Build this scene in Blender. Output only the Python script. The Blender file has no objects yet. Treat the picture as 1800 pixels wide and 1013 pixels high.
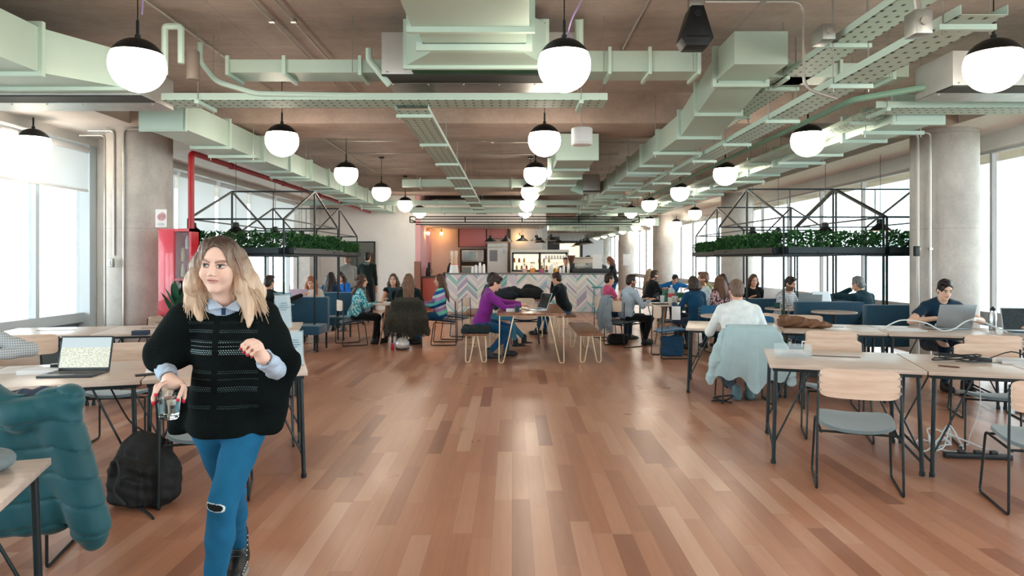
import bpy, bmesh, math, random
import numpy as np
from mathutils import Vector, Matrix, Euler
random.seed(7); rng = np.random.default_rng(7)
SC = bpy.context.scene; COL = SC.collection
PI = math.pi; R = math.radians
def lin(h):
    h = h.lstrip('#'); c = [int(h[i:i+2], 16)/255 for i in (0, 2, 4)]
    return tuple((x/12.92 if x <= .04045 else ((x+.055)/1.055)**2.4) for x in c) + (1,)
# ---------------------------------------------------------------- tagging
def tag(o, label=None, cat=None, group=None, kind=None):
    if label: o['label'] = label
    if cat: o['category'] = cat
    if group: o['group'] = group
    if kind: o['kind'] = kind
    return o
def thing(name, label, cat, loc=(0, 0, 0), rz=0, group=None):
    o = bpy.data.objects.new(name, None); COL.objects.link(o)
    o.empty_display_size = .1; o.location = loc; o.rotation_euler = (0, 0, rz)
    return tag(o, label, cat, group)
KIDS = {}
def setpar(o, p):
    if p is not None:
        o.parent = p; KIDS.setdefault(p.name, []).append(o)
def dup(root, loc, rz, label=None, group=None, cat=None):
    def cp(o, par):
        c = o.copy(); COL.objects.link(c); c.parent = None
        if par is not None: setpar(c, par)
        for k in list(KIDS.get(o.name, [])): cp(k, c)
        return c
    r = cp(root, None); r.location = loc; r.rotation_euler = (0, 0, rz)
    if label: r['label'] = label
    if group: r['group'] = group
    if cat: r['category'] = cat
    return r
# ---------------------------------------------------------------- mesh builder
class MB:
    def __init__(s): s.v = []; s.f = []
    def add(s, vs, fs):
        n = len(s.v); s.v += [tuple(v) for v in vs]; s.f += [tuple(i+n for i in f) for f in fs]; return s
    def box(s, c, d, rot=None, taper=1):
        x, y, z = (k/2 for k in d); vs = []
        for sz in (-1, 1):
            t = taper if sz > 0 else 1
            for sx, sy in ((-1, -1), (1, -1), (1, 1), (-1, 1)): vs.append(Vector((sx*x*t, sy*y*t, sz*z)))
        if rot is not None:
            M = Euler(rot).to_matrix() if not isinstance(rot, Matrix) else rot; vs = [M @ v for v in vs]
        c = Vector(c); vs = [v+c for v in vs]
        return s.add(vs, [(0, 3, 2, 1), (4, 5, 6, 7), (0, 1, 5, 4), (1, 2, 6, 5), (2, 3, 7, 6), (3, 0, 4, 7)])
    def bb(s, a, b):
        return s.box([(a[i]+b[i])/2 for i in range(3)], [abs(b[i]-a[i]) for i in range(3)])
    def hexa(s, vs):
        return s.add(vs, [(0, 3, 2, 1), (4, 5, 6, 7), (0, 1, 5, 4), (1, 2, 6, 5), (2, 3, 7, 6), (3, 0, 4, 7)])
    def bar(s, a, b, w, h=None):
        a, b = Vector(a), Vector(b); h = h or w; d = b-a; L = d.length
        up = Vector((0, 0, 1)) if abs(d.normalized().z) < .95 else Vector((1, 0, 0))
        zz = d.normalized(); xx = up.cross(zz).normalized(); yy = zz.cross(xx)
        M = Matrix((xx, yy, zz)).transposed()
        return s.box((a+b)/2, (w, h, L), M)
    def tube(s, pts, r, n=8, closed=False, caps=True):
        pts = [Vector(p) for p in pts]; m = len(pts)
        rs = r if isinstance(r, (list, tuple)) else [r]*m
        prev = None; rings = []
        for i, p in enumerate(pts):
            if closed: t = (pts[(i+1) % m]-pts[i-1]).normalized()
            else:
                t = (pts[min(i+1, m-1)]-pts[max(i-1, 0)])
                t = t.normalized() if t.length > 1e-9 else Vector((0, 0, 1))
            if prev is None:
                a = Vector((0, 0, 1)) if abs(t.z) < .9 else Vector((1, 0, 0)); u = a.cross(t).normalized()
            else:
                u = prev-t*prev.dot(t); u = u.normalized() if u.length > 1e-6 else Vector((1, 0, 0))
            prev = u; w = t.cross(u)
            k = 1.0
            if 0 < i < m-1:
                t1 = (pts[i]-pts[i-1]).normalized(); k = 1/max(.5, abs(t1.dot(t)))
            rings.append([p+(u*math.cos(2*PI*j/n)+w*math.sin(2*PI*j/n))*rs[i]*(k if k < 1.3 else 1.3) for j in range(n)])
        vs = [v for q in rings for v in q]; fs = []
        for i in range(m if closed else m-1):
            for j in range(n):
                a = i*n+j; b = i*n+(j+1) % n; c = ((i+1) % m)*n+(j+1) % n; d = ((i+1) % m)*n+j
                fs.append((a, b, c, d))
        if caps and not closed: fs += [tuple(reversed(range(n))), tuple((m-1)*n+j for j in range(n))]
        return s.add(vs, fs)
    def cyl(s, c, r, h, n=24, r2=None):
        r2 = r if r2 is None else r2; c = Vector(c)
        return s.lathe([(r, 0), (r2, h)], c, n)
    def lathe(s, prof, c=(0, 0, 0), n=24, capb=True, capt=True, M=None):
        c = Vector(c); vs = []
        for (r, z) in prof:
            for j in range(n):
                v = Vector((r*math.cos(2*PI*j/n), r*math.sin(2*PI*j/n), z))
                if M is not None: v = M @ v
                vs.append(v+c)
        fs = []
        for i in range(len(prof)-1):
            for j in range(n): fs.append((i*n+j, i*n+(j+1) % n, (i+1)*n+(j+1) % n, (i+1)*n+j))
        if capb and prof[0][0] > 1e-5: fs.append(tuple(reversed(range(n))))
        if capt and prof[-1][0] > 1e-5: fs.append(tuple((len(prof)-1)*n+j for j in range(n)))
        return s.add(vs, fs)
    def sph(s, c, r, n=20, m=12, sc=(1, 1, 1), t0=0, t1=PI):
        vs = []; fs = []; c = Vector(c)
        for i in range(m+1):
            t = t0+(t1-t0)*i/m
            for j in range(n):
                a = 2*PI*j/n
                vs.append(c+Vector((r*math.sin(t)*math.cos(a)*sc[0], r*math.sin(t)*math.sin(a)*sc[1], r*math.cos(t)*sc[2])))
        for i in range(m):
            for j in range(n): fs.append((i*n+j, (i+1)*n+j, (i+1)*n+(j+1) % n, i*n+(j+1) % n))
        return s.add(vs, fs)
    def prism(s, poly, z0, z1, M=None):
        n = len(poly); vs = [Vector((p[0], p[1], z0)) for p in poly]+[Vector((p[0], p[1], z1)) for p in poly]
        if M is not None: vs = [M @ v for v in vs]
        return s.add(vs, [tuple(reversed(range(n))), tuple(range(n, 2*n))]+[(i, (i+1) % n, n+(i+1) % n, n+i) for i in range(n)])
    def grid(s, fn, nu, nv, thick=None):
        """fn(u,v)->point; optional thickness along normal estimated"""
        P = [[Vector(fn(i/nu, j/nv)) for j in range(nv+1)] for i in range(nu+1)]
        def nrm(i, j):
            a = P[min(i+1, nu)][j]-P[max(i-1, 0)][j]; b = P[i][min(j+1, nv)]-P[i][max(j-1, 0)]
            c = a.cross(b); return c.normalized() if c.length > 1e-12 else Vector((0, 0, 1))
        W = nv+1; vs = [P[i][j] for i in range(nu+1) for j in range(W)]
        fs = [(i*W+j, (i+1)*W+j, (i+1)*W+j+1, i*W+j+1) for i in range(nu) for j in range(nv)]
        if thick:
            N = len(vs); vs += [P[i][j]-nrm(i, j)*thick for i in range(nu+1) for j in range(W)]
            fs += [(N+i*W+j+1, N+(i+1)*W+j+1, N+(i+1)*W+j, N+i*W+j) for i in range(nu) for j in range(nv)]
            rim = [i*W for i in range(nu+1)]+[nu*W+j for j in range(1, W)]+[i*W+nv for i in range(nu-1, -1, -1)]+[j for j in range(nv-1, 0, -1)]
            for k in range(len(rim)):
                a, b = rim[k], rim[(k+1) % len(rim)]; fs.append((b, a, N+a, N+b))
        return s.add(vs, fs)
    def build(s, name, m, par=None, smooth=35, bevel=0, loc=None, rz=0, fix=False):
        me = bpy.data.meshes.new(name); me.from_pydata(s.v, [], s.f); me.update()
        if fix or bevel:
            b = bmesh.new(); b.from_mesh(me)
            bmesh.ops.remove_doubles(b, verts=b.verts, dist=1e-6)
            if bevel:
                es = [e for e in b.edges if len(e.link_faces) == 2 and e.calc_face_angle(0) > .6]
                bmesh.ops.bevel(b, geom=es, offset=bevel, segments=2, affect='EDGES', profile=.6, clamp_overlap=True)
            bmesh.ops.recalc_face_normals(b, faces=b.faces); b.to_mesh(me); b.free()
        if smooth:
            me.polygons.foreach_set('use_smooth', [True]*len(me.polygons))
            me.set_sharp_from_angle(angle=R(smooth))
        for k in (m if isinstance(m, (list, tuple)) else [m]): me.materials.append(k)
        o = bpy.data.objects.new(name, me); COL.objects.link(o)
        if loc is not None: o.location = loc; o.rotation_euler = (0, 0, rz)
        setpar(o, par); return o
def arc(c, r, a0, a1, n, pl='xz'):
    out = []
    for i in range(n+1):
        a = a0+(a1-a0)*i/n; u, v = r*math.cos(a), r*math.sin(a)
        out.append({'xz': (c[0]+u, c[1], c[2]+v), 'yz': (c[0], c[1]+u, c[2]+v), 'xy': (c[0]+u, c[1]+v, c[2])}[pl])
    return out
def rounded(pts, r, k=4):
    pts = [Vector(p) for p in pts]; out = [pts[0]]
    for i in range(1, len(pts)-1):
        a = (pts[i-1]-pts[i]); b = (pts[i+1]-pts[i]); q = min(r, a.length*.49, b.length*.49)
        p0 = pts[i]+a.normalized()*q; p1 = pts[i]+b.normalized()*q
        for t in range(k+1):
            t /= k; out.append(p0*(1-t)**2+pts[i]*2*t*(1-t)+p1*t*t)
    return out+[pts[-1]]
def bez(p, n=16):
    """Catmull-Rom through points"""
    p = [Vector(q) for q in p]; q = [p[0]]+p+[p[-1]]; out = []
    for i in range(1, len(q)-2):
        for k in range(n):
            t = k/n; a, b, c, d = q[i-1], q[i], q[i+1], q[i+2]
            out.append(.5*((2*b)+(c-a)*t+(2*a-5*b+4*c-d)*t*t+(3*b-a-3*c+d)*t**3))
    return out+[p[-1]]
# ---------------------------------------------------------------- materials
M_ = {}
def mat(name, col='#808080', rough=.5, metal=0, var=0, vscale=8, bump=0, bscale=60, emit=0, ecol=None, alpha=1, trans=0, ior=1.45, spec=.5, sheen=0, coat=0, attr=False, stretch=(1, 1, 1)):
    if name in M_: return M_[name]
    m = bpy.data.materials.new(name); m.use_nodes = True; nt = m.node_tree; b = nt.nodes['Principled BSDF']
    c = lin(col) if isinstance(col, str) else col
    b.inputs['Base Color'].default_value = c; b.inputs['Roughness'].default_value = rough
    b.inputs['Metallic'].default_value = metal; b.inputs['Specular IOR Level'].default_value = spec
    b.inputs['IOR'].default_value = ior; b.inputs['Transmission Weight'].default_value = trans
    b.inputs['Alpha'].default_value = alpha; b.inputs['Sheen Weight'].default_value = sheen
    b.inputs['Coat Weight'].default_value = coat
    if emit:
        b.inputs['Emission Color'].default_value = lin(ecol or col); b.inputs['Emission Strength'].default_value = emit
    tc = None
    if var or bump or attr:
        tc = nt.nodes.new('ShaderNodeTexCoord'); mp = nt.nodes.new('ShaderNodeMapping'); mp.inputs['Scale'].default_value = stretch
        nt.links.new(tc.outputs['Object'], mp.inputs['Vector'])
    src = None
    if attr:
        at = nt.nodes.new('ShaderNodeAttribute'); at.attribute_name = 'Col'; src = at.outputs['Color']
    if var:
        n = nt.nodes.new('ShaderNodeTexNoise'); n.inputs['Scale'].default_value = vscale; n.inputs['Detail'].default_value = 5
        nt.links.new(mp.outputs[0], n.inputs['Vector'])
        mr = nt.nodes.new('ShaderNodeMapRange'); mr.inputs['From Min'].default_value = .3; mr.inputs['From Max'].default_value = .7
        mr.inputs['To Min'].default_value = 1-var; mr.inputs['To Max'].default_value = 1+var
        nt.links.new(n.outputs['Fac'], mr.inputs['Value'])
        mx = nt.nodes.new('ShaderNodeMix'); mx.data_type = 'RGBA'; mx.blend_type = 'MULTIPLY'; mx.inputs['Factor'].default_value = 1
        if src: nt.links.new(src, mx.inputs['A'])
        else: mx.inputs['A'].default_value = c
        nt.links.new(mr.outputs[0], mx.inputs['B']); src = mx.outputs['Result']
    if src: nt.links.new(src, b.inputs['Base Color'])
    if bump:
        n = nt.nodes.new('ShaderNodeTexNoise'); n.inputs['Scale'].default_value = bscale; n.inputs['Detail'].default_value = 4
        nt.links.new(mp.outputs[0], n.inputs['Vector'])
        bp = nt.nodes.new('ShaderNodeBump'); bp.inputs['Strength'].default_value = bump; bp.inputs['Distance'].default_value = .01
        nt.links.new(n.outputs['Fac'], bp.inputs['Height']); nt.links.new(bp.outputs[0], b.inputs['Normal'])
    M_[name] = m; return m
class NG:
    """small node graph helper"""
    def __init__(s, name, rough=.5, spec=.5):
        s.m = bpy.data.materials.new(name); s.m.use_nodes = True; s.nt = s.m.node_tree; s.b = s.nt.nodes['Principled BSDF']
        s.b.inputs['Roughness'].default_value = rough; s.b.inputs['Specular IOR Level'].default_value = spec
        s.tc = s.nt.nodes.new('ShaderNodeTexCoord'); M_[name] = s.m
    def n(s, t, **k):
        x = s.nt.nodes.new(t)
        for a, b in k.items(): setattr(x, a, b)
        return x
    def l(s, a, b): s.nt.links.new(a, b)
    def math(s, op, a, b=None, c=None):
        x = s.n('ShaderNodeMath', operation=op)
        for i, v in enumerate((a, b, c)):
            if v is None: continue
            if isinstance(v, (int, float)): x.inputs[i].default_value = v
            else: s.l(v, x.inputs[i])
        return x.outputs[0]
    def xyz(s, coord='Object'):
        x = s.n('ShaderNodeSeparateXYZ'); s.l(s.tc.outputs[coord], x.inputs[0]); return x.outputs
    def comb(s, a, b, c):
        x = s.n('ShaderNodeCombineXYZ')
        for i, v in enumerate((a, b, c)):
            if isinstance(v, (int, float)): x.inputs[i].default_value = v
            else: s.l(v, x.inputs[i])
        return x.outputs[0]
    def noise(s, vec, scale, detail=4, rough=.5):
        x = s.n('ShaderNodeTexNoise'); x.inputs['Scale'].default_value = scale; x.inputs['Detail'].default_value = detail; x.inputs['Roughness'].default_value = rough
        s.l(vec, x.inputs['Vector']); return x.outputs['Fac']
    def white(s, vec):
        x = s.n('ShaderNodeTexWhiteNoise', noise_dimensions='3D'); s.l(vec, x.inputs['Vector']); return x.outputs['Value']
    def ramp(s, fac, stops, interp='LINEAR'):
        x = s.n('ShaderNodeValToRGB'); x.color_ramp.interpolation = interp; e = x.color_ramp.elements
        while len(e) < len(stops): e.new(.5)
        for i, (p, c) in enumerate(stops): e[i].position = p; e[i].color = lin(c) if isinstance(c, str) else (c, c, c, 1)
        s.l(fac, x.inputs[0]); return x.outputs['Color']
    def mix(s, f, a, b, mode='MIX'):
        x = s.n('ShaderNodeMix', data_type='RGBA', blend_type=mode)
        for k, v in (('Factor', f), ('A', a), ('B', b)):
            if isinstance(v, (int, float)): x.inputs[k].default_value = v if k == 'Factor' else (v, v, v, 1)
            elif isinstance(v, str): x.inputs[k].default_value = lin(v)
            else: s.l(v, x.inputs[k])
        return x.outputs['Result']
    def color(s, c): s.l(c, s.b.inputs['Base Color'])
    def bump(s, h, st=.3, d=.01):
        x = s.n('ShaderNodeBump'); x.inputs['Strength'].default_value = st; x.inputs['Distance'].default_value = d
        s.l(h, x.inputs['Height']); s.l(x.outputs[0], s.b.inputs['Normal'])
# floor planks: run along Y, 0.115 wide
g = NG('floor_wood', .3, .5); x, y, z = g.xyz()
W = .117
row = g.math('FLOOR', g.math('DIVIDE', x, W))
off = g.white(g.comb(row, 3.3, 1.1))
yy = g.math('ADD', g.math('DIVIDE', y, 1.15), g.math('MULTIPLY', off, 9.7))
pid = g.math('FLOOR', yy)
rnd = g.white(g.comb(row, pid, 5.5)); rnd2 = g.white(g.comb(pid, row, 2.5))
base = g.ramp(rnd, [(0, '#8f5f4b'), (.08, '#a8745b'), (.3, '#b47f64'), (.7, '#bb886c'), (.93, '#c2937a'), (1, '#cda48c')])
gv = g.comb(g.math('ADD', g.math('MULTIPLY', x, 26), g.math('MULTIPLY', rnd2, 40)), g.math('MULTIPLY', y, 1.6), g.math('MULTIPLY', rnd, 30))
gr = g.noise(gv, 1.3, 8, .62)
col = g.mix(.55, base, g.ramp(gr, [(.25, .74), (.5, .95), (.75, 1.08)]), 'MULTIPLY')
fx = g.math('FRACT', g.math('DIVIDE', x, W)); fy = g.math('FRACT', yy)
ed = g.math('MINIMUM', g.math('MULTIPLY', g.math('MINIMUM', fx, g.math('SUBTRACT', 1, fx)), W), g.math('MULTIPLY', g.math('MINIMUM', fy, g.math('SUBTRACT', 1, fy)), 1.15))
seam = g.ramp(g.math('MULTIPLY', ed, 500), [(0, .5), (1, 1.0)])
g.color(g.mix(.7, col, seam, 'MULTIPLY'))
big = g.noise(g.tc.outputs['Object'], .9, 3)
g.l(g.math('ADD', .22, g.math('MULTIPLY', big, .16)), g.b.inputs['Roughness'])
g.b.inputs['Specular IOR Level'].default_value = .65
FLOOR = g.m
def concrete(name, cs, sc=1.0, lines=None, rough=.8):
    g = NG(name, rough, .3); x, y, z = g.xyz()
    n1 = g.noise(g.tc.outputs['Object'], .9*sc, 6, .65); n2 = g.noise(g.comb(g.math('MULTIPLY', x, .35), g.math('MULTIPLY', y, 3), z), 3*sc, 8, .7)
    n3 = g.noise(g.tc.outputs['Object'], 22*sc, 4)
    c = g.ramp(n1, [(.28, cs[0]), (.5, cs[1]), (.72, cs[2])])
    c = g.mix(.55, c, g.ramp(n2, [(.3, .8), (.7, 1.15)]), 'MULTIPLY')
    c = g.mix(.35, c, g.ramp(n3, [(.3, .85), (.7, 1.1)]), 'MULTIPLY')
    if lines:
        for ax, per, offs in lines:
            f = g.math('FRACT', g.math('ADD', g.math('DIVIDE', (x, y, z)[ax], per), offs))
            e = g.math('MULTIPLY', g.math('MINIMUM', f, g.math('SUBTRACT', 1, f)), per)
            c = g.mix(.55, c, g.ramp(g.math('MULTIPLY', e, 110), [(0, .55), (1, 1.0)]), 'MULTIPLY')
    g.color(c); g.bump(n2, .15, .01); return g.m
CEIL = concrete('ceiling_concrete', ('#938780', '#aa9e96', '#bfb3ab'), .8, [(0, 2.4, .1), (1, 1.22, .2)])
BEAM = concrete('beam_concrete', ('#9c8a7f', '#b3a094', '#c4b3a8'), 1.2)
COLUMN = concrete('column_concrete', ('#a9a6a1', '#bdb9b4', '#cfcbc5'), 1.4, [(2, 1.32, .46)])
g = NG('oak_top', .3, .5); x, y, z = g.xyz()
gr = g.noise(g.comb(g.math('MULTIPLY', x, 2), g.math('MULTIPLY', y, 22), z), 1.6, 8, .6)
g.color(g.ramp(gr, [(.25, '#b3a398'), (.5, '#c8b8ac'), (.75, '#d8cabf')])); OAK = g.m
g = NG('walnut_top', .28, .5); x, y, z = g.xyz()
gr = g.noise(g.comb(g.math('MULTIPLY', x, 22), g.math('MULTIPLY', y, 2), z), 1.4, 8, .6)
g.color(g.ramp(gr, [(.25, '#5c3a29'), (.5, '#845840'), (.78, '#a37355')])); WALNUT = g.m
g = NG('ply_back', .45, .4); x, y, z = g.xyz()
gr = g.noise(g.comb(g.math('MULTIPLY', x, 3), y, g.math('MULTIPLY', z, 30)), 1.5, 6, .6)
g.color(g.ramp(gr, [(.3, '#d0b49e'), (.7, '#e2ccba')])); PLY = g.m
BLACK = mat('black_steel', '#1b272b', .4, .3); MATTE = mat('matte_black', '#0c0f10', .7, spec=.2); BLK2 = mat('black_lamp', '#15191b', .45, .2)
CREAM = mat('cream_steel', '#e3d3b0', .35, .35)
MINT = mat('mint_duct', '#b3c8bd', .45, .15, var=.05, vscale=2)
MINTD = mat('mint_paint', '#b9d0c5', .5, .0, var=.04, vscale=3)
STEEL = mat('galvanised_steel', '#a9aaa6', .35, .8, var=.12, vscale=10)
STEELP = mat('conduit_steel', '#b3b0a9', .35, .7)
UNIT = mat('unit_grey', '#b9bab8', .4, .35, var=.04)
UNITD = mat('unit_dark', '#33332f', .6, .2)
SEATG = mat('grey_felt', '#6e7f85', .95, var=.08, vscale=90, sheen=.3)
SEATN = mat('navy_felt', '#1c3242', .9, var=.1, vscale=60, sheen=.2)
SEATB = mat('blue_pad', '#1c5c86', .85, var=.1, vscale=60, sheen=.2)
BOOTH = mat('booth_blue', '#1c4a63', .85, var=.12, vscale=40, bump=.2, bscale=200, sheen=.3)
WHITE = mat('white_paint', '#dcdad6', .7, var=.03, vscale=3)
WFRAME = mat('window_frame_white', '#c9d3d8', .45, .1)
GREYP = mat('grey_panel', '#6f8088', .5, .1, var=.05)
RED = mat('red_enamel', '#b8182a', .3, coat=.3); REDP = mat('red_pipe', '#a51622', .35)
PLASTIC = mat('white_plastic', '#dedfe0', .45); PAPER = mat('paper', '#dfe4e8', .7)
DARKP = mat('dark_plastic', '#191d20', .4); GREYPL = mat('grey_plastic', '#6f7477', .45)
ALU = mat('aluminium', '#a9b3b9', .3, .7)
g = NG('window_glass', .02, .5)
tr = g.n('ShaderNodeBsdfTransparent'); gl = g.n('ShaderNodeBsdfGlossy'); gl.inputs['Roughness'].default_value = .02
tr.inputs[0].default_value = (.94, .97, .97, 1); fr = g.n('ShaderNodeFresnel'); fr.inputs[0].default_value = 1.45
ms = g.n('ShaderNodeMixShader'); g.l(g.math('MULTIPLY', fr.outputs[0], .5), ms.inputs[0]); g.l(tr.outputs[0], ms.inputs[1]); g.l(gl.outputs[0], ms.inputs[2])
g.l(ms.outputs[0], g.nt.nodes['Material Output'].inputs['Surface']); GLASS = g.m
g = NG('roller_blind_fabric', .9, .1)
tr = g.n('ShaderNodeBsdfTranslucent'); tr.inputs[0].default_value = (.8, .82, .84, 1); df = g.n('ShaderNodeBsdfDiffuse'); df.inputs[0].default_value = (.75, .76, .78, 1)
t2 = g.n('ShaderNodeBsdfTransparent'); ms = g.n('ShaderNodeMixShader'); ms.inputs[0].default_value = .5
g.l(tr.outputs[0], ms.inputs[1]); g.l(df.outputs[0], ms.inputs[2]); m2 = g.n('ShaderNodeMixShader'); m2.inputs[0].default_value = .12
g.l(ms.outputs[0], m2.inputs[1]); g.l(t2.outputs[0], m2.inputs[2]); g.l(m2.outputs[0], g.nt.nodes['Material Output'].inputs['Surface']); BLIND = g.m
CUPGLASS = mat('drinking_glass', '#f2fafa', .02, trans=1, ior=1.3)
WATER = mat('water', '#f4fbff', .0, trans=1, ior=1.33)
ACRYL = mat('clear_acrylic', '#cfe2ea', .1, alpha=.25, spec=.7)
g = NG('globe_opal', .3, .5); g.b.inputs['Base Color'].default_value = (.9, .85, .78, 1)
g.b.inputs['Emission Color'].default_value = (1, .86, .7, 1); g.b.inputs['Emission Strength'].default_value = 16; GLOBE = g.m
WARM = mat('warm_bulb', '#ffd9a0', .3, emit=30, ecol='#ffc27a')
LEAF = mat('leaf_green', '#2c5a35', .45, var=.35, vscale=25); LEAF2 = mat('leaf_light', '#4d8148', .45, var=.3, vscale=25)
SOIL = mat('soil', '#3b2f27', .95)
# chevron tiles on the bar front (object space: x along, z up)
g = NG('chevron_tiles', .25, .5); x, y, z = g.xyz()
per = .6; fx = g.math('FRACT', g.math('DIVIDE', x, per)); tri = g.math('ABSOLUTE', g.math('SUBTRACT', g.math('MULTIPLY', fx, 2), 1))
v = g.math('DIVIDE', g.math('SUBTRACT', z, g.math('MULTIPLY', tri, per*.5)), .078)
half = g.math('FLOOR', g.math('DIVIDE', x, per*.5)); vid = g.math('FLOOR', v); sub = g.math('FLOOR', g.math('ADD', g.math('MULTIPLY', g.math('FRACT', g.math('DIVIDE', x, per*.5)), 2), g.math('MULTIPLY', g.math('MODULO', vid, 2), .5)))
rn = g.white(g.comb(half, vid, 4.5))
c = g.ramp(rn, [(0, '#e1ddd8'), (.3, '#c9cdd0'), (.46, '#cfc8d3'), (.6, '#aaa1b8'), (.7, '#93c0be'), (.8, '#6fa9a6'), (.86, '#d6d2c6'), (.93, '#b9cfcc')], 'CONSTANT')
fv = g.math('FRACT', v); e = g.math('MINIMUM', fv, g.math('SUBTRACT', 1, fv))
g.color(g.mix(.6, c, g.ramp(e, [(0, .75), (.08, 1.0)]), 'MULTIPLY')); TILES = g.m
# ================================================================ implicit surfaces -> smooth single meshes
A = np.array
def nv(v): v = A(v, float); return v/max(np.linalg.norm(v), 1e-9)
def axis(lo, hi, h, fine=()):
    """coordinates from lo to hi with step h, finer inside the fine intervals (a, b, step)"""
    out = [lo]; x = lo
    while x < hi:
        st = h
        for a, b, s in fine:
            if a-h*.6 <= x <= b: st = min(st, s)
        x += st; out.append(x)
    return np.array(out)
class F:
    def __init__(s, xs, ys, zs, far=.12):
        s.x, s.y, s.z = xs, ys, zs; s.V = np.full((len(xs), len(ys), len(zs)), far, np.float32)
    def sl(s, lo, hi):
        r = []
        for a, l, h in zip((s.x, s.y, s.z), lo, hi):
            i0 = max(0, np.searchsorted(a, l)-1); i1 = min(len(a), np.searchsorted(a, h)+1)
            if i1 <= i0: return None
            r.append(slice(i0, i1))
        return tuple(r)
    def pts(s, q): return s.x[q[0]][:, None, None], s.y[q[1]][None, :, None], s.z[q[2]][None, None, :]
    def put(s, q, d, k, sub):
        v = s.V[q]
        if sub:
            d = -d
            if k > 0: h = np.clip(.5-.5*(v-d)/k, 0, 1); s.V[q] = v*(1-h)+d*h+k*h*(1-h)
            else: s.V[q] = np.maximum(v, d)
        else:
            if k > 0: h = np.clip(.5+.5*(v-d)/k, 0, 1); s.V[q] = v*(1-h)+d*h-k*h*(1-h)
            else: s.V[q] = np.minimum(v, d)
    def cap(s, a, b, ra, rb=None, k=.02, sub=False):
        rb = ra if rb is None else rb; a, b = A(a, float), A(b, float); m = max(ra, rb)+k+.03
        q = s.sl(np.minimum(a, b)-m, np.maximum(a, b)+m)
        if q is None: return s
        X, Y, Z = s.pts(q); d = b-a; L = max(d@d, 1e-9)
        t = np.clip(((X-a[0])*d[0]+(Y-a[1])*d[1]+(Z-a[2])*d[2])/L, 0, 1)
        D = np.sqrt((X-a[0]-t*d[0])**2+(Y-a[1]-t*d[1])**2+(Z-a[2]-t*d[2])**2)-(ra+(rb-ra)*t)
        s.put(q, D.astype(np.float32), k, sub); return s
    def chain(s, pts, rs, k=.02):
        for i in range(len(pts)-1): s.cap(pts[i], pts[i+1], rs[i], rs[i+1], k)
        return s
    def ell(s, c, r, M=None, k=.02, sub=False):
        """ellipsoid; M rows are the local axes"""
        c, r = A(c, float), A(r, float); M = np.eye(3) if M is None else A(M)
        ext = np.sqrt(((M*r[:, None])**2).sum(0))+k+.03; q = s.sl(c-ext, c+ext)
        if q is None: return s
        X, Y, Z = s.pts(q); X, Y, Z = X-c[0], Y-c[1], Z-c[2]
        L = [X*M[i, 0]+Y*M[i, 1]+Z*M[i, 2] for i in range(3)]
        k0 = np.sqrt(sum((L[i]/r[i])**2 for i in range(3))); k1 = np.sqrt(sum((L[i]/r[i]**2)**2 for i in range(3)))+1e-9
        s.put(q, (k0*(k0-1)/k1).astype(np.float32), k, sub); return s
    def rbox(s, c, hd, M=None, rad=.02, k=.0, sub=False):
        c, hd = A(c, float), A(hd, float); M = np.eye(3) if M is None else A(M)
        ext = np.abs(M*hd[:, None]).sum(0)+rad+k+.03; q = s.sl(c-ext, c+ext)
        if q is None: return s
        X, Y, Z = s.pts(q); X, Y, Z = X-c[0], Y-c[1], Z-c[2]
        L = [np.abs(X*M[i, 0]+Y*M[i, 1]+Z*M[i, 2])-(hd[i]-rad) for i in range(3)]
        D = np.sqrt(sum(np.maximum(l, 0)**2 for l in L))+np.minimum(np.maximum(np.maximum(L[0], L[1]), L[2]), 0)-rad
        s.put(q, D.astype(np.float32), k, sub); return s
    def plane(s, p, n, k=.0):
        """cut away the side n points to"""
        n = nv(n); X, Y, Z = s.x[:, None, None], s.y[None, :, None], s.z[None, None, :]
        d = ((X-p[0])*n[0]+(Y-p[1])*n[1]+(Z-p[2])*n[2]).astype(np.float32)
        s.put((slice(None),)*3, -d, k, True); return s
    def wave(s, amp, fr, seed=0):
        r = np.random.default_rng(seed); X, Y, Z = s.x[:, None, None], s.y[None, :, None], s.z[None, None, :]
        for i in range(4):
            d = r.normal(size=3)*fr*(1+.6*i); s.V += (amp/(1+.5*i)*np.sin(X*d[0]+Y*d[1]+Z*d[2]+r.uniform(0, 6))).astype(np.float32)
        return s
    def func(s, fn):
        s.V += fn(s.x[:, None, None], s.y[None, :, None], s.z[None, None, :]).astype(np.float32); return s
    def mesh(s):
        V = s.V; V[0], V[-1] = .1, .1; V[:, 0], V[:, -1] = .1, .1; V[:, :, 0], V[:, :, -1] = .1, .1
        ins = V < 0; n = [k-1 for k in V.shape]
        cnt = np.zeros(n, np.int8)
        C = [(i, j, k) for i in (0, 1) for j in (0, 1) for k in (0, 1)]
        for c in C: cnt += ins[c[0]:c[0]+n[0], c[1]:c[1]+n[1], c[2]:c[2]+n[2]]
        act = (cnt > 0) & (cnt < 8); ii, jj, kk = np.nonzero(act); N = len(ii)
        idx = np.full(n, -1, np.int32); idx[ii, jj, kk] = np.arange(N)
        P = np.zeros((N, 3)); W = np.zeros(N)
        for a in C:
            for ax in range(3):
                if a[ax]: continue
                b = list(a); b[ax] = 1
                v0 = V[ii+a[0], jj+a[1], kk+a[2]]; v1 = V[ii+b[0], jj+b[1], kk+b[2]]
                m = (v0 < 0) != (v1 < 0); t = np.where(m, v0/np.where(m, v0-v1, 1), 0)
                q0 = np.stack([s.x[ii+a[0]], s.y[jj+a[1]], s.z[kk+a[2]]], 1); q1 = np.stack([s.x[ii+b[0]], s.y[jj+b[1]], s.z[kk+b[2]]], 1)
                P += np.where(m[:, None], q0+(q1-q0)*t[:, None], 0); W += m
        P /= np.maximum(W, 1)[:, None]; faces = []
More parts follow.
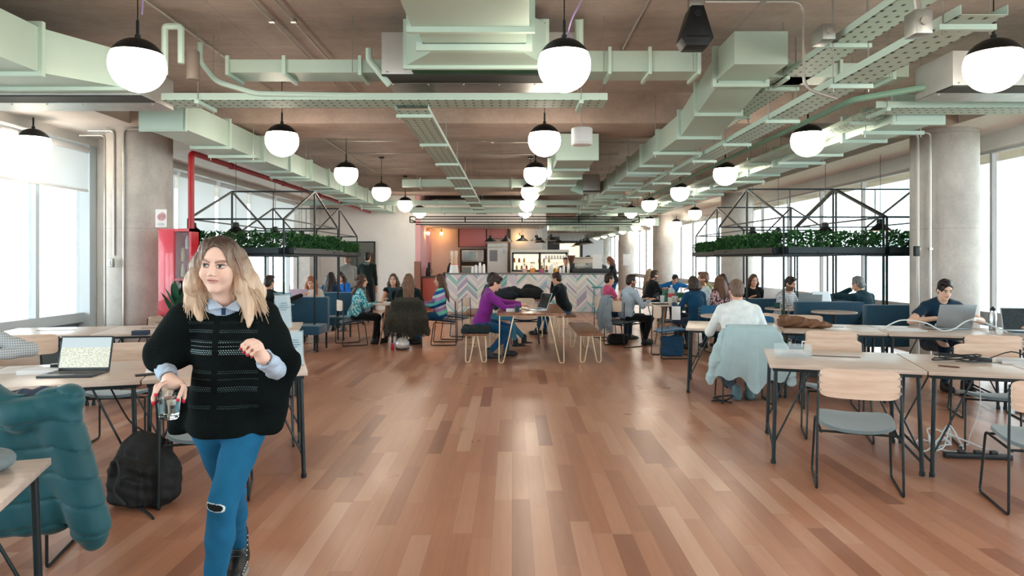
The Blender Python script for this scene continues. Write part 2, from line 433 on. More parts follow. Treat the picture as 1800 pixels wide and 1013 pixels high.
        for ax in range(3):
            o1, o2 = [(1, 2), (2, 0), (0, 1)][ax]
            sl0 = [slice(1, -1)]*3; sl1 = [slice(1, -1)]*3; sl0[ax] = slice(0, -1); sl1[ax] = slice(1, None)
            a0, a1 = ins[tuple(sl0)], ins[tuple(sl1)]; e = np.nonzero(a0 != a1)
            if not len(e[0]): continue
            base = [e[0].copy(), e[1].copy(), e[2].copy()]
            for d in range(3):
                if d != ax: base[d] += 1
            def cell(d1, d2):
                q = [b.copy() for b in base]; q[o1] -= d1; q[o2] -= d2; return idx[q[0], q[1], q[2]]
            f = np.stack([cell(1, 1), cell(0, 1), cell(0, 0), cell(1, 0)], 1)
            fl = ~a0[e]; f[fl] = f[fl][:, ::-1]; faces.append(f)
        Fc = np.concatenate(faces) if faces else np.zeros((0, 4), int)
        return P, Fc[(Fc >= 0).all(1)]
def npobj(name, P, Fc, mats, par=None, col=None, smooth_it=0, loc=None, rz=0):
    if smooth_it:
        e = np.concatenate([Fc[:, [0, 1]], Fc[:, [1, 2]], Fc[:, [2, 3]], Fc[:, [3, 0]]])
        for _ in range(smooth_it):
            S = np.zeros_like(P); c = np.zeros(len(P)); np.add.at(S, e[:, 0], P[e[:, 1]]); np.add.at(c, e[:, 0], 1)
            P = P*.5+.5*S/np.maximum(c, 1)[:, None]
    me = bpy.data.meshes.new(name); me.vertices.add(len(P)); me.vertices.foreach_set('co', P.astype(np.float32).ravel())
    me.loops.add(len(Fc)*4); me.loops.foreach_set('vertex_index', Fc.astype(np.int32).ravel())
    me.polygons.add(len(Fc)); me.polygons.foreach_set('loop_start', np.arange(0, len(Fc)*4, 4, dtype=np.int32))
    me.update(calc_edges=True); me.validate(); me.polygons.foreach_set('use_smooth', [True]*len(me.polygons))
    for k in (mats if isinstance(mats, (list, tuple)) else [mats]): me.materials.append(k)
    if col is not None:
        at = me.color_attributes.new('Col', 'FLOAT_COLOR', 'POINT')
        at.data.foreach_set('color', np.concatenate([col, np.ones((len(col), 1))], 1).astype(np.float32).ravel())
    o = bpy.data.objects.new(name, me); COL.objects.link(o)
    if loc is not None: o.location = loc; o.rotation_euler = (0, 0, rz)
    setpar(o, par); return o
def rot(ax, deg):
    a = math.radians(deg); c, s = math.cos(a), math.sin(a)
    return {'x': A([[1, 0, 0], [0, c, -s], [0, s, c]]), 'y': A([[c, 0, s], [0, 1, 0], [-s, 0, c]]), 'z': A([[c, -s, 0], [s, c, 0], [0, 0, 1]])}[ax]
def ik(a, b, l1, l2, hint):
    a, b = A(a, float), A(b, float); d = b-a; L = np.linalg.norm(d); Lm = (l1+l2)*.998
    if L > Lm: b = a+d/L*Lm; d = b-a; L = Lm
    x = (l1*l1-l2*l2+L*L)/(2*L); h = math.sqrt(max(l1*l1-x*x, 0)); n = d/L; hn = A(hint, float); hn = nv(hn-n*(hn@n))
    return a+n*x+hn*h, b
SKIN = {}
def skinmat(hexc):
    k = 'skin_'+hexc
    if k not in SKIN: SKIN[k] = mat(k, hexc, .5, attr=True, spec=.35)
    return SKIN[k]
def cloth(hexc, var=.1, pat=None, c2=None, sc=1):
    k = f'cloth_{hexc}_{pat}_{c2}_{sc}'
    if k in M_: return M_[k]
    if not pat: return mat(k, hexc, .92, var=var, vscale=14, spec=.15, sheen=.15, bump=.25, bscale=160)
    g = NG(k, .92, .15); x, y, z = g.xyz()
    if pat == 'check':
        w = .014*sc
        a = g.math('GREATER_THAN', g.math('FRACT', g.math('DIVIDE', g.math('ADD', x, g.math('MULTIPLY', y, .7)), w)), .5); b = g.math('GREATER_THAN', g.math('FRACT', g.math('DIVIDE', z, w)), .5)
        c = g.mix(g.math('MULTIPLY', g.math('ADD', a, b), .5), hexc, c2)
    elif pat == 'stripe':
        w = .48
        f = g.math('FRACT', g.math('DIVIDE', g.math('ADD', z, g.math('MULTIPLY', y, .35)), w))
        c = g.ramp(f, [(0, '#2b63a8'), (.13, '#7fd8c4'), (.3, '#b58fd0'), (.42, '#e0e4ee'), (.5, '#1f4f94'), (.62, '#66c7c9'), (.75, '#c48fcf'), (.88, '#cfe3ec')], 'CONSTANT')
    elif pat == 'fleck':
        v = g.n('ShaderNodeTexVoronoi'); v.inputs['Scale'].default_value = 42; g.l(g.tc.outputs['Object'], v.inputs['Vector'])
        c = g.mix(g.math('LESS_THAN', g.white(v.outputs['Position']), .45), hexc, c2)
    g.color(c); return g.m
HAIRM = {}
def hairmat(c1, c2=None):
    k = f'hair_{c1}_{c2}'
    if k in M_: return M_[k]
    g = NG(k, .5, .35); x, y, z = g.xyz()
    n = g.noise(g.comb(g.math('MULTIPLY', x, 90), g.math('MULTIPLY', y, 60), g.math('MULTIPLY', z, 5)), 1, 4)
    g.color(g.ramp(n, [(.3, c1), (.7, c2 or c1)])); g.bump(n, .5, .01); return g.m
def person(label, loc, rz, sit=True, pel=None, lean=8, side=0, twist=0, hyaw=0, hpitch=0, hr=None, hl=None, fr=None, fl=None, er=(.45, -.5, -.9), el=(-.45, -.5, -.9),
           kr=None, kl=None, s=1.0, fem=False, skin='#d8a78c', hair=('#2a1c16', '#453026'), style='short', top=None, sleeve='long', trou=None, shoes='#15171a', beard=None, q=1, body_fat=0, palm=(0, 0, -1), scarf=None, curl=35):
    top = top or cloth('#20262c'); trou = trou or cloth('#1d2c3d')
    P = A(pel or ((0, 0, .56) if sit else (0, 0, .945*s))); Rm = rot('z', twist) @ rot('y', side) @ rot('x', -lean)
    u, f, w = Rm @ A([1, 0, 0]), Rm @ A([0, 1, 0]), Rm @ A([0, 0, 1]); T = A([u, f, w])
    sw = (.155 if fem else .178)*s; bf = 1+body_fat
    at = lambda a, b, c: P+u*a*s+f*b*s+w*c*s
    neck = at(0, -.005, .49); sh = {1: P+u*sw+w*.43*s, -1: P-u*sw+w*.43*s}
    Hr = rot('z', twist+hyaw) @ rot('x', -(lean*.35+hpitch)); hx, hy, hz = Hr @ A([1, 0, 0]), Hr @ A([0, 1, 0]), Hr @ A([0, 0, 1])
    Hd = neck+w*.03*s+hz*.13*s+hy*.024*s; HT = A([hx, hy, hz]); hs = s*.98
    hp = lambda a, b, c: Hd+(hx*a+hy*b+hz*c)*hs
    hands = {1: A(hr) if hr is not None else (sh[1]+A([.05, .06, -.56*s]) if not sit else P+A([.14, .3, .12])), -1: A(hl) if hl is not None else (sh[-1]+A([-.05, .06, -.56*s]) if not sit else P+A([-.14, .3, .12]))}
    feet = {1: A(fr) if fr is not None else (A([.12, .42, 0]) if sit else A([.1, .05, 0])), -1: A(fl) if fl is not None else (A([-.12, .42, 0]) if sit else A([-.1, -.05, 0]))}
    hip = {1: P+u*.088*s-w*.03*s, -1: P-u*.088*s-w*.03*s}; J = {}
    for k in (1, -1):
        eh = er if k == 1 else el; elb, wr = ik(sh[k], hands[k], .285*s, .25*s, eh)
        kh = (kr if k == 1 else kl) or (k*.15, 1, .6 if sit else .0); kn, ank = ik(hip[k], feet[k]+A([0, -.0, .085]), .43*s, .43*s, kh)
        J[k] = (elb, wr, kn, ank)
    allp = np.array([P, Hd, neck]+[p for k in (1, -1) for p in J[k]]+list(hands.values())+list(feet.values()))
    fine = [(q*(.0065), Hd, .13)]; h0 = .0135*q
    if q <= 1.2: fine += [(.0068*q, J[k][1], .1) for k in (1, -1)]
    else: fine = [(.0055*q, Hd, .12)]
    def mk(lo, hi, fin=True, h=h0):
        return F(*[axis(lo[i]-.03, hi[i]+.03, h, [(c[i]-r, c[i]+r, st) for st, c, r in fine] if fin else ()) for i in range(3)])
    lo, hi = allp.min(0)-A([.17, .2, .06]), allp.max(0)+A([.17, .2, .16]); lo[2] = min(lo[2], 0)
    def torso(Fd, e):
        Fd.ell(at(0, -.01, .02), A([.158*bf, .115*bf, .12])*s+e, T, .04).ell(at(0, 0, .17), A([.128*bf, .098*bf, .14])*s+e, T, .05)
        Fd.ell(at(0, .005, .33), A([.15*bf, .108, .16])*s+e, T, .05)
        for k in (1, -1): Fd.cap(sh[k]-u*.02*k, at(0, -.01, .455), .046*s+e, .05*s+e, .04).cap(sh[k]-u*.03*k, at(k*.03, -.02, .5), .035*s+e, .035*s+e, .05)
        if fem:
            for k in (1, -1): Fd.ell(at(k*.068, .085, .32), A([.055, .05, .055])*s+e, T, .03)
    def arms(Fd, e, upto=1.0, k_=.03):
        for k in (1, -1):
            elb, wr = J[k][:2]; Fd.cap(sh[k], elb, .05*s+e, .039*s+e, k_)
            if upto > .6: b = elb+(wr-elb)*((upto-.5)*2 if upto < 1 else 1); Fd.cap(elb, b, .039*s+e, .029*s+e*.8, k_*.6)
    def legs(Fd, e, cut=1.0):
        for k in (1, -1):
            kn, ank = J[k][2:]; Fd.cap(hip[k], kn, .082*s*bf+e, .058*s+e, .04); Fd.cap(kn, kn+(ank-kn)*cut, .056*s+e, .042*s+e*.8, .02)
            Fd.ell(kn*.68+ank*.32-nv(np.cross(np.cross(ank-kn, A([0, 1., 0])), ank-kn))*-.0, A([.05, .05, .1])*s+e*.5, None, .03)
    B = mk(lo, hi); torso(B, -.012); arms(B, -.004); legs(B, -.012)
    B.cap(at(0, -.01, .46), Hd-hz*.06*hs, .052*s if not fem else .046*s, .05*s if not fem else .044*s, .025)
    B.ell(hp(0, -.012, .028), A([.073, .09, .087])*hs, HT, .0).ell(hp(0, .018, -.04), A([.056, .066, .07])*hs, HT, .035)
    B.ell(hp(0, .064, -.09), A([.026, .02, .022])*hs, HT, .02)
    for k in (1, -1):
        B.ell(hp(k*.031, .092, .008), A([.016, .012, .011])*hs, HT, .012, True); B.ell(hp(k*.073, -.008, -.012), A([.009, .019, .03])*hs, HT, .006)
        B.ell(hp(k*.03, .08, .006), A([.014, .012, .0095])*hs, HT, .002); B.cap(hp(k*.014, .083, .027), hp(k*.044, .074, .026), .007*hs, .006*hs, .01)
    B.cap(hp(0, .082, .012), hp(0, .101, -.024), .008*hs, .0115*hs, .008).ell(hp(0, .093, -.029), A([.018, .01, .008])*hs, HT, .006)
    B.ell(hp(0, .083, -.053), A([.022, .008, .0095])*hs, HT, .006)
    for k in (1, -1):
        elb, wr = J[k][:2]; d = nv(wr-elb*.999); n = A(palm, float); n = nv(n-d*(n@d)) if abs(nv(n)@d) < .97 else nv(np.cross(d, [1, 0, 0])); sd = np.cross(n, d)*k
        HM = A([sd, d, n])
        B.ell(wr+d*.045*s, A([.04, .052, .017])*s, HM, .012)
        if q <= 1.2:
            for i in range(4):
                o = (i-1.5)*.0195; L = (.042, .047, .044, .034)[i]*s; p = wr+d*.082*s+sd*o*s; dd = d; r = .0092*s
                for j in range(3):
                    c = math.radians(curl*(.6+.5*j)); nd = nv(dd*math.cos(c)+n*math.sin(c)); p2 = p+nd*L*(.95, .62, .5)[j]; B.cap(p, p2, r, r*.9, .004); p, dd, r = p2, nd, r*.92
            t0 = wr+d*.02*s-sd*.03*s; t1 = t0+nv(d*.7-sd*.55+n*.3)*.045*s; B.cap(t0, t1, .013*s, .011*s, .01); B.cap(t1, t1+nv(d*.85-sd*.2+n*.4)*.034*s, .011*s, .009*s, .003)
        else: B.ell(wr+d*.12*s+n*.02*s, A([.035, .045, .018])*s, HM, .015)
        B.ell(A([feet[k][0], feet[k][1]+.06, .045]), A([.042, .1, .038])*s, None, .03)
    Pm, Fc = B.mesh(); L = ((Pm-Hd) @ HT.T)/hs; col = np.tile(A(lin(skin)[:3]), (len(Pm), 1))
    def paint(m, c, a=1.): col[m] = col[m]*(1-a)+A(c)*a
    front = L[:, 1] > .045
    paint(front & (np.abs(L[:, 0]) < .05) & (L[:, 2] > -.045) & (L[:, 2] < -.01) & (np.abs(np.abs(L[:, 0])-.04) < .018), [.75, .3, .25], .25)
    paint(front & ((L[:, 0]/.026)**2+((L[:, 2]+.053)/.011)**2 < 1), [.5, .16, .14] if fem else [.45, .2, .17], .75)
    hc = A(lin(hair[0])[:3])
    if beard: paint((L[:, 1] > -.02) & (L[:, 2] < -.03) & (L[:, 2] > -.125) & ~((L[:, 0]/.024)**2+((L[:, 2]+.053)/.01)**2 < 1) & (np.abs(L[:, 0]) < .09), lin(beard)[:3], .8)
    for k in (1, -1):
        x = L[:, 0]-k*.031; paint(front & (np.abs(x) < .019) & (np.abs(L[:, 2]-.031+np.abs(x)*.15) < .0055), hc, .75)
        paint(front & ((x/.016)**2+((L[:, 2]-.007)/.009)**2 < 1), [.75, .72, .7], .8); paint(front & ((x/.008)**2+((L[:, 2]-.008)/.008)**2 < 1), [.03, .025, .02], .95)
        paint(front & (np.abs(x) < .017) & (np.abs(L[:, 2]-.0165) < .003), [.05, .03, .03], .7)
    ob = npobj('person', Pm, Fc, skinmat(skin), None, col, 1, loc, rz); tag(ob, label, 'person')
    # shirt
    S = mk(np.minimum(allp.min(0), P-.3)-A([.12]*3), np.maximum(allp.max(0), P+.3)+A([.12]*3), q > 9, h0*.85); torso(S, .014); S.ell(at(0, -.005, .03), A([.16*bf, .118*bf, .11])*s+.02, T, .03); arms(S, .011, {'long': .97, 'mid': .75, 'short': .5, 'none': 0}[sleeve] if sleeve != 'none' else .5)
    if sleeve in ('short', 'none'):
        for k in (1, -1):
            cut = .62 if sleeve == 'short' else .12; p = sh[k]+(J[k][0]-sh[k])*cut; d = nv(J[k][0]-sh[k]); a = J[k][0]; S.cap(p+d*.09, a+d*.05, .105, .105, .0, True)
    S.ell(at(0, .03, .53), A([.066, .085, .055])*s, T, .01, True); S.wave(.0035, 16, int(abs(loc[0]*100)))
    S.plane(at(0, 0, -.07), -w, .01); p_, f_ = S.mesh(); npobj('shirt', p_, f_, top, ob, None, 1)
    if style == 'scarf' or scarf:
        S = mk(neck-.25, neck+.25, False, h0*.8); mbp = [neck+u*.085*math.cos(t)+f*(.085*math.sin(t)+.01)-w*.02 for t in np.linspace(0, 2*PI, 14)]
        S.chain(mbp, [.036]*14, .02); S.chain([at(.05, .1, .42), at(.06, .135, .3), at(.06, .12, .14)], [.03, .036, .034], .02); S.wave(.004, 40, 3)
        p_, f_ = S.mesh(); npobj('scarf', p_, f_, scarf, ob, None, 1)
    Lg = mk(A([allp[:, 0].min()-.15, allp[:, 1].min()-.2, 0]), A([allp[:, 0].max()+.15, allp[:, 1].max()+.15, P[2]+.2]), False, h0*.9)
    Lg.ell(at(0, -.01, .02), A([.158*bf, .117*bf, .115])*s+.006, T, .04); legs(Lg, .004, .93); Lg.plane(at(0, 0, .1), w, .01); Lg.wave(.0025, 18, 5); p_, f_ = Lg.mesh(); npobj('trousers', p_, f_, trou, ob, None, 1)
    for k in (1, -1):
        a = feet[k]; an = J[k][3]; G = mk(np.minimum(a, an)-A([.1, .12, .0]), np.maximum(a, an)+A([.1, .24, .06]), False, .0095*q)
        G.cap(an+A([0, 0, .02]), A([a[0], a[1], .06]), .05*s, .05*s, .01).ell(A([a[0], a[1]+.075, .04]), A([.047, .115, .048])*s, None, .03).cap(A([a[0], a[1]-.03, .03]), A([a[0], a[1]+.02, .03]), .042, .042, .02).plane(A([0, 0, .006]), A([0, 0, -1]))
        p_, f_ = G.mesh(); npobj('shoe', p_, f_, mat('shoe_'+shoes, shoes, .5), ob, None, 1)
    # hair
    if style != 'bald':
        ln = {'short': .05, 'bob': .18, 'long': .36, 'curly': .26, 'mid': .3, 'cap': .05, 'scarf': .3}.get(style, .05)
        H = F(*[axis(a, b, .0072*q) for a, b in zip(Hd-A([.16, .2, ln+.16]), Hd+A([.16, .16, .17]))])
        H.ell(hp(0, -.014, .037), A([.082, .096, .094])*hs, HT, .0)
        if style in ('short',):
            H.ell(hp(0, -.05, -.02), A([.07, .06, .07])*hs, HT, .02).ell(hp(.02, .035, .1), A([.055, .045, .028])*hs, HT, .02)
        else:
            z1 = -ln
            dn = A([0, 0, -1.])
            for a, b_, w1, w2 in ((-.07, -.02, .045, .04), (.07, -.02, .045, .04), (0, -.07, .06, .05), (-.05, -.06, .05, .045), (.05, -.06, .05, .045)):
                p0 = hp(a*.8, b_, .0); m1 = hp(a*1.25, b_-.01, -.09) ; e1 = at(a*1.5, (b_-.05 if b_ < -.05 else -.02), .49)+dn*max(ln-.12, 0)+(f*.1 if (a != 0 and abs(b_) < .03 and ln > .2 and fem) else -f*.06)
                if ln < .2: e1 = hp(a*1.3, b_, -.12)
                H.chain([p0, m1, e1], [w1*s, w1*s*.95, w2*s*.5], .03)
        H.ell(hp(0, .115, -.014), A([.062, .09, .108])*hs, HT, .02, True)
        if style in ('short',): H.ell(hp(0, .055, -.105), A([.09, .09, .09])*hs, HT, .01, True)
        am, fq = (.008, 70) if style == 'curly' else (.0028, 60); H.wave(am, fq, int(abs(loc[1]*77)))
        p_, f_ = H.mesh(); npobj('hair', p_, f_, hairmat(*hair), ob, None, 1)
    return ob, dict(hp=hp, at=at, J=J, Hd=Hd, HT=HT, hands=hands, P=P, T=T, sh=sh)
# ================================================================ camera, world, lights
cam = bpy.data.cameras.new('camera'); CAM = bpy.data.objects.new('camera', cam); COL.objects.link(CAM)
CAM.location = (0, 0, 1.6); CAM.rotation_euler = (PI/2, 0, 0); cam.sensor_width = 36; cam.lens = 24; cam.shift_y = -49.5/1800; cam.clip_end = 900
SC.camera = CAM
w = bpy.data.worlds.new('sky'); SC.world = w; w.use_nodes = True; bg = w.node_tree.nodes['Background']
bg.inputs[0].default_value = (.88, .955, 1, 1); bg.inputs[1].default_value = 6.2
SC.view_settings.view_transform = 'Standard'; SC.view_settings.look = 'None'; SC.view_settings.exposure = .55; SC.view_settings.gamma = 1
SC.view_settings.use_curve_mapping = False
SC.cycles.max_bounces = 9; SC.cycles.diffuse_bounces = 5; SC.cycles.transparent_max_bounces = 24; SC.cycles.transmission_bounces = 8
SC.cycles.sample_clamp_indirect = 8; SC.cycles.caustics_reflective = False; SC.cycles.caustics_refractive = False
LX, RX, ZB, ZS = -6.4, 7.05, 3.42, 3.83       # window lines, beam soffit, slab
def portal(name, loc, rot_, sx, sy):
    l = bpy.data.lights.new(name, 'AREA'); l.shape = 'RECTANGLE'; l.size = sx; l.size_y = sy; l.cycles.is_portal = True
    o = bpy.data.objects.new(name, l); COL.objects.link(o); o.location = loc; o.rotation_euler = rot_
portal('window_daylight', (LX-.12, 9, 2.0), (0, R(-90), 0), 2.8, 26)
portal('window_daylight', (RX+.12, 24, 1.8), (0, R(90), 0), 3.2, 56)
portal('window_daylight', (.3, -3.05, 1.3), (R(90), 0, 0), 13.4, 1.5)
def struct(o, label=None): o['kind'] = 'structure'; return o
# ================================================================ shell
struct(MB().bb((-10.5, -3.2, -.2), (11, 52, 0)).build('floor', FLOOR, smooth=0))
cb = MB().bb((-10.5, -3.2, ZS), (11, 52, ZS+.3)); struct(cb.build('ceiling', CEIL, smooth=0))
BY = [.3, 9.1, 18.2, 27.3, 36.4, 45.5]
for yb in BY: struct(MB().bb((LX+1.3, yb, ZB), (RX-1.1, yb+1.1, ZS+.01)).build('trim_beam', BEAM, bevel=.012, smooth=30))
# edge bands over the windows
struct(MB().bb((LX-.3, -3.1, ZB), (LX+1.3, 22, ZS+.02)).build('trim_1', WHITE, smooth=0))
struct(MB().bb((RX-1.1, -3.1, ZB), (RX+.3, 52, ZS+.02)).build('trim_2', WHITE, smooth=0))
struct(MB().bb((RX-.16, -3.1, 3.2), (RX+.05, 52, ZB)).build('trim_3', WHITE, smooth=0))
struct(MB().bb((LX-.05, -3.1, 3.3), (LX+.16, 22, ZB)).build('trim_4', WHITE, smooth=0))
colm = MB().lathe([(.425, 0), (.425, ZB+.02)], n=64, capb=False)
c0 = None
for i, (x, y, lab) in enumerate([(-5.3, 9.72, 'l'), (6.15, 9.72, 'r'), (6.2, 18.8, ''), (6.2, 28, ''), (6.2, 37, ''), (6.2, 46, '')]):
    if c0 is None: c0 = colm.build('trim_column', COLUMN, loc=(x, y, 0)); struct(c0)
    else: struct(dup(c0, (x, y, 0), .3*i))
# left pier behind column at the window and the back walls
struct(MB().bb((-6.42, 10.3, 0), (-6.1, 10.75, ZB)).build('wall_left_pier', WHITE, smooth=0))
struct(MB().bb((-6.6, 20.6, 0), (-6.1, 21.8, ZB)).build('wall_left', COLUMN, smooth=0))
wb = MB().bb((-6.6, 21.8, 0), (-5.25, 22.0, ZB)).bb((-4.4, 21.8, 0), (-3.1, 22.0, ZS)).bb((-5.25, 21.8, 2.15), (-4.4, 22, ZS)).bb((-6.6, 21.8, ZB), (-5.25, 22, ZS))
struct(wb.build('wall_back', WHITE, smooth=0))
# doorway frame and what lies behind it
df = MB().bb((-5.29, 21.72, 0), (-5.25, 21.85, 2.19)).bb((-4.4, 21.72, 0), (-4.36, 21.85, 2.19)).bb((-5.29, 21.72, 2.15), (-4.36, 21.85, 2.19))
struct(df.build('door_1', BLACK, smooth=0))
struct(MB().bb((-5.6, 24.2, 0), (-4.0, 24.3, ZB)).bb((-5.7, 22, 0), (-5.6, 24.3, ZB)).bb((-4.1, 22, 0), (-4.0, 24.3, ZB)).build('wall_passage', mat('teal_grey_wall', '#aeb9b9', .8), smooth=0))
# kitchen recess
KB = 25.0
PEACH = mat('peach_plaster', '#ead3c5', .75, var=.08, vscale=1.5)
struct(MB().bb((-3.1, 22, 0), (-2.95, KB, ZS)).build('wall_kitchen_left', mat('pink_reveal', '#e0aeb2', .7), smooth=0))
struct(MB().bb((-3.1, KB, 0), (-1.7, KB+.15, ZS)).bb((-1.7, KB, 0), (1.1, KB+.15, ZS)).build('wall_kitchen_back', PEACH, smooth=0))
struct(MB().bb((-2.95, 22.0, 2.72), (1.1, KB, ZB)).build('trim_soffit', WHITE, smooth=0))
struct(MB().bb((-.05, KB-.12, 0), (1.1, KB, 2.72)).build('wall_kitchen_white', WHITE, smooth=0))
struct(MB().bb((-6.6, 50.6, 0), (7.2, 50.8, ZS)).build('wall_far', mat('far_wall', '#cdd0d2', .8), smooth=0))
struct(MB().bb((-2.2, 27, 0), (-2.0, 50.6, ZS)).bb((1.1, 25.0, 0), (1.3, 29, ZS)).build('wall_inner', mat('inner_wall', '#b9b6b2', .8), smooth=0))
struct(MB().bb((3.4, 44, 0), (5.9, 44.1, 2.9)).build('wall_far_panel', mat('far_panel', '#c3cbd2', .8), smooth=0))
struct(MB().bb((-3.12, 21.78, 0), (-2.93, 22.02, 1.55)).build('trim_wood_post', mat('wood_cheek', '#8a5f4f', .6), smooth=0))
# ================================================================ windows
def window(n, x, y0, y1, sill, top, rails, mull, inw, fm=WFRAME, w_=.07):
    t = MB(); s = 1 if x > 0 else -1
    for y in mull: t.bb((x-w_*.7, y-w_/2, 0 if sill < .3 else sill), (x+w_*.7, y+w_/2, top))
    for z, h, d in rails: t.bb((x-d, y0, z), (x+d*.6, y1, z+h))
    o = t.build(f'window_{n}', fm, smooth=0); struct(o)
    gp = MB().bb((x+s*.01-.004, y0, max(sill, .02)), (x+s*.01+.004, y1, top)).build('pane', GLASS, o, smooth=0)
    return o
window(1, LX, -3.1, 10.3, .78, 3.3, [(.68, .14, .09), (3.24, .06, .08), (0, .1, .1)], [-1.0, 1.6, 4.2, 6.1, 8.15, 9.14, 10.3], 1)
t = MB().bb((LX-.06, 10.12, 0), (LX+.14, 10.28, 3.3)).build('trim_window_post', WFRAME, smooth=0); struct(t)
window(2, LX, 10.75, 20.6, .3, 3.3, [(.2, .1, .09), (3.24, .06, .08)], [10.9, 12.6, 14.35, 16.1, 17.8, 19.5], 1)
struct(MB().bb((LX-.08, -3.1, .1), (LX-.02, 10.3, .68)).build('wall_left_panel', GREYP, smooth=0))
window(3, RX, -3.1, 18.4, 0, 3.2, [(.63, .2, .06), (3.16, .04, .06), (0, .06, .06)], [2.6, 4.45, 6.3, 8.15, 10, 11.85, 13.7, 15.55, 17.4], 1, mat('window_frame_grey', '#b3b3b3', .5), .05)
window(4, RX, 18.4, 50.6, 0, 3.2, [(.63, .2, .06), (3.16, .04, .06), (0, .06, .06)], [19.2+1.85*i for i in range(17)], 1, M_['window_frame_grey'], .05)
t = MB()
for x in (-6.4, -4.3, -2.1, 0, 2.2, 4.5, 7): t.bb((x-.04, -3.14, 0), (x+.04, -3.06, ZS))
t.bb((-6.4, -3.14, .6), (7.05, -3.06, .75)); o = t.build('window_5', WFRAME, smooth=0); struct(o)  # unseen glazing behind the camera, added to let in fill light
struct(MB().bb((-6.5, -3.2, 0), (7.15, -3.15, .6)).bb((-6.5, -3.2, 2.0), (7.15, -3.15, ZS)).bb((-2.1, -3.2, .6), (2.2, -3.15, 2.0)).build('wall_rear', WHITE, smooth=0))  # unseen wall, kept mostly solid to cut frontal light on the foreground
MB().bb((-6.4, -3.105, .6), (7.05, -3.095, 2.0)).build('pane', GLASS, o, smooth=0)
def blind(y0, y1, zb, label):
    o = thing('roller_blind', label, 'blind', (LX+.2, (y0+y1)/2, zb), 0, 'roller blinds on the window wall')
    L = y1-y0-.05
    MB().bb((-.006, -L/2, 0), (.0, L/2, 3.24-zb)).build('fabric', BLIND, o, smooth=0)
    MB().bb((-.02, -L/2, -.03), (.012, L/2, 0)).build('bottom_bar', PLASTIC, o, smooth=0)
    MB().tube([(0, -L/2, 3.2-zb), (0, L/2, 3.2-zb)], .045, 12).build('roller', PLASTIC, o)
blind(10.05-1.85, 10.0, 2.62, 'white roller blind on the window beside the left concrete column, half lowered')
blind(6.2, 8.1, 2.62, 'white roller blind half lowered at the near end, above the left laptop desk')
for i, y in enumerate([10.95, 12.65, 14.4, 16.15, 17.85]):
    blind(y, y+1.62, 2.02, ['pale roller blind just past the left concrete column, beside the red pipe', 'pale roller blind behind the left black frame, second past the column', 'pale roller blind behind the left black frame, third past the column', 'pale roller blind over the far left booths, fourth past the column', 'pale roller blind nearest the rough concrete wall at the far left'][i])
# ================================================================ outside, distance haze put into the pale colours
hz = mat('outdoor_ground', '#c5cbbd', .9); 
o = struct(MB().bb((-300, -60, -14.2), (300, 320, -14)).build('floor_outside_ground', hz, smooth=0))
rr = random.Random(3)
def bld(x, y, w_, d, h, c, label):
    o = thing('building', label, 'building', (x, y, -14)); MB().bb((-w_/2, -d/2, 0), (w_/2, d/2, h)).build('wall', mat('facade_'+c, c, .9), o, smooth=0)
    t = MB(); n = int(h/3.2)
    for k in range(n):
        t.bb((-w_/2-.05, -d/2+.8, k*3.2+1.1), (w_/2+.05, d/2-.8, k*3.2+2.5)); t.bb((-w_/2+.8, -d/2-.05, k*3.2+1.1), (w_/2-.8, d/2+.05, k*3.2+2.5))
    t.build('window_band', mat('facade_glass', '#a9bbc2', .5), o, smooth=0)  # band colour paled to stand in for haze
bld(60, 90, 18, 14, 34, '#c9d4d8', 'tall pale grey tower seen through the right windows')
bld(42, 44, 7, 8, 27, '#bfcdd3', 'pale blue-grey block standing close outside the right windows')
bld(75, 62, 16, 12, 24, '#d4d6d2', 'cream office block beyond the windows right of the column')
bld(48, 22, 8, 6, 22, '#c4d2d6', 'narrow pale tower outside the far right window')
bld(-120, 190, 30, 14, 9, '#cfc9c0', 'low cream building in the hazy city beyond the left window')
bld(-150, 170, 22, 16, 12, '#c2c9cc', 'wide grey building in the hazy city beyond the left window')
def treeblob(name, n, fx, label, kind='stuff'):
    t = MB()
    for i in range(n):
        x, y, z, r = fx(i); t.sph((x, y, z), r, 7, 5, (1, 1, rr.uniform(.6, .9)))
    tag(t.build(name, mat('tree_haze', '#a9b89b', .95, var=.2, vscale=.3)), label, 'trees', kind=kind)
treeblob('trees', 260, lambda i: (rr.uniform(-330, -70), rr.uniform(110, 300), -13+rr.uniform(0, 2), rr.uniform(3, 6)), 'hazy carpet of treetops over the city beyond the left window')
treeblob('trees', 60, lambda i: (rr.uniform(14, 34), rr.uniform(8, 60), -9+rr.uniform(-2, 6.5), rr.uniform(2, 3.6)), 'pale treetops just below the right windows')
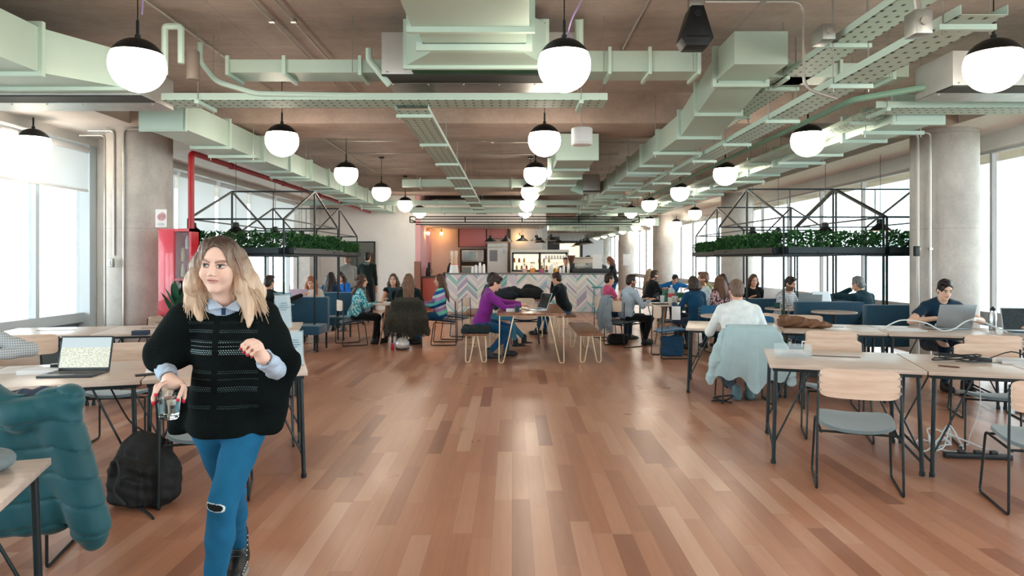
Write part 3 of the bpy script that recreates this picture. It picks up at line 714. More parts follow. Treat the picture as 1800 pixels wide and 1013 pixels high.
# ================================================================ services under the ceiling
def duct(name, label, x0, x1, z0, z1, y0, y1, step=1.2, cat='duct', off=.035, cap_=True):
    """straight rectangular duct along Y with flanges"""
    o = thing(name, label, cat, ((x0+x1)/2, y0, z0)); w2 = (x1-x0)/2; h = z1-z0; L = y1-y0
    MB().bb((-w2, 0, 0), (w2, L, h)).build('casing', MINT, o, smooth=0)
    y = .03
    while y < L:
        t = MB()
        t.bb((-w2-off, y-.02, -off), (w2+off, y+.02, 0)).bb((-w2-off, y-.02, h), (w2+off, y+.02, h+off)).bb((-w2-off, y-.02, 0), (-w2, y+.02, h)).bb((w2, y-.02, 0), (w2+off, y+.02, h))
        t.build('flange', MINTD, o, smooth=0); y += step
    return o
def loft(o, name, A_, B_, m=MINT):
    """A_,B_ : (x0,x1,y,z0,z1) sections"""
    q = lambda s: [(s[0], s[2], s[3]), (s[1], s[2], s[3]), (s[1], s[2], s[4]), (s[0], s[2], s[4])]
    a, b = q(A_), q(B_); t = MB(); t.add(a+b, [(0, 1, 2, 3), (7, 6, 5, 4), (0, 4, 5, 1), (1, 5, 6, 2), (2, 6, 7, 3), (3, 7, 4, 0)])
    return t.build(name, m, o, smooth=0)
def flange(o, x0, x1, y, z0, z1, off=.035, w=.02):
    t = MB(); t.bb((x0-off, y-w, z0-off), (x1+off, y+w, z0)).bb((x0-off, y-w, z1), (x1+off, y+w, z1+off)).bb((x0-off, y-w, z0), (x0, y+w, z1)).bb((x1, y-w, z0), (x1+off, y+w, z1))
    return t.build('flange', MINTD, o, smooth=0)
def duct_support(o, x0, x1, y, z0, zt):
    t = MB(); t.bb((x0-.1, y-.02, z0-.05), (x1+.1, y+.02, z0-.01)); t.build('support_bar', MINTD, o, smooth=0)
    for x in (x0-.07, x1+.07): MB().tube([(x, y, z0-.08), (x, y, ZS-o.location.z)], .005, 6).build('hanger_rod', STEEL, o)
d1 = duct('air_duct', 'long mint green duct running down the left side from the column to the white wall', -4.1, -3.65, 3.06, 3.38, 7.55, 21.5)
for y in (1.9, 4.3, 6.6, 9, 11.4): duct_support(d1, -.225, .225, y, 0, .32)
loft(d1, 'end_cap', (-.24, .24, -.01, -.02, .34), (-.24, .24, 0, -.02, .34), MINTD)
d2 = duct('air_duct', 'tall mint duct receding right of centre with a square elbow at its near end', 1.98, 2.43, 3.05, 3.33, 8.0, 21)
loft(d2, 'elbow', (-.25, .22, -2.0, .27, .56), (-.25, .22, -1.45, .27, .56)); loft(d2, 'drop', (-.225, .225, -1.45, .24, .56), (-.225, .225, 0, 0, .28))
flange(d2, -.25, .22, -1.46, .24, .56); flange(d2, -.225, .225, -.7, .12, .42)
for y in (1.1, 3.2, 5.4, 7.6): duct_support(d2, -.225, .225, y, 0, .4)
d3 = duct('air_duct', 'wide mint duct running beside the right windows under the perforated tray', 4.02, 4.5, 3.05, 3.3, 7.13, 30, 1.1)
for y in (.5, 2.9, 5.3, 7.7, 10): duct_support(d3, -.24, .24, y, 0, .4)
d4 = duct('air_duct', 'mint duct hanging behind the white drum speaker in the middle of the hall', .66, 1.2, 3.05, 3.36, 9.7, 14.2, 1.15)
loft(d4, 'end_cap', (-.3, .3, -.012, -.03, .34), (-.3, .3, 0, -.03, .34), MINTD); loft(d4, 'transition', (-.27, .27, 4.5, 0, .31), (-.5, .6, 5.0, -.05, .36))
d5 = duct('air_duct', 'small mint duct crossing the back of the hall above the bar frame', 2.7, 3.3, 3.0, 3.3, 21.5, 34, 1.4)
d6 = duct('air_duct', 'mint duct branch at the far right, above the row of far lamps', 4.9, 5.5, 2.95, 3.25, 31, 46, 1.4)
# cross ducts (along X)
def duct_x(label, x0, x1, y0, y1, z0, z1, flx):
    o = thing('cross_duct', label, 'duct', (x0, y0, z0)); MB().bb((0, 0, 0), (x1-x0, y1-y0, z1-z0)).build('casing', MINT, o, smooth=0)
    for x in flx:
        x -= x0; t = MB(); t.bb((x-.015, -.03, -.03), (x+.015, y1-y0+.03, 0)).bb((x-.015, -.03, 0), (x+.015, 0, z1-z0+.03)); t.build('flange', MINTD, o, smooth=0)
    for x in flx[::2]: MB().tube([(x-x0-.06, -.05, -.02), (x-x0-.06, -.05, ZS-z0)], .004, 6).build('hanger_rod', STEEL, o)
    return o
duct_x('flat mint duct crossing under the ceiling left of the central fan coil unit', -2.64, -1.2, 6.3, 6.62, 3.33, 3.45, [-2.62, -2.1, -1.4])
duct_x('mint duct crossing from the central fan coil unit to the square elbow', .62, 1.75, 6.3, 6.62, 3.34, 3.53, [.9, 1.27, 1.72])
duct_x('thin mint duct crossing behind the twin cable trays on the right', 2.45, 3.75, 6.45, 6.75, 3.33, 3.46, [2.6, 3.1, 3.6])
duct_x('thin mint beam duct crossing the far part of the ceiling', -2.4, 1.2, 14.9, 15.1, 3.2, 3.36, [-2, -1, 0, .9])
duct_x('long mint duct crossing the ceiling just before the bar', -5.5, 3.0, 18.0, 18.15, 3.05, 3.17, [-4, -2, 0, 2])
duct_x('mint pipe duct crossing over the bar pendant frame', -3, 4.5, 20.0, 20.2, 2.98, 3.14, [-2, 0, 2, 4])
duct_x('mint duct crossing the deep end of the hall', .5, 5.6, 26.0, 26.5, 2.9, 3.2, [1.5, 3, 4.5])
duct_x('second mint duct crossing the deep end of the hall', -1.5, 5.8, 31.5, 32.1, 2.95, 3.25, [1.5, 3, 4.5])
# fan coil units
def fancoil(label, x0, x1, y0, y1, z0, z1, bolts=6):
    o = thing('fan_coil_unit', label, 'air conditioner', ((x0+x1)/2, y0, z0)); w2 = (x1-x0)/2; L = y1-y0; h = z1-z0
    MB().bb((-w2, 0, .0), (w2, L, h)).build('casing', UNIT, o, bevel=.006)
    MB().bb((-w2, .004, -.012), (w2, L*.42, 0)).build('intake_panel', UNITD, o, smooth=0)
    MB().bb((-w2, L*.42, -.014), (w2, L, 0)).build('service_panel', STEEL, o, smooth=0)
    t = MB()
    for i in range(bolts):
        x = -w2+.05+(2*w2-.1)*i/(bolts-1); t.lathe([(.009, -.02), (.009, -.01)], (x, L*.5, 0), 8); t.box((x, -.004, .02), (.014, .01, .014))
    t.build('bolts', STEELP, o); return o
u1 = fancoil('grey fan coil unit with dark underside at top centre, fed by a mint plenum', -1.18, .6, 6.17, 6.8, 3.28, 3.66)
loft(u1, 'plenum', (-.45, .4, -1.75, .04, .36), (-.45, .42, -1.1, .04, .36), MINT); flange(u1, -.45, .42, -1.12, .04, .38, .04)
loft(u1, 'transition', (-.42, .4, -1.1, .06, .36), (-.42, .4, -.62, .03, .36), MINT); flange(u1, -.42, .4, -.75, .03, .36, .05, .015); flange(u1, -.36, .36, -.6, .03, .36, .02)
loft(u1, 'transition', (-.36, .36, -.58, .03, .37), (-.62, .58, -.28, 0, .36), MINT); flange(u1, -.62, .58, -.26, 0, .37, .03)
MB().bb((-.6, -.24, .0), (.56, 0, .35)).build('flexible_collar', mat('dark_green_canvas', '#1f4a30', .9), u1, smooth=0)
u2 = fancoil('long grey fan coil unit with black underside at the left edge, below a mint plenum', -6.2, -3.4, 6.25, 6.86, 3.11, 3.4, 9)
loft(u2, 'plenum', (-1.2, 1.0, -2.3, .0, .36), (-1.2, 1.0, -.77, .0, .36), MINT); flange(u2, -1.2, 1.0, -.76, .0, .37, .035); flange(u2, -1.2, 1.0, -1.9, .0, .37, .035)
loft(u2, 'transition', (-1.2, 1.0, -.75, .0, .36), (-1.35, 1.38, -.3, .0, .32), MINT); flange(u2, -1.35, 1.38, -.28, 0, .31, .03)
loft(u2, 'collar', (-1.35, 1.36, -.27, .02, .28), (-1.35, 1.36, 0, .02, .28), MINTD)
u3 = fancoil('grey fan coil unit hanging at the right edge behind a globe lamp', 3.81, 6.3, 5.9, 6.45, 3.11, 3.41, 7)
loft(u3, 'collar', (-1.1, 1.1, .55, .02, .26), (-1.1, 1.1, .68, .02, .26), MINTD)
u4 = fancoil('small grey fan coil unit at the far end of the middle duct', .45, 1.9, 14.75, 15.4, 3.1, 3.45, 4)
# cable trays
def tray(label, p0, axis_, L, w, h=.05, bars=1.4, first=.3, perf=True, barw=.42, hang=True, rod_top=ZS):
    o = thing('cable_tray', label, 'cable tray', p0); B = MB()
    # channel: bottom sheet with two lips
    def bb(a, b):
        if axis_ == 'y': return a, b
        return (a[1], -b[0] if 0 else a[0], a[2]), (b[1], b[0], b[2])
    def put(t, a, b):
        a, b = bb(a, b); t.bb(a, b)
    put(B, (-w/2, 0, 0), (w/2, L, .003)); put(B, (-w/2, 0, 0), (-w/2+.003, L, h)); put(B, (w/2-.003, 0, 0), (w/2, L, h))
    B.build('channel', TRAYM if perf else MINTD, o, smooth=0)
    y = first; k = 0
    while y < L and k < 30:
        t = MB(); put(t, (-barw/2, y-.02, -.035), (barw/2, y+.02, -.002)); t.build('support_bar', MINTD, o, smooth=0)
        if hang:
            for x in (-barw/2+.03, barw/2-.03):
                a = (x, y, -.06); b = (x, y, rod_top-p0[2])
                if axis_ == 'x': a = (y, x, -.06); b = (y, x, rod_top-p0[2])
                MB().tube([a, b], .004, 6).build('hanger_rod', STEEL, o)
        y += bars; k += 1
    return o
g = NG('perforated_tray', .5, .4); x, y, z = g.xyz()
def slots(a, b, pa, pb):
    fa = g.math('ABSOLUTE', g.math('SUBTRACT', g.math('FRACT', g.math('DIVIDE', a, pa)), .5)); fb = g.math('ABSOLUTE', g.math('SUBTRACT', g.math('FRACT', g.math('DIVIDE', b, pb)), .5))
    return g.math('MULTIPLY', g.math('LESS_THAN', fa, .14), g.math('LESS_THAN', fb, .16))
hole = g.math('MULTIPLY', slots(x, y, .085, .11), g.math('LESS_THAN', z, .0045))
g.color(g.mix(hole, '#b3c8bd', '#34403b')); TRAYM = g.m
tray('perforated mint tray crossing the hall in front of the central fan coil unit', (-3.3, 6.58, 3.1), 'x', 4.2, .32, .07, 3.6, .35, barw=.4)
tray('long mint tray receding down the middle of the hall', (-.97, 6.6, 3.05), 'y', 15, .32, .05, 1.72, .2, barw=.36)
tray('upper of the twin mint trays receding on the right of the hall', (2.7, 2.6, 3.33), 'y', 28, .27, .06, 1.38, .1, barw=.34)
tray('lower of the twin mint trays receding on the right of the hall', (2.7, 3.9, 3.0), 'y', 27, .27, .06, 1.38, .16, barw=.34)
tray('perforated mint tray receding above the right window duct', (3.86, 7.3, 3.12), 'y', 20, .24, .05, 1.6, .2, barw=.3)
tray('mint tray crossing to the right windows past the right column', (3.6, 6.9, 3.1), 'x', 3.2, .3, .07, 4, .1, barw=.4)
# globe pendants
def make_globe():
    o = thing('globe_pendant', 'x', 'pendant lamp', (0, 0, 0)); r = .2; tcut = PI*.36
    MB().sph((0, 0, 0), r, 36, 18, t0=tcut, t1=PI).build('opal_globe', GLOBE, o, smooth=180)
    MB().sph((0, 0, 0), r*1.012, 36, 10, t0=0, t1=tcut+.01).build('black_cap', BLK2, o, smooth=180)
    MB().tube([(0, 0, r), (0, 0, r+.14)], .011, 10).tube([(0, 0, r-.005), (0, 0, r+.03)], .02, 12).build('stem', BLK2, o)
    MB().tube([(0, 0, r+.13), (0, 0, ZS-3.07)], .0045, 8).build('cord', BLK2, o)
    MB().lathe([(.055, ZS-3.07-.03), (.055, ZS-3.07)], n=20).build('ceiling_canopy', BLK2, o)
    return o
G0 = make_globe(); first = True
GR = 'opal globe pendants hanging in rows under the concrete ceiling'
def globe(x, y, lab, z=3.07):
    global first
    if first: G0.location = (x, y, z); G0['label'] = lab; G0['group'] = GR; first = False
    else: dup(G0, (x, y, z), 0, lab, GR)
colsn = ['left', 'centre', 'right']
rown = ['nearest row', 'second row', 'third row', 'fourth row', 'fifth row', 'sixth row']
for j, y in enumerate([5.16, 8.4, 11.65, 14.8, 18.1, 20.9]):
    for i, x in enumerate([-2.83, .4 if j else .395, 3.64]):
        globe(x, y, f'black-capped opal globe pendant in the {rown[j]} of lamps, the one on the {colsn[i]}' if i != 1 else f'black-capped opal globe pendant in the {rown[j]} of lamps, over the central aisle')
globe(-6.1, 8.7, 'black-capped opal globe pendant hanging by the left window blind')
for x in (-2.83, .4, 3.64):
    for y in (1.95, -1.2): dup(G0, (x, y, 3.07), 0, 'black-capped opal globe pendant behind the viewpoint', 'opal globe pendants behind the viewpoint')
far = [(5.08, 25.2), (5.26, 29), (5.26, 32.5), (5.2, 35.5), (5.2, 38.5), (5.15, 41.5), (5.6, 20.9), (7.0-.5, 27), (6.6, 31.5), (6.9-.3, 36.5), (6.6, 42), (.9, 30), (1.4, 30)]
for i, (x, y) in enumerate(far):
    l = dup(G0, (x, y, 3.02), 0, 'small far globe pendant in the receding line of lamps beyond the bar on the right', 'far globe pendants beyond the bar')
# drum speaker, black projector speaker
o = thing('drum_speaker', 'white drum shaped ceiling speaker hanging from a conduit in the middle', 'speaker', (.83, 8.1, 2.96))
MB().lathe([(.0, .0), (.11, 0), (.125, .012), (.125, .19), (.12, .2), (0, .2)], n=32).build('body', PLASTIC, o); MB().tube([(0, 0, .2), (0, 0, ZS-2.96)], .008, 8).build('stem', STEELP, o)
MB().lathe([(.127, .022), (.127, .028)], n=32, capb=False, capt=False).build('trim_ring', UNIT, o)
o = thing('loudspeaker', 'black wedge shaped loudspeaker hung from a steel box near the top centre right', 'speaker', (1.47, 5.5, 3.3))
MB().prism([(-.05, .32), (.05, .32), (.13, .06), (.09, .0), (-.09, 0), (-.13, .06)], -.1, .1, Matrix(((1, 0, 0), (0, 0, -1), (0, 1, 0)))).build('cabinet', BLK2, o, bevel=.01)
MB().lathe([(.03, 0), (.03, .015)], (0, 0, 0), 16, M=Matrix(((1, 0, 0), (0, 0, -1), (0, 1, 0)))).build('knob', DARKP, o, loc=(0, -.1, .25))
MB().box((0, 0, .37), (.1, .08, .08)).build('junction_box', STEEL, o, bevel=.01)
MB().box((0, -.1, .06), (.2, .01, .035)).build('grille', DARKP, o, bevel=.003)
# conduits on the slab
def pipe(name, label, pts, r=.011, m=STEELP, cat='conduit', clamps=(), rnd=.1):
    o = MB().tube(rounded(pts, rnd), r, 8).build(name, m); tag(o, label, cat)
    for c in clamps: MB().box(c, (.05, .04, .03)).build('clamp', STEEL, o, smooth=0)
    return o
zc = ZS-.04
cds = [(4.75, -3.0, 3.9, 'nearest steel conduit crossing the slab, above the central plenum'), (4.95, -2.9, -.6, 'steel conduit with a kink beside the nearest conduit, left of the plenum'), (10.7, -3.6, 2.0, 'steel conduit crossing the slab beyond the first beam'), (11.15, -3.8, 2.1, 'second steel conduit crossing the slab beyond the first beam'),
       (12.6, -3.4, 3.0, 'steel conduit crossing the slab over the third row of globes'), (14.0, -3.5, 2.2, 'steel conduit crossing the slab behind the third row of globes'), (16.4, -4, 2.2, 'steel conduit crossing the slab just before the second beam')]
for y, a, b, lab in cds:
    k = random.Random(int(y*10)); m1 = a+(b-a)*k.uniform(.25, .6)
    pipe('conduit', lab, [(a, y, zc), (m1, y, zc), (m1+.12, y+.14, zc), (b-.3, y+.14, zc), (b, y+.14, zc)], clamps=[(a+(b-a)*t, y if a+(b-a)*t < m1 else y+.14, zc) for t in (.12, .85)])
for x, y0, y1, lab in [(-3.1, 4.9, 8.9, 'steel conduit running lengthwise from the box above the left globe'), (-2.2, 3.5, 9, 'steel conduit running lengthwise left of the fan coil unit'), (-2.0, 3.5, 9, 'second steel conduit running lengthwise left of the fan coil unit'), (1.15, 5.2, 9, 'steel conduit running lengthwise right of the centre globe'), (-5.6, 6.9, 9.2, 'steel conduit over the left fan coil unit'), (-3.4, 10.4, 17, 'steel conduit running lengthwise above the left duct')]:
    pipe('conduit', lab, [(x, y0, zc), (x, y1, zc)], clamps=[(x, (y0+y1)/2, zc)])
pipe('conduit', 'steel conduit looping from the loudspeaker box down behind the upper tray', [(1.55, 5.5, 3.68), (2.35, 5.5, 3.68), (2.35, 5.5, 2.98), (2.62, 5.5, 2.9)], .013, clamps=[(2.02, 5.5, 3.68)])
pipe('conduit', 'steel conduit from the round box bending down at the upper right', [(1.7, 4.8, 3.76), (2.3, 4.8, 3.76), (2.3, 4.9, 3.5)], .013, clamps=[(1.95, 4.8, 3.76)])
def jbox(label, c, s=(.14, .1, .1)):
    o = thing('junction_box', label, 'junction box', c); MB().box((0, 0, 0), s).build('box', STEEL, o, bevel=.006); MB().lathe([(.025, 0), (.025, .012)], (0, -s[1]/2, 0), 14, M=Matrix(((1, 0, 0), (0, 0, -1), (0, 1, 0)))).build('knockout', STEELP, o)
jbox('round steel junction box at the top edge right of centre', (1.55, 4.8, 3.772), (.12, .12, .12))
jbox('steel junction box hung above the lower tray at upper right', (2.38, 4.0, 2.98), (.1, .12, .14)); pipe('conduit', 'thick steel conduit rising from the junction box at upper right', [(2.38, 4.0, 3.05), (2.3, 4.0, 3.8)], .02)
jbox('steel junction box on the upper tray at upper right', (2.44, 5.35, 3.36), (.1, .2, .12)); jbox('black and steel junction box above the nearest left globe', (-2.55, 5.05, 3.79), (.2, .12, .08))
jbox('steel junction box above the nearest centre globe', (.55, 4.75, 3.79), (.22, .1, .08)); jbox('small junction box over the left globes in the third row', (-2.79, 11.9, 3.79), (.14, .14, .08))
# drain pipes in mint and the grey trap
pipe('drain_pipe', 'mint drain pipe crossing below the left flat duct', [(-2.9, 6.35, 3.62), (-2.9, 6.35, 3.45), (-2.75, 6.35, 3.26), (-2.4, 6.4, 3.16), (-1.25, 6.45, 3.15)], .025, MINTD, 'pipe', rnd=.06)
pipe('drain_pipe', 'mint u shaped pipe above the grey cylinder on the left', [(-3.0, 5.9, 3.2), (-3.0, 5.9, 3.62), (-2.86, 5.9, 3.62), (-2.86, 5.9, 3.3)], .028, MINTD, 'pipe', rnd=.03)
o = MB().lathe([(.055, 0), (.055, .24), (.05, .25)], n=20).build('pipe_trap', mat('taupe_metal', '#8c7f76', .5, .3), loc=(-2.78, 5.95, 3.17)); tag(o, 'taupe cylinder hanging beside the nearest left globe', 'pipe fitting')
pipe('drain_pipe', 'short thick mint pipe behind the centre globe', [(.62, 6.25, 3.35), (.6, 6.1, 3.75)], .04, MINTD, 'pipe')
pipe('drain_pipe', 'mint pipe descending at the left corner of the central fan coil unit', [(-1.3, 6.2, 3.52), (-1.3, 6.2, 3.42), (-1.12, 6.25, 3.2)], .03, MINTD, 'pipe', rnd=.03)
pipe('drain_pipe', 'green drain pipe running under the right trays to the right fan coil unit', [(3.85, 6.3, 3.2), (3.3, 6.6, 3.15), (3.2, 9, 3.1), (3.15, 16, 3.05)], .03, mat('green_pipe', '#7fa896', .5), 'pipe', rnd=.1)
# data cable purple
tag(MB().tube(bez([(.5, 4.7, 3.7), (.52, 4.75, 3.5), (.42, 4.9, 3.3), (.41, 5.3, 3.2)], 8), .006, 6).build('data_cable', mat('lilac_cable', '#a48cc4', .5)), 'lilac data cable hanging behind the nearest centre globe', 'cable')
tag(MB().tube(bez([(-2.5, 5.05, 3.76), (-2.68, 5.08, 3.7), (-2.76, 5.12, 3.6), (-2.79, 5.15, 3.45)], 8), .006, 6).build('data_cable', M_['lilac_cable']), 'lilac data cable hanging behind the nearest left globe', 'cable')
# red sprinkler pipe
o = MB().tube(rounded([(-4.52, 9.62, 2.0), (-4.52, 9.62, 3.11), (-4.52, 11.4, 3.11), (-4.52, 21.7, 3.11)], .08), .042, 14).build('fire_pipe', REDP); tag(o, 'red fire pipe rising from the hose cabinet and running along the left ceiling', 'pipe')
for y in (11, 13.5, 16, 18.5): MB().tube([(-4.52, y-.04, 3.11), (-4.52, y+.04, 3.11)], .052, 14).tube([(-4.52, y, 3.15), (-4.52, y, ZS)], .005, 6).build('coupling', REDP, o)
# conduits on the left and right columns
for x, zt, zb, lab in [(-5.62, 3.3, 0.1, 'steel conduit down the near face of the left column by the window edge'), (-5.42, 3.34, 1.66, 'steel conduit ending in the light switch on the left column'), (-5.28, 3.36, .0, 'steel conduit down the middle of the left column')]:
    yy_ = 9.72-math.sqrt(max(.425**2-(x+5.3)**2, 0))-.015
    pipe('conduit', lab, [(x+(-.35 if x < -5.3 else .45), yy_-.0, zt+.02), (x, yy_, zt+.02), (x, yy_, zb)], .013, rnd=.06)
o = thing('light_switch', 'grey surface switch box on the left concrete column', 'light switch', (-5.42, 9.24, 1.56)); MB().box((0, -.02, 0), (.08, .06, .12)).build('box', STEEL, o, bevel=.006); MB().box((-.005, -.055, 0), (.04, .012, .06)).build('rocker', PLASTIC, o, bevel=.003)
for x, lab in [(5.62, 'steel conduit down the left side of the right column'), (5.72, 'second steel conduit down the left side of the right column')]:
    yy_ = 9.45 if x < 5.7 else 9.34
    pipe('conduit', lab, [(x-.5, yy_, 3.34), (x, yy_, 3.34), (x, yy_, 0)], .017, rnd=.06, clamps=[(x, yy_-.01, 1.75), (x, yy_-.01, .9)])
o = thing('socket_box', 'black socket box on the conduit at the right column', 'socket', (5.57, 9.4, 1.72)); MB().box((0, 0, 0), (.06, .06, .14)).build('box', DARKP, o, bevel=.005)
# ================================================================ furniture
def make_chair(label, seatm, wood=PLY, bw=.25, kind='x', frame=BLACK):
    o = thing('chair', label, 'chair'); r = .0085
    def seat(u, v):
        x = (u-.5)*2; y = (v-.5)*2; rx = .245; 
        n_ = 3.2; q = (abs(x)**n_+abs(y)**n_)**(1/n_); m = max(abs(x), abs(y)); k = m/q if q > 0 else 1
        X_, Y_ = x*k*rx, y*k*.225; return (X_, Y_, .452+.05*(Y_/.225)*.5+.022*(X_/.23)**2-.012*max(0, Y_/.225)**3)
    t = MB(); t.grid(lambda u, v: seat(u, v), 18, 18, .024); s_ = t.build('seat', seatm, o, smooth=60, fix=True)
    def bk(u, v):
        x = (u-.5)*2; z = (v-.5)*2; n_ = 7; q = (abs(x)**n_+abs(z)**n_)**(1/n_); m = max(abs(x), abs(z)); k = min(1, m/q) if q > 0 else 1; k = 1-(1-k)*min(1, 1.0)
        return (x*k*bw, -.235-.045*(1-x*x), .75+z*k*.1)
    MB().grid(bk, 24, 14, .012).build('backrest', wood, o, smooth=50, fix=True)
    for s in (-1, 1):
        x = s*.262; t = MB(); t.tube(rounded([(x*.96, -.225, .82), (x, -.24, .45), (x*1.02, -.25, r), (x*1.02, .22, r), (x*.95, .17, .43), (x*.9, -.22, .4)], .03, 4), r, 8).build('side_frame', frame, o)
        t = MB()
        for z in (.7, .75, .8): t.lathe([(.008, 0), (.008, .006)], (x*.95, -.243, z), 8, M=Matrix(((1, 0, 0), (0, 0, -1), (0, 1, 0))))
        t.build('screws', STEELP, o)
    MB().tube([(-.245, .14, .425), (.245, .14, .425)], r, 8).build('stretcher', frame, o); MB().tube([(-.25, -.19, .4), (.25, -.19, .4)], r, 8).build('stretcher', frame, o)
    return o
CG = make_chair('x', SEATG); cgused = [0]
def place(proto, used, x, y, deg, label, z=0, group=None, cat=None):
    if not used[0]:
        used[0] = 1; proto.location = (x, y, z); proto.rotation_euler = (0, 0, R(deg)); proto['label'] = label
        if group: proto['group'] = group
        return proto
    return dup(proto, (x, y, z), R(deg), label, group, cat)
def gchair(x, y, deg, label): return place(CG, cgused, x, y, deg, label, group='grey felt chairs with pale plywood backs at the work tables')
def make_desk(label):
    o = thing('work_table', label, 'table'); w, d = 1.09, 1.03
    MB().bb((-w/2+.003, -d/2, .752), (w/2-.003, d/2, .78)).build('tabletop', OAK, o, bevel=.002)
    t = MB()
    for y in (-d/2+.04, d/2-.04): t.bb((-w/2+.03, y-.012, .725), (w/2-.03, y+.012, .752))
    for x in (-w/2+.04, w/2-.04): t.bb((x-.012, -d/2+.04, .725), (x+.012, d/2-.04, .752))
    t.build('apron_frame', BLACK, o, smooth=0)
    MB().bb((-.2, .1, .7805), (.2, .145, .7825)).build('cable_slot', DARKP, o, smooth=0)
    for sx in (-1, 1):
        for sy in (-1, 1):
            a = (sx*(w/2-.05), sy*(d/2-.05), .74); b = (sx*(w/2-.03), sy*(d/2-.03), .0)
            t = MB().tube([a, b], .0155, 12); t.lathe([(.02, 0), (.02, .03)], b, 12)
            lg = t.build('leg', BLACK, o)
            MB().tube([(sx*(w/2-.3), sy*(d/2-.05), .74), (sx*(w/2-.036), sy*(d/2-.035), .16)], .0075, 8).build('brace', BLACK, lg)
        MB().tube([(sx*(w/2-.035), -d/2+.04, .1), (sx*(w/2-.035), d/2-.04, .1)], .011, 8).build('foot_rail', BLACK, o)
    return o
DK = make_desk('x'); dkused = [0]
def row(cx, cy, deg, n, labs, right=True):
    """row of desks; (cx,cy) front corner nearest the aisle; returns local->world function"""
    a = R(deg); sgn = 1 if right else -1
    u = Vector((sgn*math.cos(a), -math.sin(a), 0)); v = Vector((sgn*math.sin(a), math.cos(a), 0)); W_ = 1.095
    for i in range(n):
        c = Vector((cx, cy, 0))+u*(W_*(i+.5))+v*.515
        place(DK, dkused, c.x, c.y, -sgn*deg+(0 if right else 0), labs[i], group='oak topped work tables with black steel legs')
    return lambda p, q, z=.78: tuple(Vector((cx, cy, z))+u*p+v*q)
R1 = row(2.015, 5.35, 17.8, 3, ['oak work table nearest on the right, aisle end, a clear sign holder on top', 'oak work table nearest on the right, second from the aisle, carrying black cables', 'oak work table nearest on the right, running out of frame'])
R2 = row(2.08, 8.2, 16.3, 4, ['oak work table in the rear right row where the man in a white shirt sits', 'oak work table in the rear right row with the brown leather bag', 'oak work table in the rear right row under the grey laptop', 'oak work table in the rear right row by the windows'])
L1 = row(-1.49, 5.0, 19, 3, ['oak work table nearest on the left at its aisle end, with the upright clear sign', 'oak work table nearest on the left, under the open laptop', 'oak work table nearest on the left, at the frame edge beside the grey shirt'], False)
L2 = row(-2.5, 8.0, 14, 3, ['oak work table in the rear left row behind the walking woman', 'oak work table in the rear left row with the dark backpack lying on it', 'oak work table in the rear left row nearest the windows'], False)
L0 = row(-1.56, 1.86, 19.5, 1, ['oak work table corner closest to the viewpoint at the lower left'], False)
def at(f, p, q, deg, label, sgn=1): x, y, _ = f(p, q, 0); return gchair(x, y, deg, label)
# chairs, facing angle: rz=0 faces +Y
at(R1, .56, -.3, -20, 'empty grey felt chair in the right foreground, nearest the aisle, seen whole from behind')
gchair(3.42, 4.42, -16, 'grey felt chair at the right frame edge, its left runner in view')
at(R1, .62, 1.06, 162, 'grey felt chair tucked under the far side of the near right table, aisle end')
at(R1, 1.85, 1.08, 160, 'grey felt chair tucked under the far side of the near right table, second place')
at(R2, 1.52, -.35, -17, 'empty chair in front of the brown leather bag, its plywood back facing us')
at(R2, 3.0, -.35, -17, 'empty chair in front of the man in the navy t-shirt, its plywood back facing us')
at(R2, 1.5, 1.3, 165, 'empty chair on the far side of the rear right table, behind the leather bag')
at(R2, .9, 1.55, 100, 'sideways plywood-backed chair just right of the white shirted man')
at(L1, 2.3, 1.12, 200, 'empty chair on the far side of the near left table, behind the open laptop')
at(L1, .66, -.14, 18, 'grey felt chair behind the walking woman at the aisle end of the near left table')
at(L1, .35, 1.1, 198, 'grey felt chair beyond the near left table, its seat just right of the walking woman')
at(L1, 1.5, 1.5, 190, 'empty chair between the two left rows, left of the walking woman')
at(L2, 1.75, 1.35, 195, 'empty chair behind the rear left table, its back just over the tabletop')
at(L2, 2.55, -.3, 14, 'empty chair before the rear left table, next to the grey shirted person')
at(L2, 1.0, -.35, 10, 'empty chair before the rear left table, just left of the walking woman')
at(L2, .8, 1.4, 195, 'empty chair behind the rear left table, near the dark backpack')
gchair(-2.72, 3.7, 14, 'grey felt chair at the lower left under the teal puffer jacket')
# hairpin table and benches (cream legs)
def hairpin(t, x, y, z, dx, dy, w_=.13, r=.0095):
    b = (x+dx*.25, y+dy*.25, .012)
    a0 = (x-w_*.5*abs(dy or 1)*0-dx*w_*.0, y, z); 
    p = [(x, y, z), (x+dx*.015, y+dy*.015, .05), (x+dx*.03-dx*.0, y+dy*.0, .012), (x-dx*.05, y, .05), (x-dx*w_, y, z)]
    t.tube(rounded([(x, y, z), (x+dx*.012, y, .012), (x-dx*.055, y, .012), (x-dx*w_, y, z)], .035, 6), r, 10)
def make_hairpin(name, label, cat, w, L, h, th, lw=.15, group=None):
    o = thing(name, label, cat, group=group)
    MB().bb((-w/2, -L/2, h-th), (w/2, L/2, h)).build('tabletop' if cat == 'table' else 'seat', WALNUT, o, bevel=.003)
    for sy in (-1, 1):
        MB().bb((-w/2+.03, sy*(L/2-.06)-.015, h-th-.012), (w/2-.03, sy*(L/2-.06)+.015, h-th)).build('mount_plate', CREAM, o, smooth=0)
        for sx in (-1, 1):
            t = MB(); hairpin(t, sx*(w/2-.04), sy*(L/2-.06), h-th, sx, 0, lw); t.build('leg', CREAM, o)
    return o
def put(o, x, y, deg=0, z=0): o.location = (x, y, z); o.rotation_euler = (0, 0, R(deg)); return o
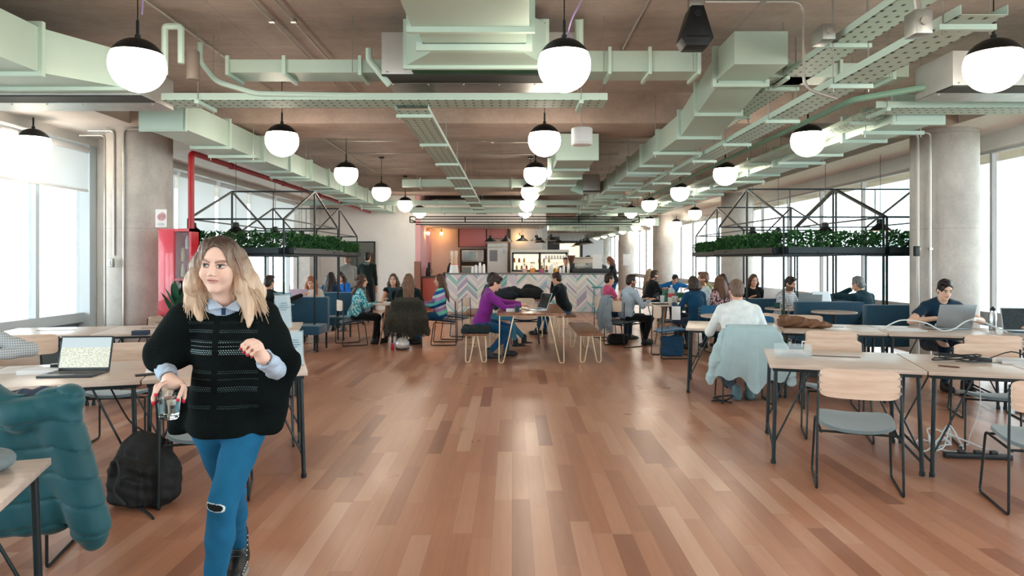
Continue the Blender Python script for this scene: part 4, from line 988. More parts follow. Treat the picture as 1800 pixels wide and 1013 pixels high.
HT1 = put(make_hairpin('hairpin_table', 'walnut topped hairpin table in the middle of the hall where the man in purple types', 'table', 1.06, 2.3, .78, .035, .22, 'walnut hairpin tables in the aisle'), .3, 11.6)
dup(HT1, (.12, 15.1, 0), 0, 'second walnut hairpin table nearer the bar, heaped with dark coats', 'walnut hairpin tables in the aisle')
BN = put(make_hairpin('bench', 'walnut bench with cream hairpin legs, empty, on the right of the nearer table', 'bench', .38, 1.95, .46, .035, .13, 'walnut benches with hairpin legs'), 1.22, 11.5)
dup(BN, (-.56, 11.5, 0), 0, 'walnut bench with cream hairpin legs under the man in purple', 'walnut benches with hairpin legs')
dup(BN, (1.12, 14.9, 0), 0, 'walnut bench with cream hairpin legs under the man in the black sweater near the bar', 'walnut benches with hairpin legs')
dup(BN, (-.85, 15.1, 0), 0, 'walnut bench with cream hairpin legs on the left of the table heaped with coats', 'walnut benches with hairpin legs')
# dark cafe chairs
CN = make_chair('x', SEATN, mat('pale_back', '#dcc9b6', .5), .19); cnused = [0]
CB = make_chair('x', SEATB, mat('blue_back', '#1f5f88', .8), .21); cbused = [0]
NG_ = 'black framed cafe chairs with small pale backs'
def nchair(x, y, deg, label): return place(CN, cnused, x, y, deg, label, group=NG_)
nchair(-3.02, 12.9, -62, 'cafe chair under the woman in the teal patterned sweater')
nchair(-1.93, 12.55, 8, 'cafe chair hung with the dark shaggy fur coat')
nchair(-1.3, 13.0, 92, 'cafe chair under the woman in the striped sweater')
nchair(-1.15, 13.9, 75, 'empty cafe chair behind the woman in the striped sweater')
nchair(2.08, 12.7, -56, 'cafe chair under the man in the gingham shirt')
nchair(1.95, 13.75, -85, 'cafe chair under the person in the pink shirt')
nchair(.25, 13.1, 180, 'plywood cafe chair at the end of the nearer hairpin table, behind the laptop')
CE = make_chair('x', SEATB, mat('pale_back', '#dcc9b6', .5), .19); place(CE, [0], 2.62, 11.25, -84, 'empty chair with a blue seat and pale wooden back, turned to the right round table')
place(CB, cbused, 3.2, 11.55, 25, 'blue chair under the woman in the navy sweater at the right round table')
place(CB, cbused, 2.62, 7.75, -6, 'black chair under the white shirted man, hidden by a pale blue jacket')
place(CB, cbused, 3.2, 8.9, 160, 'blue chair just right of the white shirted man, beyond the table')
# round tables
def round_table(label, x, y, r=.42, h=.78, m=OAK, wood=True, base='splay'):
    o = thing('round_table', label, 'table', (x, y, 0)); MB().lathe([(r-.01, h-.028), (r, h-.02), (r, h-.004), (r-.004, h)], n=40).build('tabletop', m, o)
    if base == 'splay':
        for k in range(4):
            a = PI/4+k*PI/2; MB().tube([(.16*math.cos(a), .16*math.sin(a), h-.03), (.33*math.cos(a), .33*math.sin(a), 0)], [.022, .014], 10).build('leg', mat('wood_leg', '#b08b6c', .5), o)
    else:
        MB().tube([(0, 0, h-.03), (0, 0, .02)], .025, 12).build('pedestal', BLACK, o); MB().lathe([(.22, 0), (.22, .012), (.03, .02)], n=28).build('base', BLACK, o)
    return o
round_table('round oak table among the four women on the left', -2.25, 13.0, .4)
round_table('round oak table with cups and a water bottle on the right', 2.95, 12.75, .47)
round_table('small round table between the white shirt man and the navy sweater woman', 3.15, 10.1, .35, .78, OAK, base='ped')
for x, y, lab in [(-4.25, 12.95, 'round booth table holding a glass, before the woman in white on the left'), (-4.4, 15.5, 'round booth table beside the woman with long dark hair'), (4.55, 11.35, 'round booth table with a mug before the plaid shirt man'), (5.0, 10.6, 'white round booth table left of the grey haired man'), (5.35, 13.6, 'round booth table before the woman in black')]:
    round_table(lab, x, y, .33, .8, OAK, base='ped')
# booth benches
def booth(label, x, y, deg, L=1.25, group='blue upholstered booth benches'):
    o = thing('booth_bench', label, 'bench', (x, y, 0), R(deg), group)
    MB().bb((-L/2, -.05, .3), (L/2, .5, .46)).build('seat', BOOTH, o, bevel=.025, smooth=40); MB().bb((-L/2, -.2, .3), (L/2, -.05, .93)).build('backrest', BOOTH, o, bevel=.03, smooth=40)
    for sx in (-1, 1):
        for yy in (-.15, .44): MB().bb((sx*(L/2-.05)-.015, yy-.015, 0), (sx*(L/2-.05)+.015, yy+.015, .3)).build('leg', BLACK, o, smooth=0)
    return o
booth('blue booth bench on the left facing us, right behind the clear sign', -3.82, 12.25, 180, 1.0)
booth('blue booth bench on the left that the woman in white sits on', -3.8, 14.0, 180, 1.0)
booth('blue booth bench on the left under the man in black', -4.75, 11.6, 0, .9)
booth('blue booth bench on the left, farthest along the frame', -4.2, 16.9, 0, 1.2)
booth('blue booth bench on the left facing us under the far window', -5.35, 14.1, 180, 1.2)
booth('blue booth bench on the right behind the sideways chair', 4.45, 12.2-.2, 0, .95)
booth('blue booth bench on the right, just left of the grey haired man', 5.1, 11.1, 0, 1.1)
booth('teal blue booth bench under the grey haired man on the right', 6.05, 10.35, 0, 1.55)
booth('blue booth bench on the right behind the woman in black', 5.0, 14.3, 180, 1.2)
booth('blue booth bench on the right at the far window', 6.0, 13.4, 180, 1.4)
# black steel gable frames with planters and cone lamps
def gable(label, x0, x1, yr, ye, zr, ze, y0=None, zmid=1.68, planters=True):
    """ridge along X at yr; eaves at yr-ye and yr+ye"""
    o = thing('booth_pergola', label, 'pergola', ((x0+x1)/2, yr, 0)); w2 = (x1-x0)/2; b = .027
    for x in (-w2, w2):
        for y, z in ((-ye, ze), (0, zr), (ye, ze)):
            if z == zr and abs(x) < 9: pass
            MB().bar((x, y, 0), (x, y, z), b).build('post', BLACK, o, smooth=0)
        for y in (-ye, ye): MB().bar((x, 0, zr), (x, y, ze), b).build('rafter', BLACK, o, smooth=0)
        MB().bar((x, -ye, zmid), (x, ye, zmid), b).build('side_rail', BLACK, o, smooth=0); MB().bar((x, -ye, ze), (x, ye, ze), b*.8).build('side_rail', BLACK, o, smooth=0)
    for y, z in ((-ye, ze), (0, zr), (ye, ze), (-ye, zmid)): MB().bar((-w2, y, z), (w2, y, z), b).build('cross_rail', BLACK, o, smooth=0)
    MB().bar((0, -ye, 0) if 0 else (w2*.0, 0, zr), (w2*.0, 0, zmid+.6), .012).build('lamp_rod', BLACK, o, smooth=0)
    return o
gable('black steel gable frame over the near left booths', -4.92, -3.47, 12.0, 1.62, 2.8, 2.22)
gable('black steel gable frame over the far left booths', -5.6, -4.05, 16.0, 1.85, 2.8, 2.2)
gable('black steel gable frame over the booths on the right, spanning to the grey haired man', 4.06, 5.55, 11.8, 1.6, 2.82, 2.24)
gable('black steel gable frame over the booths on the right, against the window', 5.6, 6.95, 11.8, 1.6, 2.82, 2.24)
gable('black steel gable frame over the far right booths', 4.7, 6.4, 15.65, 1.8, 2.8, 2.2)
def leafclump(t, cx, cy, z, L, along, n, spread=.13, hgt=.18, sz=.07):
    for i in range(n):
        a = rr.uniform(-L/2, L/2); s = rr.uniform(-spread, spread)*.6; x, y = (cx+a, cy+s) if along == 'x' else (cx+s, cy+a)
        hz_ = rr.uniform(-.08, hgt); th = rr.uniform(0, 2*PI); el = rr.uniform(-.5, 1.1); k = sz*rr.uniform(.7, 1.3)
        d = Vector((math.cos(th)*math.cos(el), math.sin(th)*math.cos(el), math.sin(el))); p = Vector((x, y, z+hz_)); sd = d.cross(Vector((0, 0, 1)))
        sd = sd.normalized() if sd.length > .01 else Vector((1, 0, 0)); up = sd.cross(d)*.2
        m1 = p+d*k*.5; tip = p+d*k*1.1
        t.add([p, m1+sd*k*.33+up*k, tip, m1-sd*k*.33+up*k, m1], [(0, 1, 4), (1, 2, 4), (2, 3, 4), (3, 0, 4)])
def planter(label, x, y, L, along, z=1.69, n=None):
    o = thing('hanging_planter', label, 'planter', (x, y, z)); w = .11
    a, b = ((-L/2, -w, 0), (L/2, w, .1)) if along == 'x' else ((-w, -L/2, 0), (w, L/2, .1))
    t = MB(); th = .008
    t.bb(a, (b[0], b[1], th)); t.bb(a, (b[0], a[1]+th, .1)); t.bb((a[0], b[1]-th, 0), b); t.bb(a, (a[0]+th, b[1], .1)); t.bb((b[0]-th, a[1], 0), b)
    t.build('trough', BLACK, o, smooth=0); MB().bb((a[0]+.01, a[1]+.01, .05), (b[0]-.01, b[1]-.01, .08)).build('soil', SOIL, o, smooth=0)
    t = MB(); leafclump(t, 0, 0, .13, L-.04, along, int(L*700) if n is None else n); t2 = MB(); leafclump(t2, 0, 0, .13, L-.04, along, int(L*240))
    t.build('foliage', LEAF, o, smooth=0); t2.build('foliage', LEAF2, o, smooth=0); return o
planter('green planter trough at the near right frame, touching the concrete column', 6.25, 10.2, 1.35, 'x'); planter('green planter trough at the near right frame, left of the grey haired man', 4.8, 10.2, 1.45, 'x')
planter('green planter trough running back along the aisle side of the right frame', 4.06, 11.85, 3.0, 'y'); planter('green planter trough on the aisle side of the far right frame', 4.7, 15.65, 3.5, 'y')
planter('green planter trough on the near left frame, right behind the walking woman', -4.2, 10.38, 1.4, 'x'); planter('green planter trough on the near face of the left frame, beside the red cabinet', -5.25, 10.75, .6, 'x')
planter('green planter trough running back along the aisle side of the left frame', -3.47, 12.05, 3.1, 'y'); planter('green planter trough on the aisle side of the far left frame', -4.05, 16, 3.6, 'y')
def make_cone(label, r=.15, cord=1.0, m=None, wires=False):
    m = m or BLK2; o = thing('cone_pendant', label, 'pendant lamp')
    t = MB().lathe([(r, 0), (r*.98, .004), (r*.55, .07), (.055, .11), (.052, .17), (.03, .185)], n=32, capb=False); t.build('shade', m, o, smooth=40)
    MB().lathe([(r*.96, .003), (r*.5, .068), (.04, .1)], n=32, capb=False).build('shade_lining', mat('lining_white', '#e8dccb', .6), o, smooth=60)
    MB().sph((0, 0, .06), .03, 14, 10).build('bulb', WARM, o, smooth=180)
    if wires: MB().tube([(0, 0, .18), (-.09, 0, .18+cord)], .0025, 6).build('wire', DARKP, o); MB().tube([(0, 0, .18), (.09, 0, .18+cord)], .0025, 6).build('wire', DARKP, o)
    else: MB().tube([(0, 0, .18), (0, 0, .18+cord)], .004, 6).build('cord', DARKP, o)
    return o
C1 = make_cone('x', .175); c1u = [0]; CGR = 'black cone pendants inside the steel booth frames'
for x, y, z, lab in [(5.72, 10.6, 2.0, 'black cone pendant nearest the right column, under the frame'), (5.05, 11.0, 1.97, 'black cone pendant in the middle of the right frame'), (4.72, 12.1, 1.93, 'black cone pendant half behind a post of the right frame'), (4.55, 12.9, 1.98, 'black cone pendant at the aisle side of the right frame'),
                     (-5.05, 10.8, 1.96, 'black cone pendant beside the red fire cabinet'), (-4.45, 11.0, 1.97, 'black cone pendant just above the walking woman\'s hair'), (-4.15, 11.95, 1.95, 'black cone pendant right of the walking woman, in the left frame'), (-4.1, 13.3, 1.93, 'black cone pendant at the far side of the near left frame')]:
    place(C1, c1u, x, y, 0, lab, z+.05, CGR)
# stools at the bar
o = thing('bar_stool', 'teal wire bar stool standing against the tiled bar front', 'stool', (2.52, 20.05, 0)); tl = mat('teal_wire', '#2f7f86', .4, .2)
MB().lathe([(.17, .78), (.18, .79), (.18, .81), (.17, .815)], n=28).build('seat', tl, o)
for k in range(4):
    a = PI/4+k*PI/2; MB().tube([(.14*math.cos(a), .14*math.sin(a), .78), (.22*math.cos(a), .22*math.sin(a), 0)], .009, 8).build('leg', tl, o)
MB().tube([(.2*math.cos(t_*PI/10), .2*math.sin(t_*PI/10), .3) for t_ in range(20)], .007, 6, closed=True).build('foot_ring', tl, o)
# green cafe chairs far right
def make_green():
    gm = mat('green_shell', '#1f5f4a', .5); o = thing('green_chair', 'x', 'chair')
    def sh_(u, v):
        a = (u-.5)*2; b = v
        if b < .5: q = b*2; return (a*.22, .2-.4*q, .45+.02*a*a-.015*math.sin(q*PI))
        q = (b-.5)*2; w_ = .22*(1-.35*q*q); return (a*w_, -.2-.07*q+.05*a*a, .45+.4*q)
    MB().grid(sh_, 10, 16, .012).build('shell', gm, o, smooth=60, fix=True)
    for sx in (-1, 1):
        for sy in (-1, 1): MB().tube([(sx*.15, sy*.14, .43), (sx*.22, sy*.21, 0)], .011, 8).build('leg', gm, o)
    return o
GC = make_green(); gcu = [0]
for x, y, d, lab in [(3.9, 16.9, 170, 'green shell chair facing the man in black'), (4.45, 16.2, 20, 'green shell chair with its back to us by the far right tables'), (4.75, 17.2, 150, 'green shell chair under the bent man in the blue sweater'), (3.3, 17.6, -60, 'green shell chair under the bearded man in black'), (3.9, 15.6, -20, 'green shell chair nearest to us at the far right tables'), (2.8, 18.2, 60, 'green shell chair by the end of the bar'), (3.2, 19.3, 80, 'green shell chair farthest, beside the white column')]:
    place(GC, gcu, x, y, d, lab, group='green shell chairs beyond the round table')
round_table('dark round table between the green chairs', 4.2, 17.5, .5, .75, mat('dark_top', '#33403e', .5), base='ped')
# ================================================================ bar
BYF = 20.6
o = thing('bar_counter', 'long bar counter fronted with pastel herringbone tiles', 'counter', (.45, BYF, 0)); w2 = 2.45
MB().bb((-w2, 0, .04), (w2, .7, 1.16)).build('body', TILES, o, smooth=0); MB().bb((-w2-.03, -.03, 1.16), (w2+.03, .75, 1.2)).build('worktop', mat('counter_top', '#6f7376', .3), o, bevel=.004); MB().bb((-w2, -.01, 0), (w2, .0, .04)).build('plinth', STEEL, o, smooth=0)
MB().bb((1.4, .05, 1.2), (w2+.08, .75, 1.33)).build('raised_shelf', mat('dark_counter', '#272c30', .4), o, bevel=.004)
def simple(name, label, cat, loc, parts, group=None, rz=0):
    """parts: list of (part name, builder fn or MB, material[, bevel])"""
    o = thing(name, label, cat, loc, rz, group)
    for p in parts: p[1].build(p[0], p[2], o, bevel=p[3] if len(p) > 3 else 0)
    return o
PK = mat('salmon_cabinet', '#cf8480', .6); BRN = mat('brown_trim', '#4a342c', .6)
simple('wall_cabinet', 'salmon wall cabinet above the microwaves', 'cabinet', (-1.42, KB-.3, 2.0), [('body', MB().bb((-.48, -.1, .08), (.48, .3, .72)), PK, .004), ('side_trim', MB().bb((-.52, -.12, .06), (-.48, .3, .72)), BRN)])
simple('wall_cabinet', 'salmon wall cabinet above the tall fridge', 'cabinet', (-.6, KB-.3, 2.0), [('body', MB().bb((-.3, -.1, .38), (.44, .3, .72)), PK, .004), ('side_trim', MB().bb((.44, -.12, .3), (.48, .3, .72)), BRN)])
simple('oven_tower', 'brown cabinet tower holding two microwaves beside the fridge', 'cabinet', (-1.42, KB-.3, 0), [('body', MB().bb((-.46, 0, 0), (.46, .3, .9)).bb((-.46, 0, .9), (-.42, .3, 2.0)).bb((.42, 0, .9), (.46, .3, 2.0)).bb((-.42, 0, 1.42), (.42, .3, 1.48)).bb((-.42, .26, .9), (.42, .3, 2)), BRN)])
for z, lab in ((1.5, 'steel microwave in the upper slot of the brown tower'), (.93, 'steel microwave in the lower slot of the brown tower')):
    o = simple('microwave', lab, 'microwave', (-1.42, KB-.34, z), [('body', MB().bb((-.4, 0, .02), (.4, .28, .46)), STEELP, .01), ('window', MB().bb((-.36, -.006, .08), (.1, 0, .4)), mat('oven_glass', '#9fb7bd', .15)), ('control_panel', MB().bb((.18, -.006, .06), (.36, 0, .42)), PLASTIC), ('handle', MB().bb((.12, -.04, .1), (.15, -.0, .38)), STEELP)])
simple('refrigerator', 'tall stainless refrigerator with papers taped to its door', 'refrigerator', (-.52, KB-.72, 0), [('body', MB().bb((-.36, 0, .05), (.36, .6, 2.2)), STEELP, .01), ('door', MB().bb((-.35, -.03, .1), (.35, 0, 2.02)), mat('fridge_white', '#e9ecee', .4, .1), .006), ('grille', MB().bb((-.35, -.035, 2.06), (.35, 0, 2.18)), STEEL), ('note', MB().bb((-.28, -.036, 1.55), (0, -.031, 1.95)), mat('grey_paper', '#9ea5ae', .7)), ('note', MB().bb((.18, -.036, 1.82), (.3, -.031, 1.98)), PAPER)])
WG = mat('case_light', '#fff1dc', .5, emit=.8, ecol='#ffe9cc')
o = simple('display_fridge', 'glass fronted display fridge lit inside, behind the potted plants on the bar', 'display case', (.95, 23.4, 0), [('casing', MB().bb((-1.0, 0, .9), (1.0, .6, 1.22)).bb((-1.0, .55, 1.2), (1.0, .6, 1.85)).bb((-1.0, 0, 1.85), (1.0, .6, 1.95)).bb((-1.0, 0, 1.2), (-.93, .6, 1.85)).bb((.93, 0, 1.2), (1.0, .6, 1.85)), STEELP), ('back_light', MB().bb((-.92, .5, 1.24), (.92, .54, 1.84)), WG), ('door_frame', MB().bb((-.95, -.03, 1.2), (.95, 0, 1.26)).bb((-.95, -.03, 1.8), (.95, 0, 1.86)).bb((-.95, -.03, 1.2), (-.89, 0, 1.86)).bb((.89, -.03, 1.2), (.95, 0, 1.86)).bb((-.04, -.03, 1.2), (.04, 0, 1.86)), mat('door_dark', '#3c4649', .5)), ('shelf', MB().bb((-.92, .05, 1.5), (.92, .5, 1.51)), STEELP)])
def items(n, fn, name, cat, group):
    p = None
    for i in range(n):
        x, y, z, m, lab = fn(i); o = MB().lathe([(.035, 0), (.038, .01), (.038, .1), (.02, .13), (.02, .15)], n=12).build(name, m, loc=(x, y, z)); tag(o, lab, cat, group)
BT = [mat('juice_orange', '#d98a3c', .3), mat('juice_yellow', '#dfc06a', .3), mat('juice_red', '#b5503f', .3)]
items(12, lambda i: (.08+i*.085+(.35 if i > 5 else 0), 23.62, (1.265 if i % 2 else 1.515), BT[i % 3], 'small juice bottle on a shelf of the lit display fridge'), 'juice_bottle', 'bottle', 'juice bottles in the display fridge')
# plants, cups etc on the bar
def pot(label, x, y, z, r, h, c, leaf=True, n=40):
    o = thing('potted_plant', label, 'plant', (x, y, z)); MB().lathe([(r*.8, 0), (r, h), (r*.9, h), (r*.85, h*.85), (0, h*.85)], n=20).build('pot', mat('pot_'+c, c, .6), o)
    t = MB(); leafclump(t, 0, 0, h, r*1.6, 'x', n, r, h*1.3, .05); t.build('foliage', LEAF2, o, smooth=0); return o
pot('pink potted plant on the bar worktop', .39, 20.9, 1.2, .08, .13, '#d8b3ac'); pot('orange potted plant on the bar worktop', .63, 20.9, 1.2, .09, .14, '#dd9248'); pot('magenta potted plant on the bar worktop', .9, 20.9, 1.2, .08, .13, '#b8607c'); pot('terracotta potted plant on the bar between the white cups', 1.35, 20.9, 1.2, .08, .13, '#d9a24e')
cp = MB().lathe([(.03, 0), (.045, .12)], n=14); cupm = mat('paper_cup', '#e8eaec', .6)
k = 0
def stack(x, y, z, n, lab, name='cup_stack'):
    t = MB()
    for i in range(n): t.lathe([(.045, 0), (.03, .12), (.0, .12)] if 1 else 0, (0, 0, i*.025), 14)
    tag(t.build(name, cupm, loc=(x, y, z)), lab, 'cups')
for x, n, lab in [(-1.1, 6, 'tall stack of white cups on the left end of the bar'), (-.98, 9, 'tallest stack of white cups on the left end of the bar'), (-.86, 7, 'stack of white cups nearest the fridge on the bar'), (-1.2, 4, 'short stack of white cups on the left end of the bar'), (1.15, 5, 'white cup stack left of the terracotta plant'), (1.22, 7, 'white cup stack touching the terracotta plant'), (1.58, 6, 'white cup stack right of the terracotta plant'), (1.72, 8, 'white cup stack farthest right of the terracotta plant'), (1.48, 3, 'low white cup stack before the espresso machine')]:
    stack(x, 20.85, 1.2, n, lab)
o = thing('paper_cup', 'tan paper cup standing alone on the bar', 'cup', (2.02, 20.7, 1.2)); MB().lathe([(.035, 0), (.05, .14)], n=16).build('cup', mat('kraft', '#c99f6c', .6), o); MB().lathe([(.053, .135), (.05, .15)], n=16).build('rim', mat('kraft_dark', '#8c6a45', .6), o)
o = thing('juice_dispenser', 'juice dispenser with an orange tank at the left end of the bar', 'dispenser', (-1.78, 20.95, 1.2)); MB().lathe([(.15, 0), (.11, .26)], n=20).build('base', PLASTIC, o); MB().lathe([(.1, .26), (.12, .66), (.1, .68)], n=20).build('tank', mat('tank_clear', '#e6d8c2', .1, alpha=.5), o); MB().lathe([(.09, .29), (.095, .5)], n=20).build('juice', BT[0], o)
MB().lathe([(.112, .25), (.112, .275)], n=20).build('ring', mat('red_ring', '#cf5233', .5), o)
o = thing('espresso_machine', 'cream and steel espresso machine on the right part of the bar', 'coffee machine', (2.15, 21.5, 1.2)); MB().bb((-.4, 0, .05), (.4, .45, .45)).build('body', mat('cream_enamel', '#e5d3c2', .4), o, bevel=.02)
MB().bb((-.45, -.05, .45), (.45, .45, .49)).build('cup_rail', STEELP, o, bevel=.005); MB().bb((-.38, -.02, .12), (.38, 0, .3)).build('front_panel', STEEL, o, bevel=.004)
for sx in (-.2, .2): MB().tube([(sx, -.02, .28), (sx, -.14, .26)], .018, 8).build('group_handle', DARKP, o)
o = thing('coffee_grinder', 'coffee grinder with a dark cone hopper beside the espresso machine', 'grinder', (1.85, 21.3, 1.2)); MB().bb((-.1, -.1, 0), (.1, .1, .3)).build('body', DARKP, o, bevel=.02); MB().lathe([(.05, .3), (.13, .52), (.13, .54)], n=20).build('hopper', mat('hopper_brown', '#5a3a2c', .3), o)
o = thing('back_shelf', 'shelf of upturned glasses behind the bar', 'shelf', (1.45, 22.3, 1.2)); MB().bb((-.4, 0, .42), (.4, .3, .44)).build('board', STEELP, o, smooth=0); MB().bb((-.4, .28, 0), (-.36, .3, .42)).bb((.36, .28, 0), (.4, .3, .42)).build('brackets', STEEL, o, smooth=0)
for i in range(8): tag(MB().lathe([(.035, 0), (.03, .11)], n=12).build('drinking_glass', mat('tumbler', '#b9c2cc', .15, alpha=.7), loc=(1.12+i*.095, 22.42, 1.64)), 'upturned glass on the shelf behind the bar', 'glass', 'glasses on the shelf behind the bar')
o = thing('menu_board', 'white standing menu board on the raised shelf of the bar', 'sign', (2.62, 20.95, 1.33)); MB().box((0, 0, .22), (.28, .01, .44), (-.12, 0, 0)).build('board', PLASTIC, o); MB().bb((-.1, 0, 0), (.1, .08, .012)).build('foot', PLASTIC, o)
o = thing('back_counter', 'back counter behind the bar', 'counter', (.2, 22.3, 0)); MB().bb((-1.4, 0, 0), (2.6, .5, 1.1)).build('body', mat('back_grey', '#7b7f80', .6), o, smooth=0); MB().bb((-1.42, -.02, 1.1), (2.62, .5, 1.13)).build('worktop', STEEL, o, smooth=0)
simple('low_cabinet', 'salmon low cabinet left of the tiled bar', 'cabinet', (-2.45, 22.1, 0), [('body', MB().bb((-.45, 0, 0), (.45, .5, 1.02)), mat('coral_cabinet', '#c4665c', .6), .004), ('worktop', MB().bb((-.47, -.02, 1.02), (.47, .52, 1.06)), mat('counter_dark', '#3e4244', .4))])
for x, h, lab in [(-2.75, .3, 'black kettle on the salmon low cabinet'), (-2.2, .14, 'small black pot on the salmon low cabinet')]:
    o = thing('kettle', lab, 'kettle', (x, 22.35, 1.06)); MB().lathe([(.07, 0), (.08, h*.4), (.05, h*.9), (.02, h)], n=18).build('body', DARKP, o); MB().tube(bez([(.07, 0, h*.3), (.14, 0, h*.5), (.05, 0, h*.9)], 5), .008, 6).build('handle', DARKP, o)
o = thing('tap_column', 'tall black beverage tap at the kitchen side wall', 'tap', (-2.78, 22.9, 1.06)); MB().tube([(0, 0, 0), (0, 0, .45)], .04, 12).tube([(0, 0, .4), (.0, -.15, .4)], .02, 8).build('column', BLK2, o)
simple('side_counter', 'dark side counter along the kitchen wall', 'counter', (-2.72, 22.65, 0), [('body', MB().bb((-.2, .02, 0), (.3, 1.5, 1.06)), mat('counter_dark', '#3e4244', .5))])
# dark steel frame with cone lamps over the bar
o = thing('pendant_frame', 'long black steel frame hung above the bar carrying cone lamps', 'frame', (.6, 20.4, 2.72))
for z in (0, .17): MB().bar((-3.65, 0, z), (3.2, 0, z), .03).build('rail', MATTE, o, smooth=0); MB().bar((-3.65, 1.2, z), (3.2, 1.2, z), .03).build('rail', MATTE, o, smooth=0)
for x in (-3.65, -2.0, -.3, 1.4, 3.2): MB().bar((x, 0, 0), (x, 0, .17), .03).build('upright', MATTE, o, smooth=0)
for x in (-3.65, 3.2): MB().bar((x, 0, .085), (x, 1.2, .085), .03).build('end_rail', MATTE, o, smooth=0)
for x in (-3.2, 0, 3.0): MB().tube([(x, 0, .17), (x, 0, ZS-2.72)], .006, 6).build('hanger', MATTE, o)
C2 = make_cone('x', .2, .52, wires=True); c2u = [0]
cl = [(862, 425, 20.5), (890, 425, 20.5), (918, 424, 20.5), (943, 424, 20.5), (969, 423, 20.5), (982, 428, 21.6), (1033, 428, 21.6), (950, 427, 23), (1027, 429, 23.5), (1021, 430, 25), (1015, 432, 27), (1007, 434, 29)]
lb = ['first', 'second', 'third', 'fourth', 'fifth', 'sixth']
for i, (px, py, Y) in enumerate(cl):
    place(C2, c2u, (px-900)*Y/1200, Y, 0, (f'wire hung black cone lamp over the bar, {lb[i]} from the left in the front row' if i < 5 else ['black cone lamp over the bar above the shelf of glasses', 'black cone lamp over the bar above the espresso machine', 'black cone lamp behind the front row, over the display fridge', 'black cone lamp receding behind the bar, nearest of its line', 'black cone lamp receding behind the bar, second of its line', 'black cone lamp receding behind the bar, third of its line', 'black cone lamp receding behind the bar, last of its line'][i-5]), 1.6-(py-457)*Y/1200*-1 if 0 else 1.6+(457-py)*Y/1200, 'cone lamps over the bar')
def bulbw(label, x, y, z):
    o = thing('wall_bulb', label, 'lamp', (x, y, z)); MB().lathe([(.05, .14), (.05, .17)], n=16).lathe([(.022, .05), (.022, .15)], n=12).build('socket', mat('brass', '#b98a4a', .3, .8), o); MB().sph((0, 0, 0), .055, 16, 12).build('bulb', WARM, o, smooth=180)
bulbw('bare warm bulb on the peach plaster left of the salmon cabinets', -2.55, KB-.3, 2.55); bulbw('bare warm bulb near the pink corner of the kitchen', -3.0+.15, 23.2, 2.5); bulbw('pair of warm brass lamps above the display fridge', .28, KB-.3, 2.4)
simple('storage_cabinet', 'tan storage cabinet seen through the dark framed doorway', 'cabinet', (-4.55, 23.7, 0), [('body', MB().bb((-.35, 0, 0), (.25, .45, 1.85)), mat('tan_board', '#b48a6c', .6), .01), ('door', MB().bb((-.33, -.02, .05), (.23, 0, 1.8)), mat('tan_door', '#a67c5f', .6))])
o = thing('water_jug', 'blue jug on top of the tan cabinet in the doorway', 'jug', (-4.62, 23.85, 1.85)); MB().lathe([(.09, 0), (.1, .02), (.1, .12), (.04, .17), (.03, .22)], n=20).build('jug', mat('jug_blue', '#2c68b4', .4), o)
o = thing('passage_light', 'round ceiling light in the room beyond the doorway', 'lamp', (-4.8, 23.0, ZB+.3)); MB().lathe([(.14, 0), (.16, .03), (.16, .1)], n=24).build('shade', GLOBE, o)  # added lamp, out of view, lifts the dark passage
# dark shelving and second room in the deep background
o = thing('bottle_shelf', 'dark backbar shelf with lit bottles deep behind the bar', 'shelf', (2.2, 28.5, 0)); MB().bb((-.75, 0, 0), (-.65, .4, 2.4)).bb((.65, 0, 0), (.75, .4, 2.4)).bb((-.75, 0, 2.3), (.75, .4, 2.4)).build('frame', DARKP, o, smooth=0); MB().bb((-.65, .35, 1.0), (.65, .4, 2.3)).build('light_panel', WG, o, smooth=0)
simple('screen', 'black hanging screen behind the row of cone lamps', 'screen', (1.6, 26.5, 1.95), [('panel', MB().bb((-.3, 0, 0), (.25, .05, .55)), DARKP)])
# ================================================================ fire cabinet, sign, plant
o = thing('fire_hose_cabinet', 'red fire hose cabinet with a glass side by the left concrete column', 'cabinet', (-4.52, 9.15, .3))
MB().bb((-.22, 0, 0), (.0, .26, 1.72)).bb((.0, .22, 0), (.22, .26, 1.72)).bb((.19, 0, 0), (.22, .26, 1.72)).bb((0, 0, 1.68), (.22, .26, 1.72)).bb((0, 0, 0), (.22, .26, .04)).bb((.0, 0, 1.02), (.22, .24, 1.05)).build('body', RED, o, smooth=0)
MB().bb((-.215, -.012, .02), (-.01, 0, 1.7)).build('door', mat('red_door', '#d4485a', .12, coat=.6), o, bevel=.004); MB().bb((.01, -.004, .05), (.19, .002, 1.67)).build('glass_pane', GLASS, o, smooth=0)
for x, z, c in [(.06, 1.07, '#d8c9a0'), (.06, 1.28, '#c9a26a'), (.14, 1.07, '#a8323c'), (.12, 1.45, '#c5d4d8'), (.1, .6, '#c7ccd0')]: MB().lathe([(.025, 0), (.025, .12), (.012, .15), (.012, .18)], (x, .1, z), 12).build('bottle', mat('cabinet_item_'+c, c, .4), o)
MB().tube(arc((.1, .12, .4), .07, 0, 2*PI, 20)[:-1], .02, 8, closed=True).build('hose', mat('hose_white', '#c9c9c4', .7), o)
o = thing('hose_sign', 'small white sign with a red spiral above the fire cabinet', 'sign', (-4.72, 9.18, 2.04)); MB().bb((-.075, 0, 0), (.075, .006, .24)).build('plate', PLASTIC, o, smooth=0)
sp = [(.005+.0048*t_*math.cos(t_*.9)*.0+(.006+.0016*t_)*math.cos(t_*.62), -.003, .14+(.006+.0016*t_)*math.sin(t_*.62)) for t_ in range(34)]
MB().tube(sp, .0032, 6).build('spiral', RED, o)
for z, w_ in ((.05, .04), (.035, .05), (.02, .035)): MB().bb((-w_, -.002, z), (w_, 0, z+.006)).build('text_line', mat('sign_grey', '#8a8a90', .7), o, smooth=0)
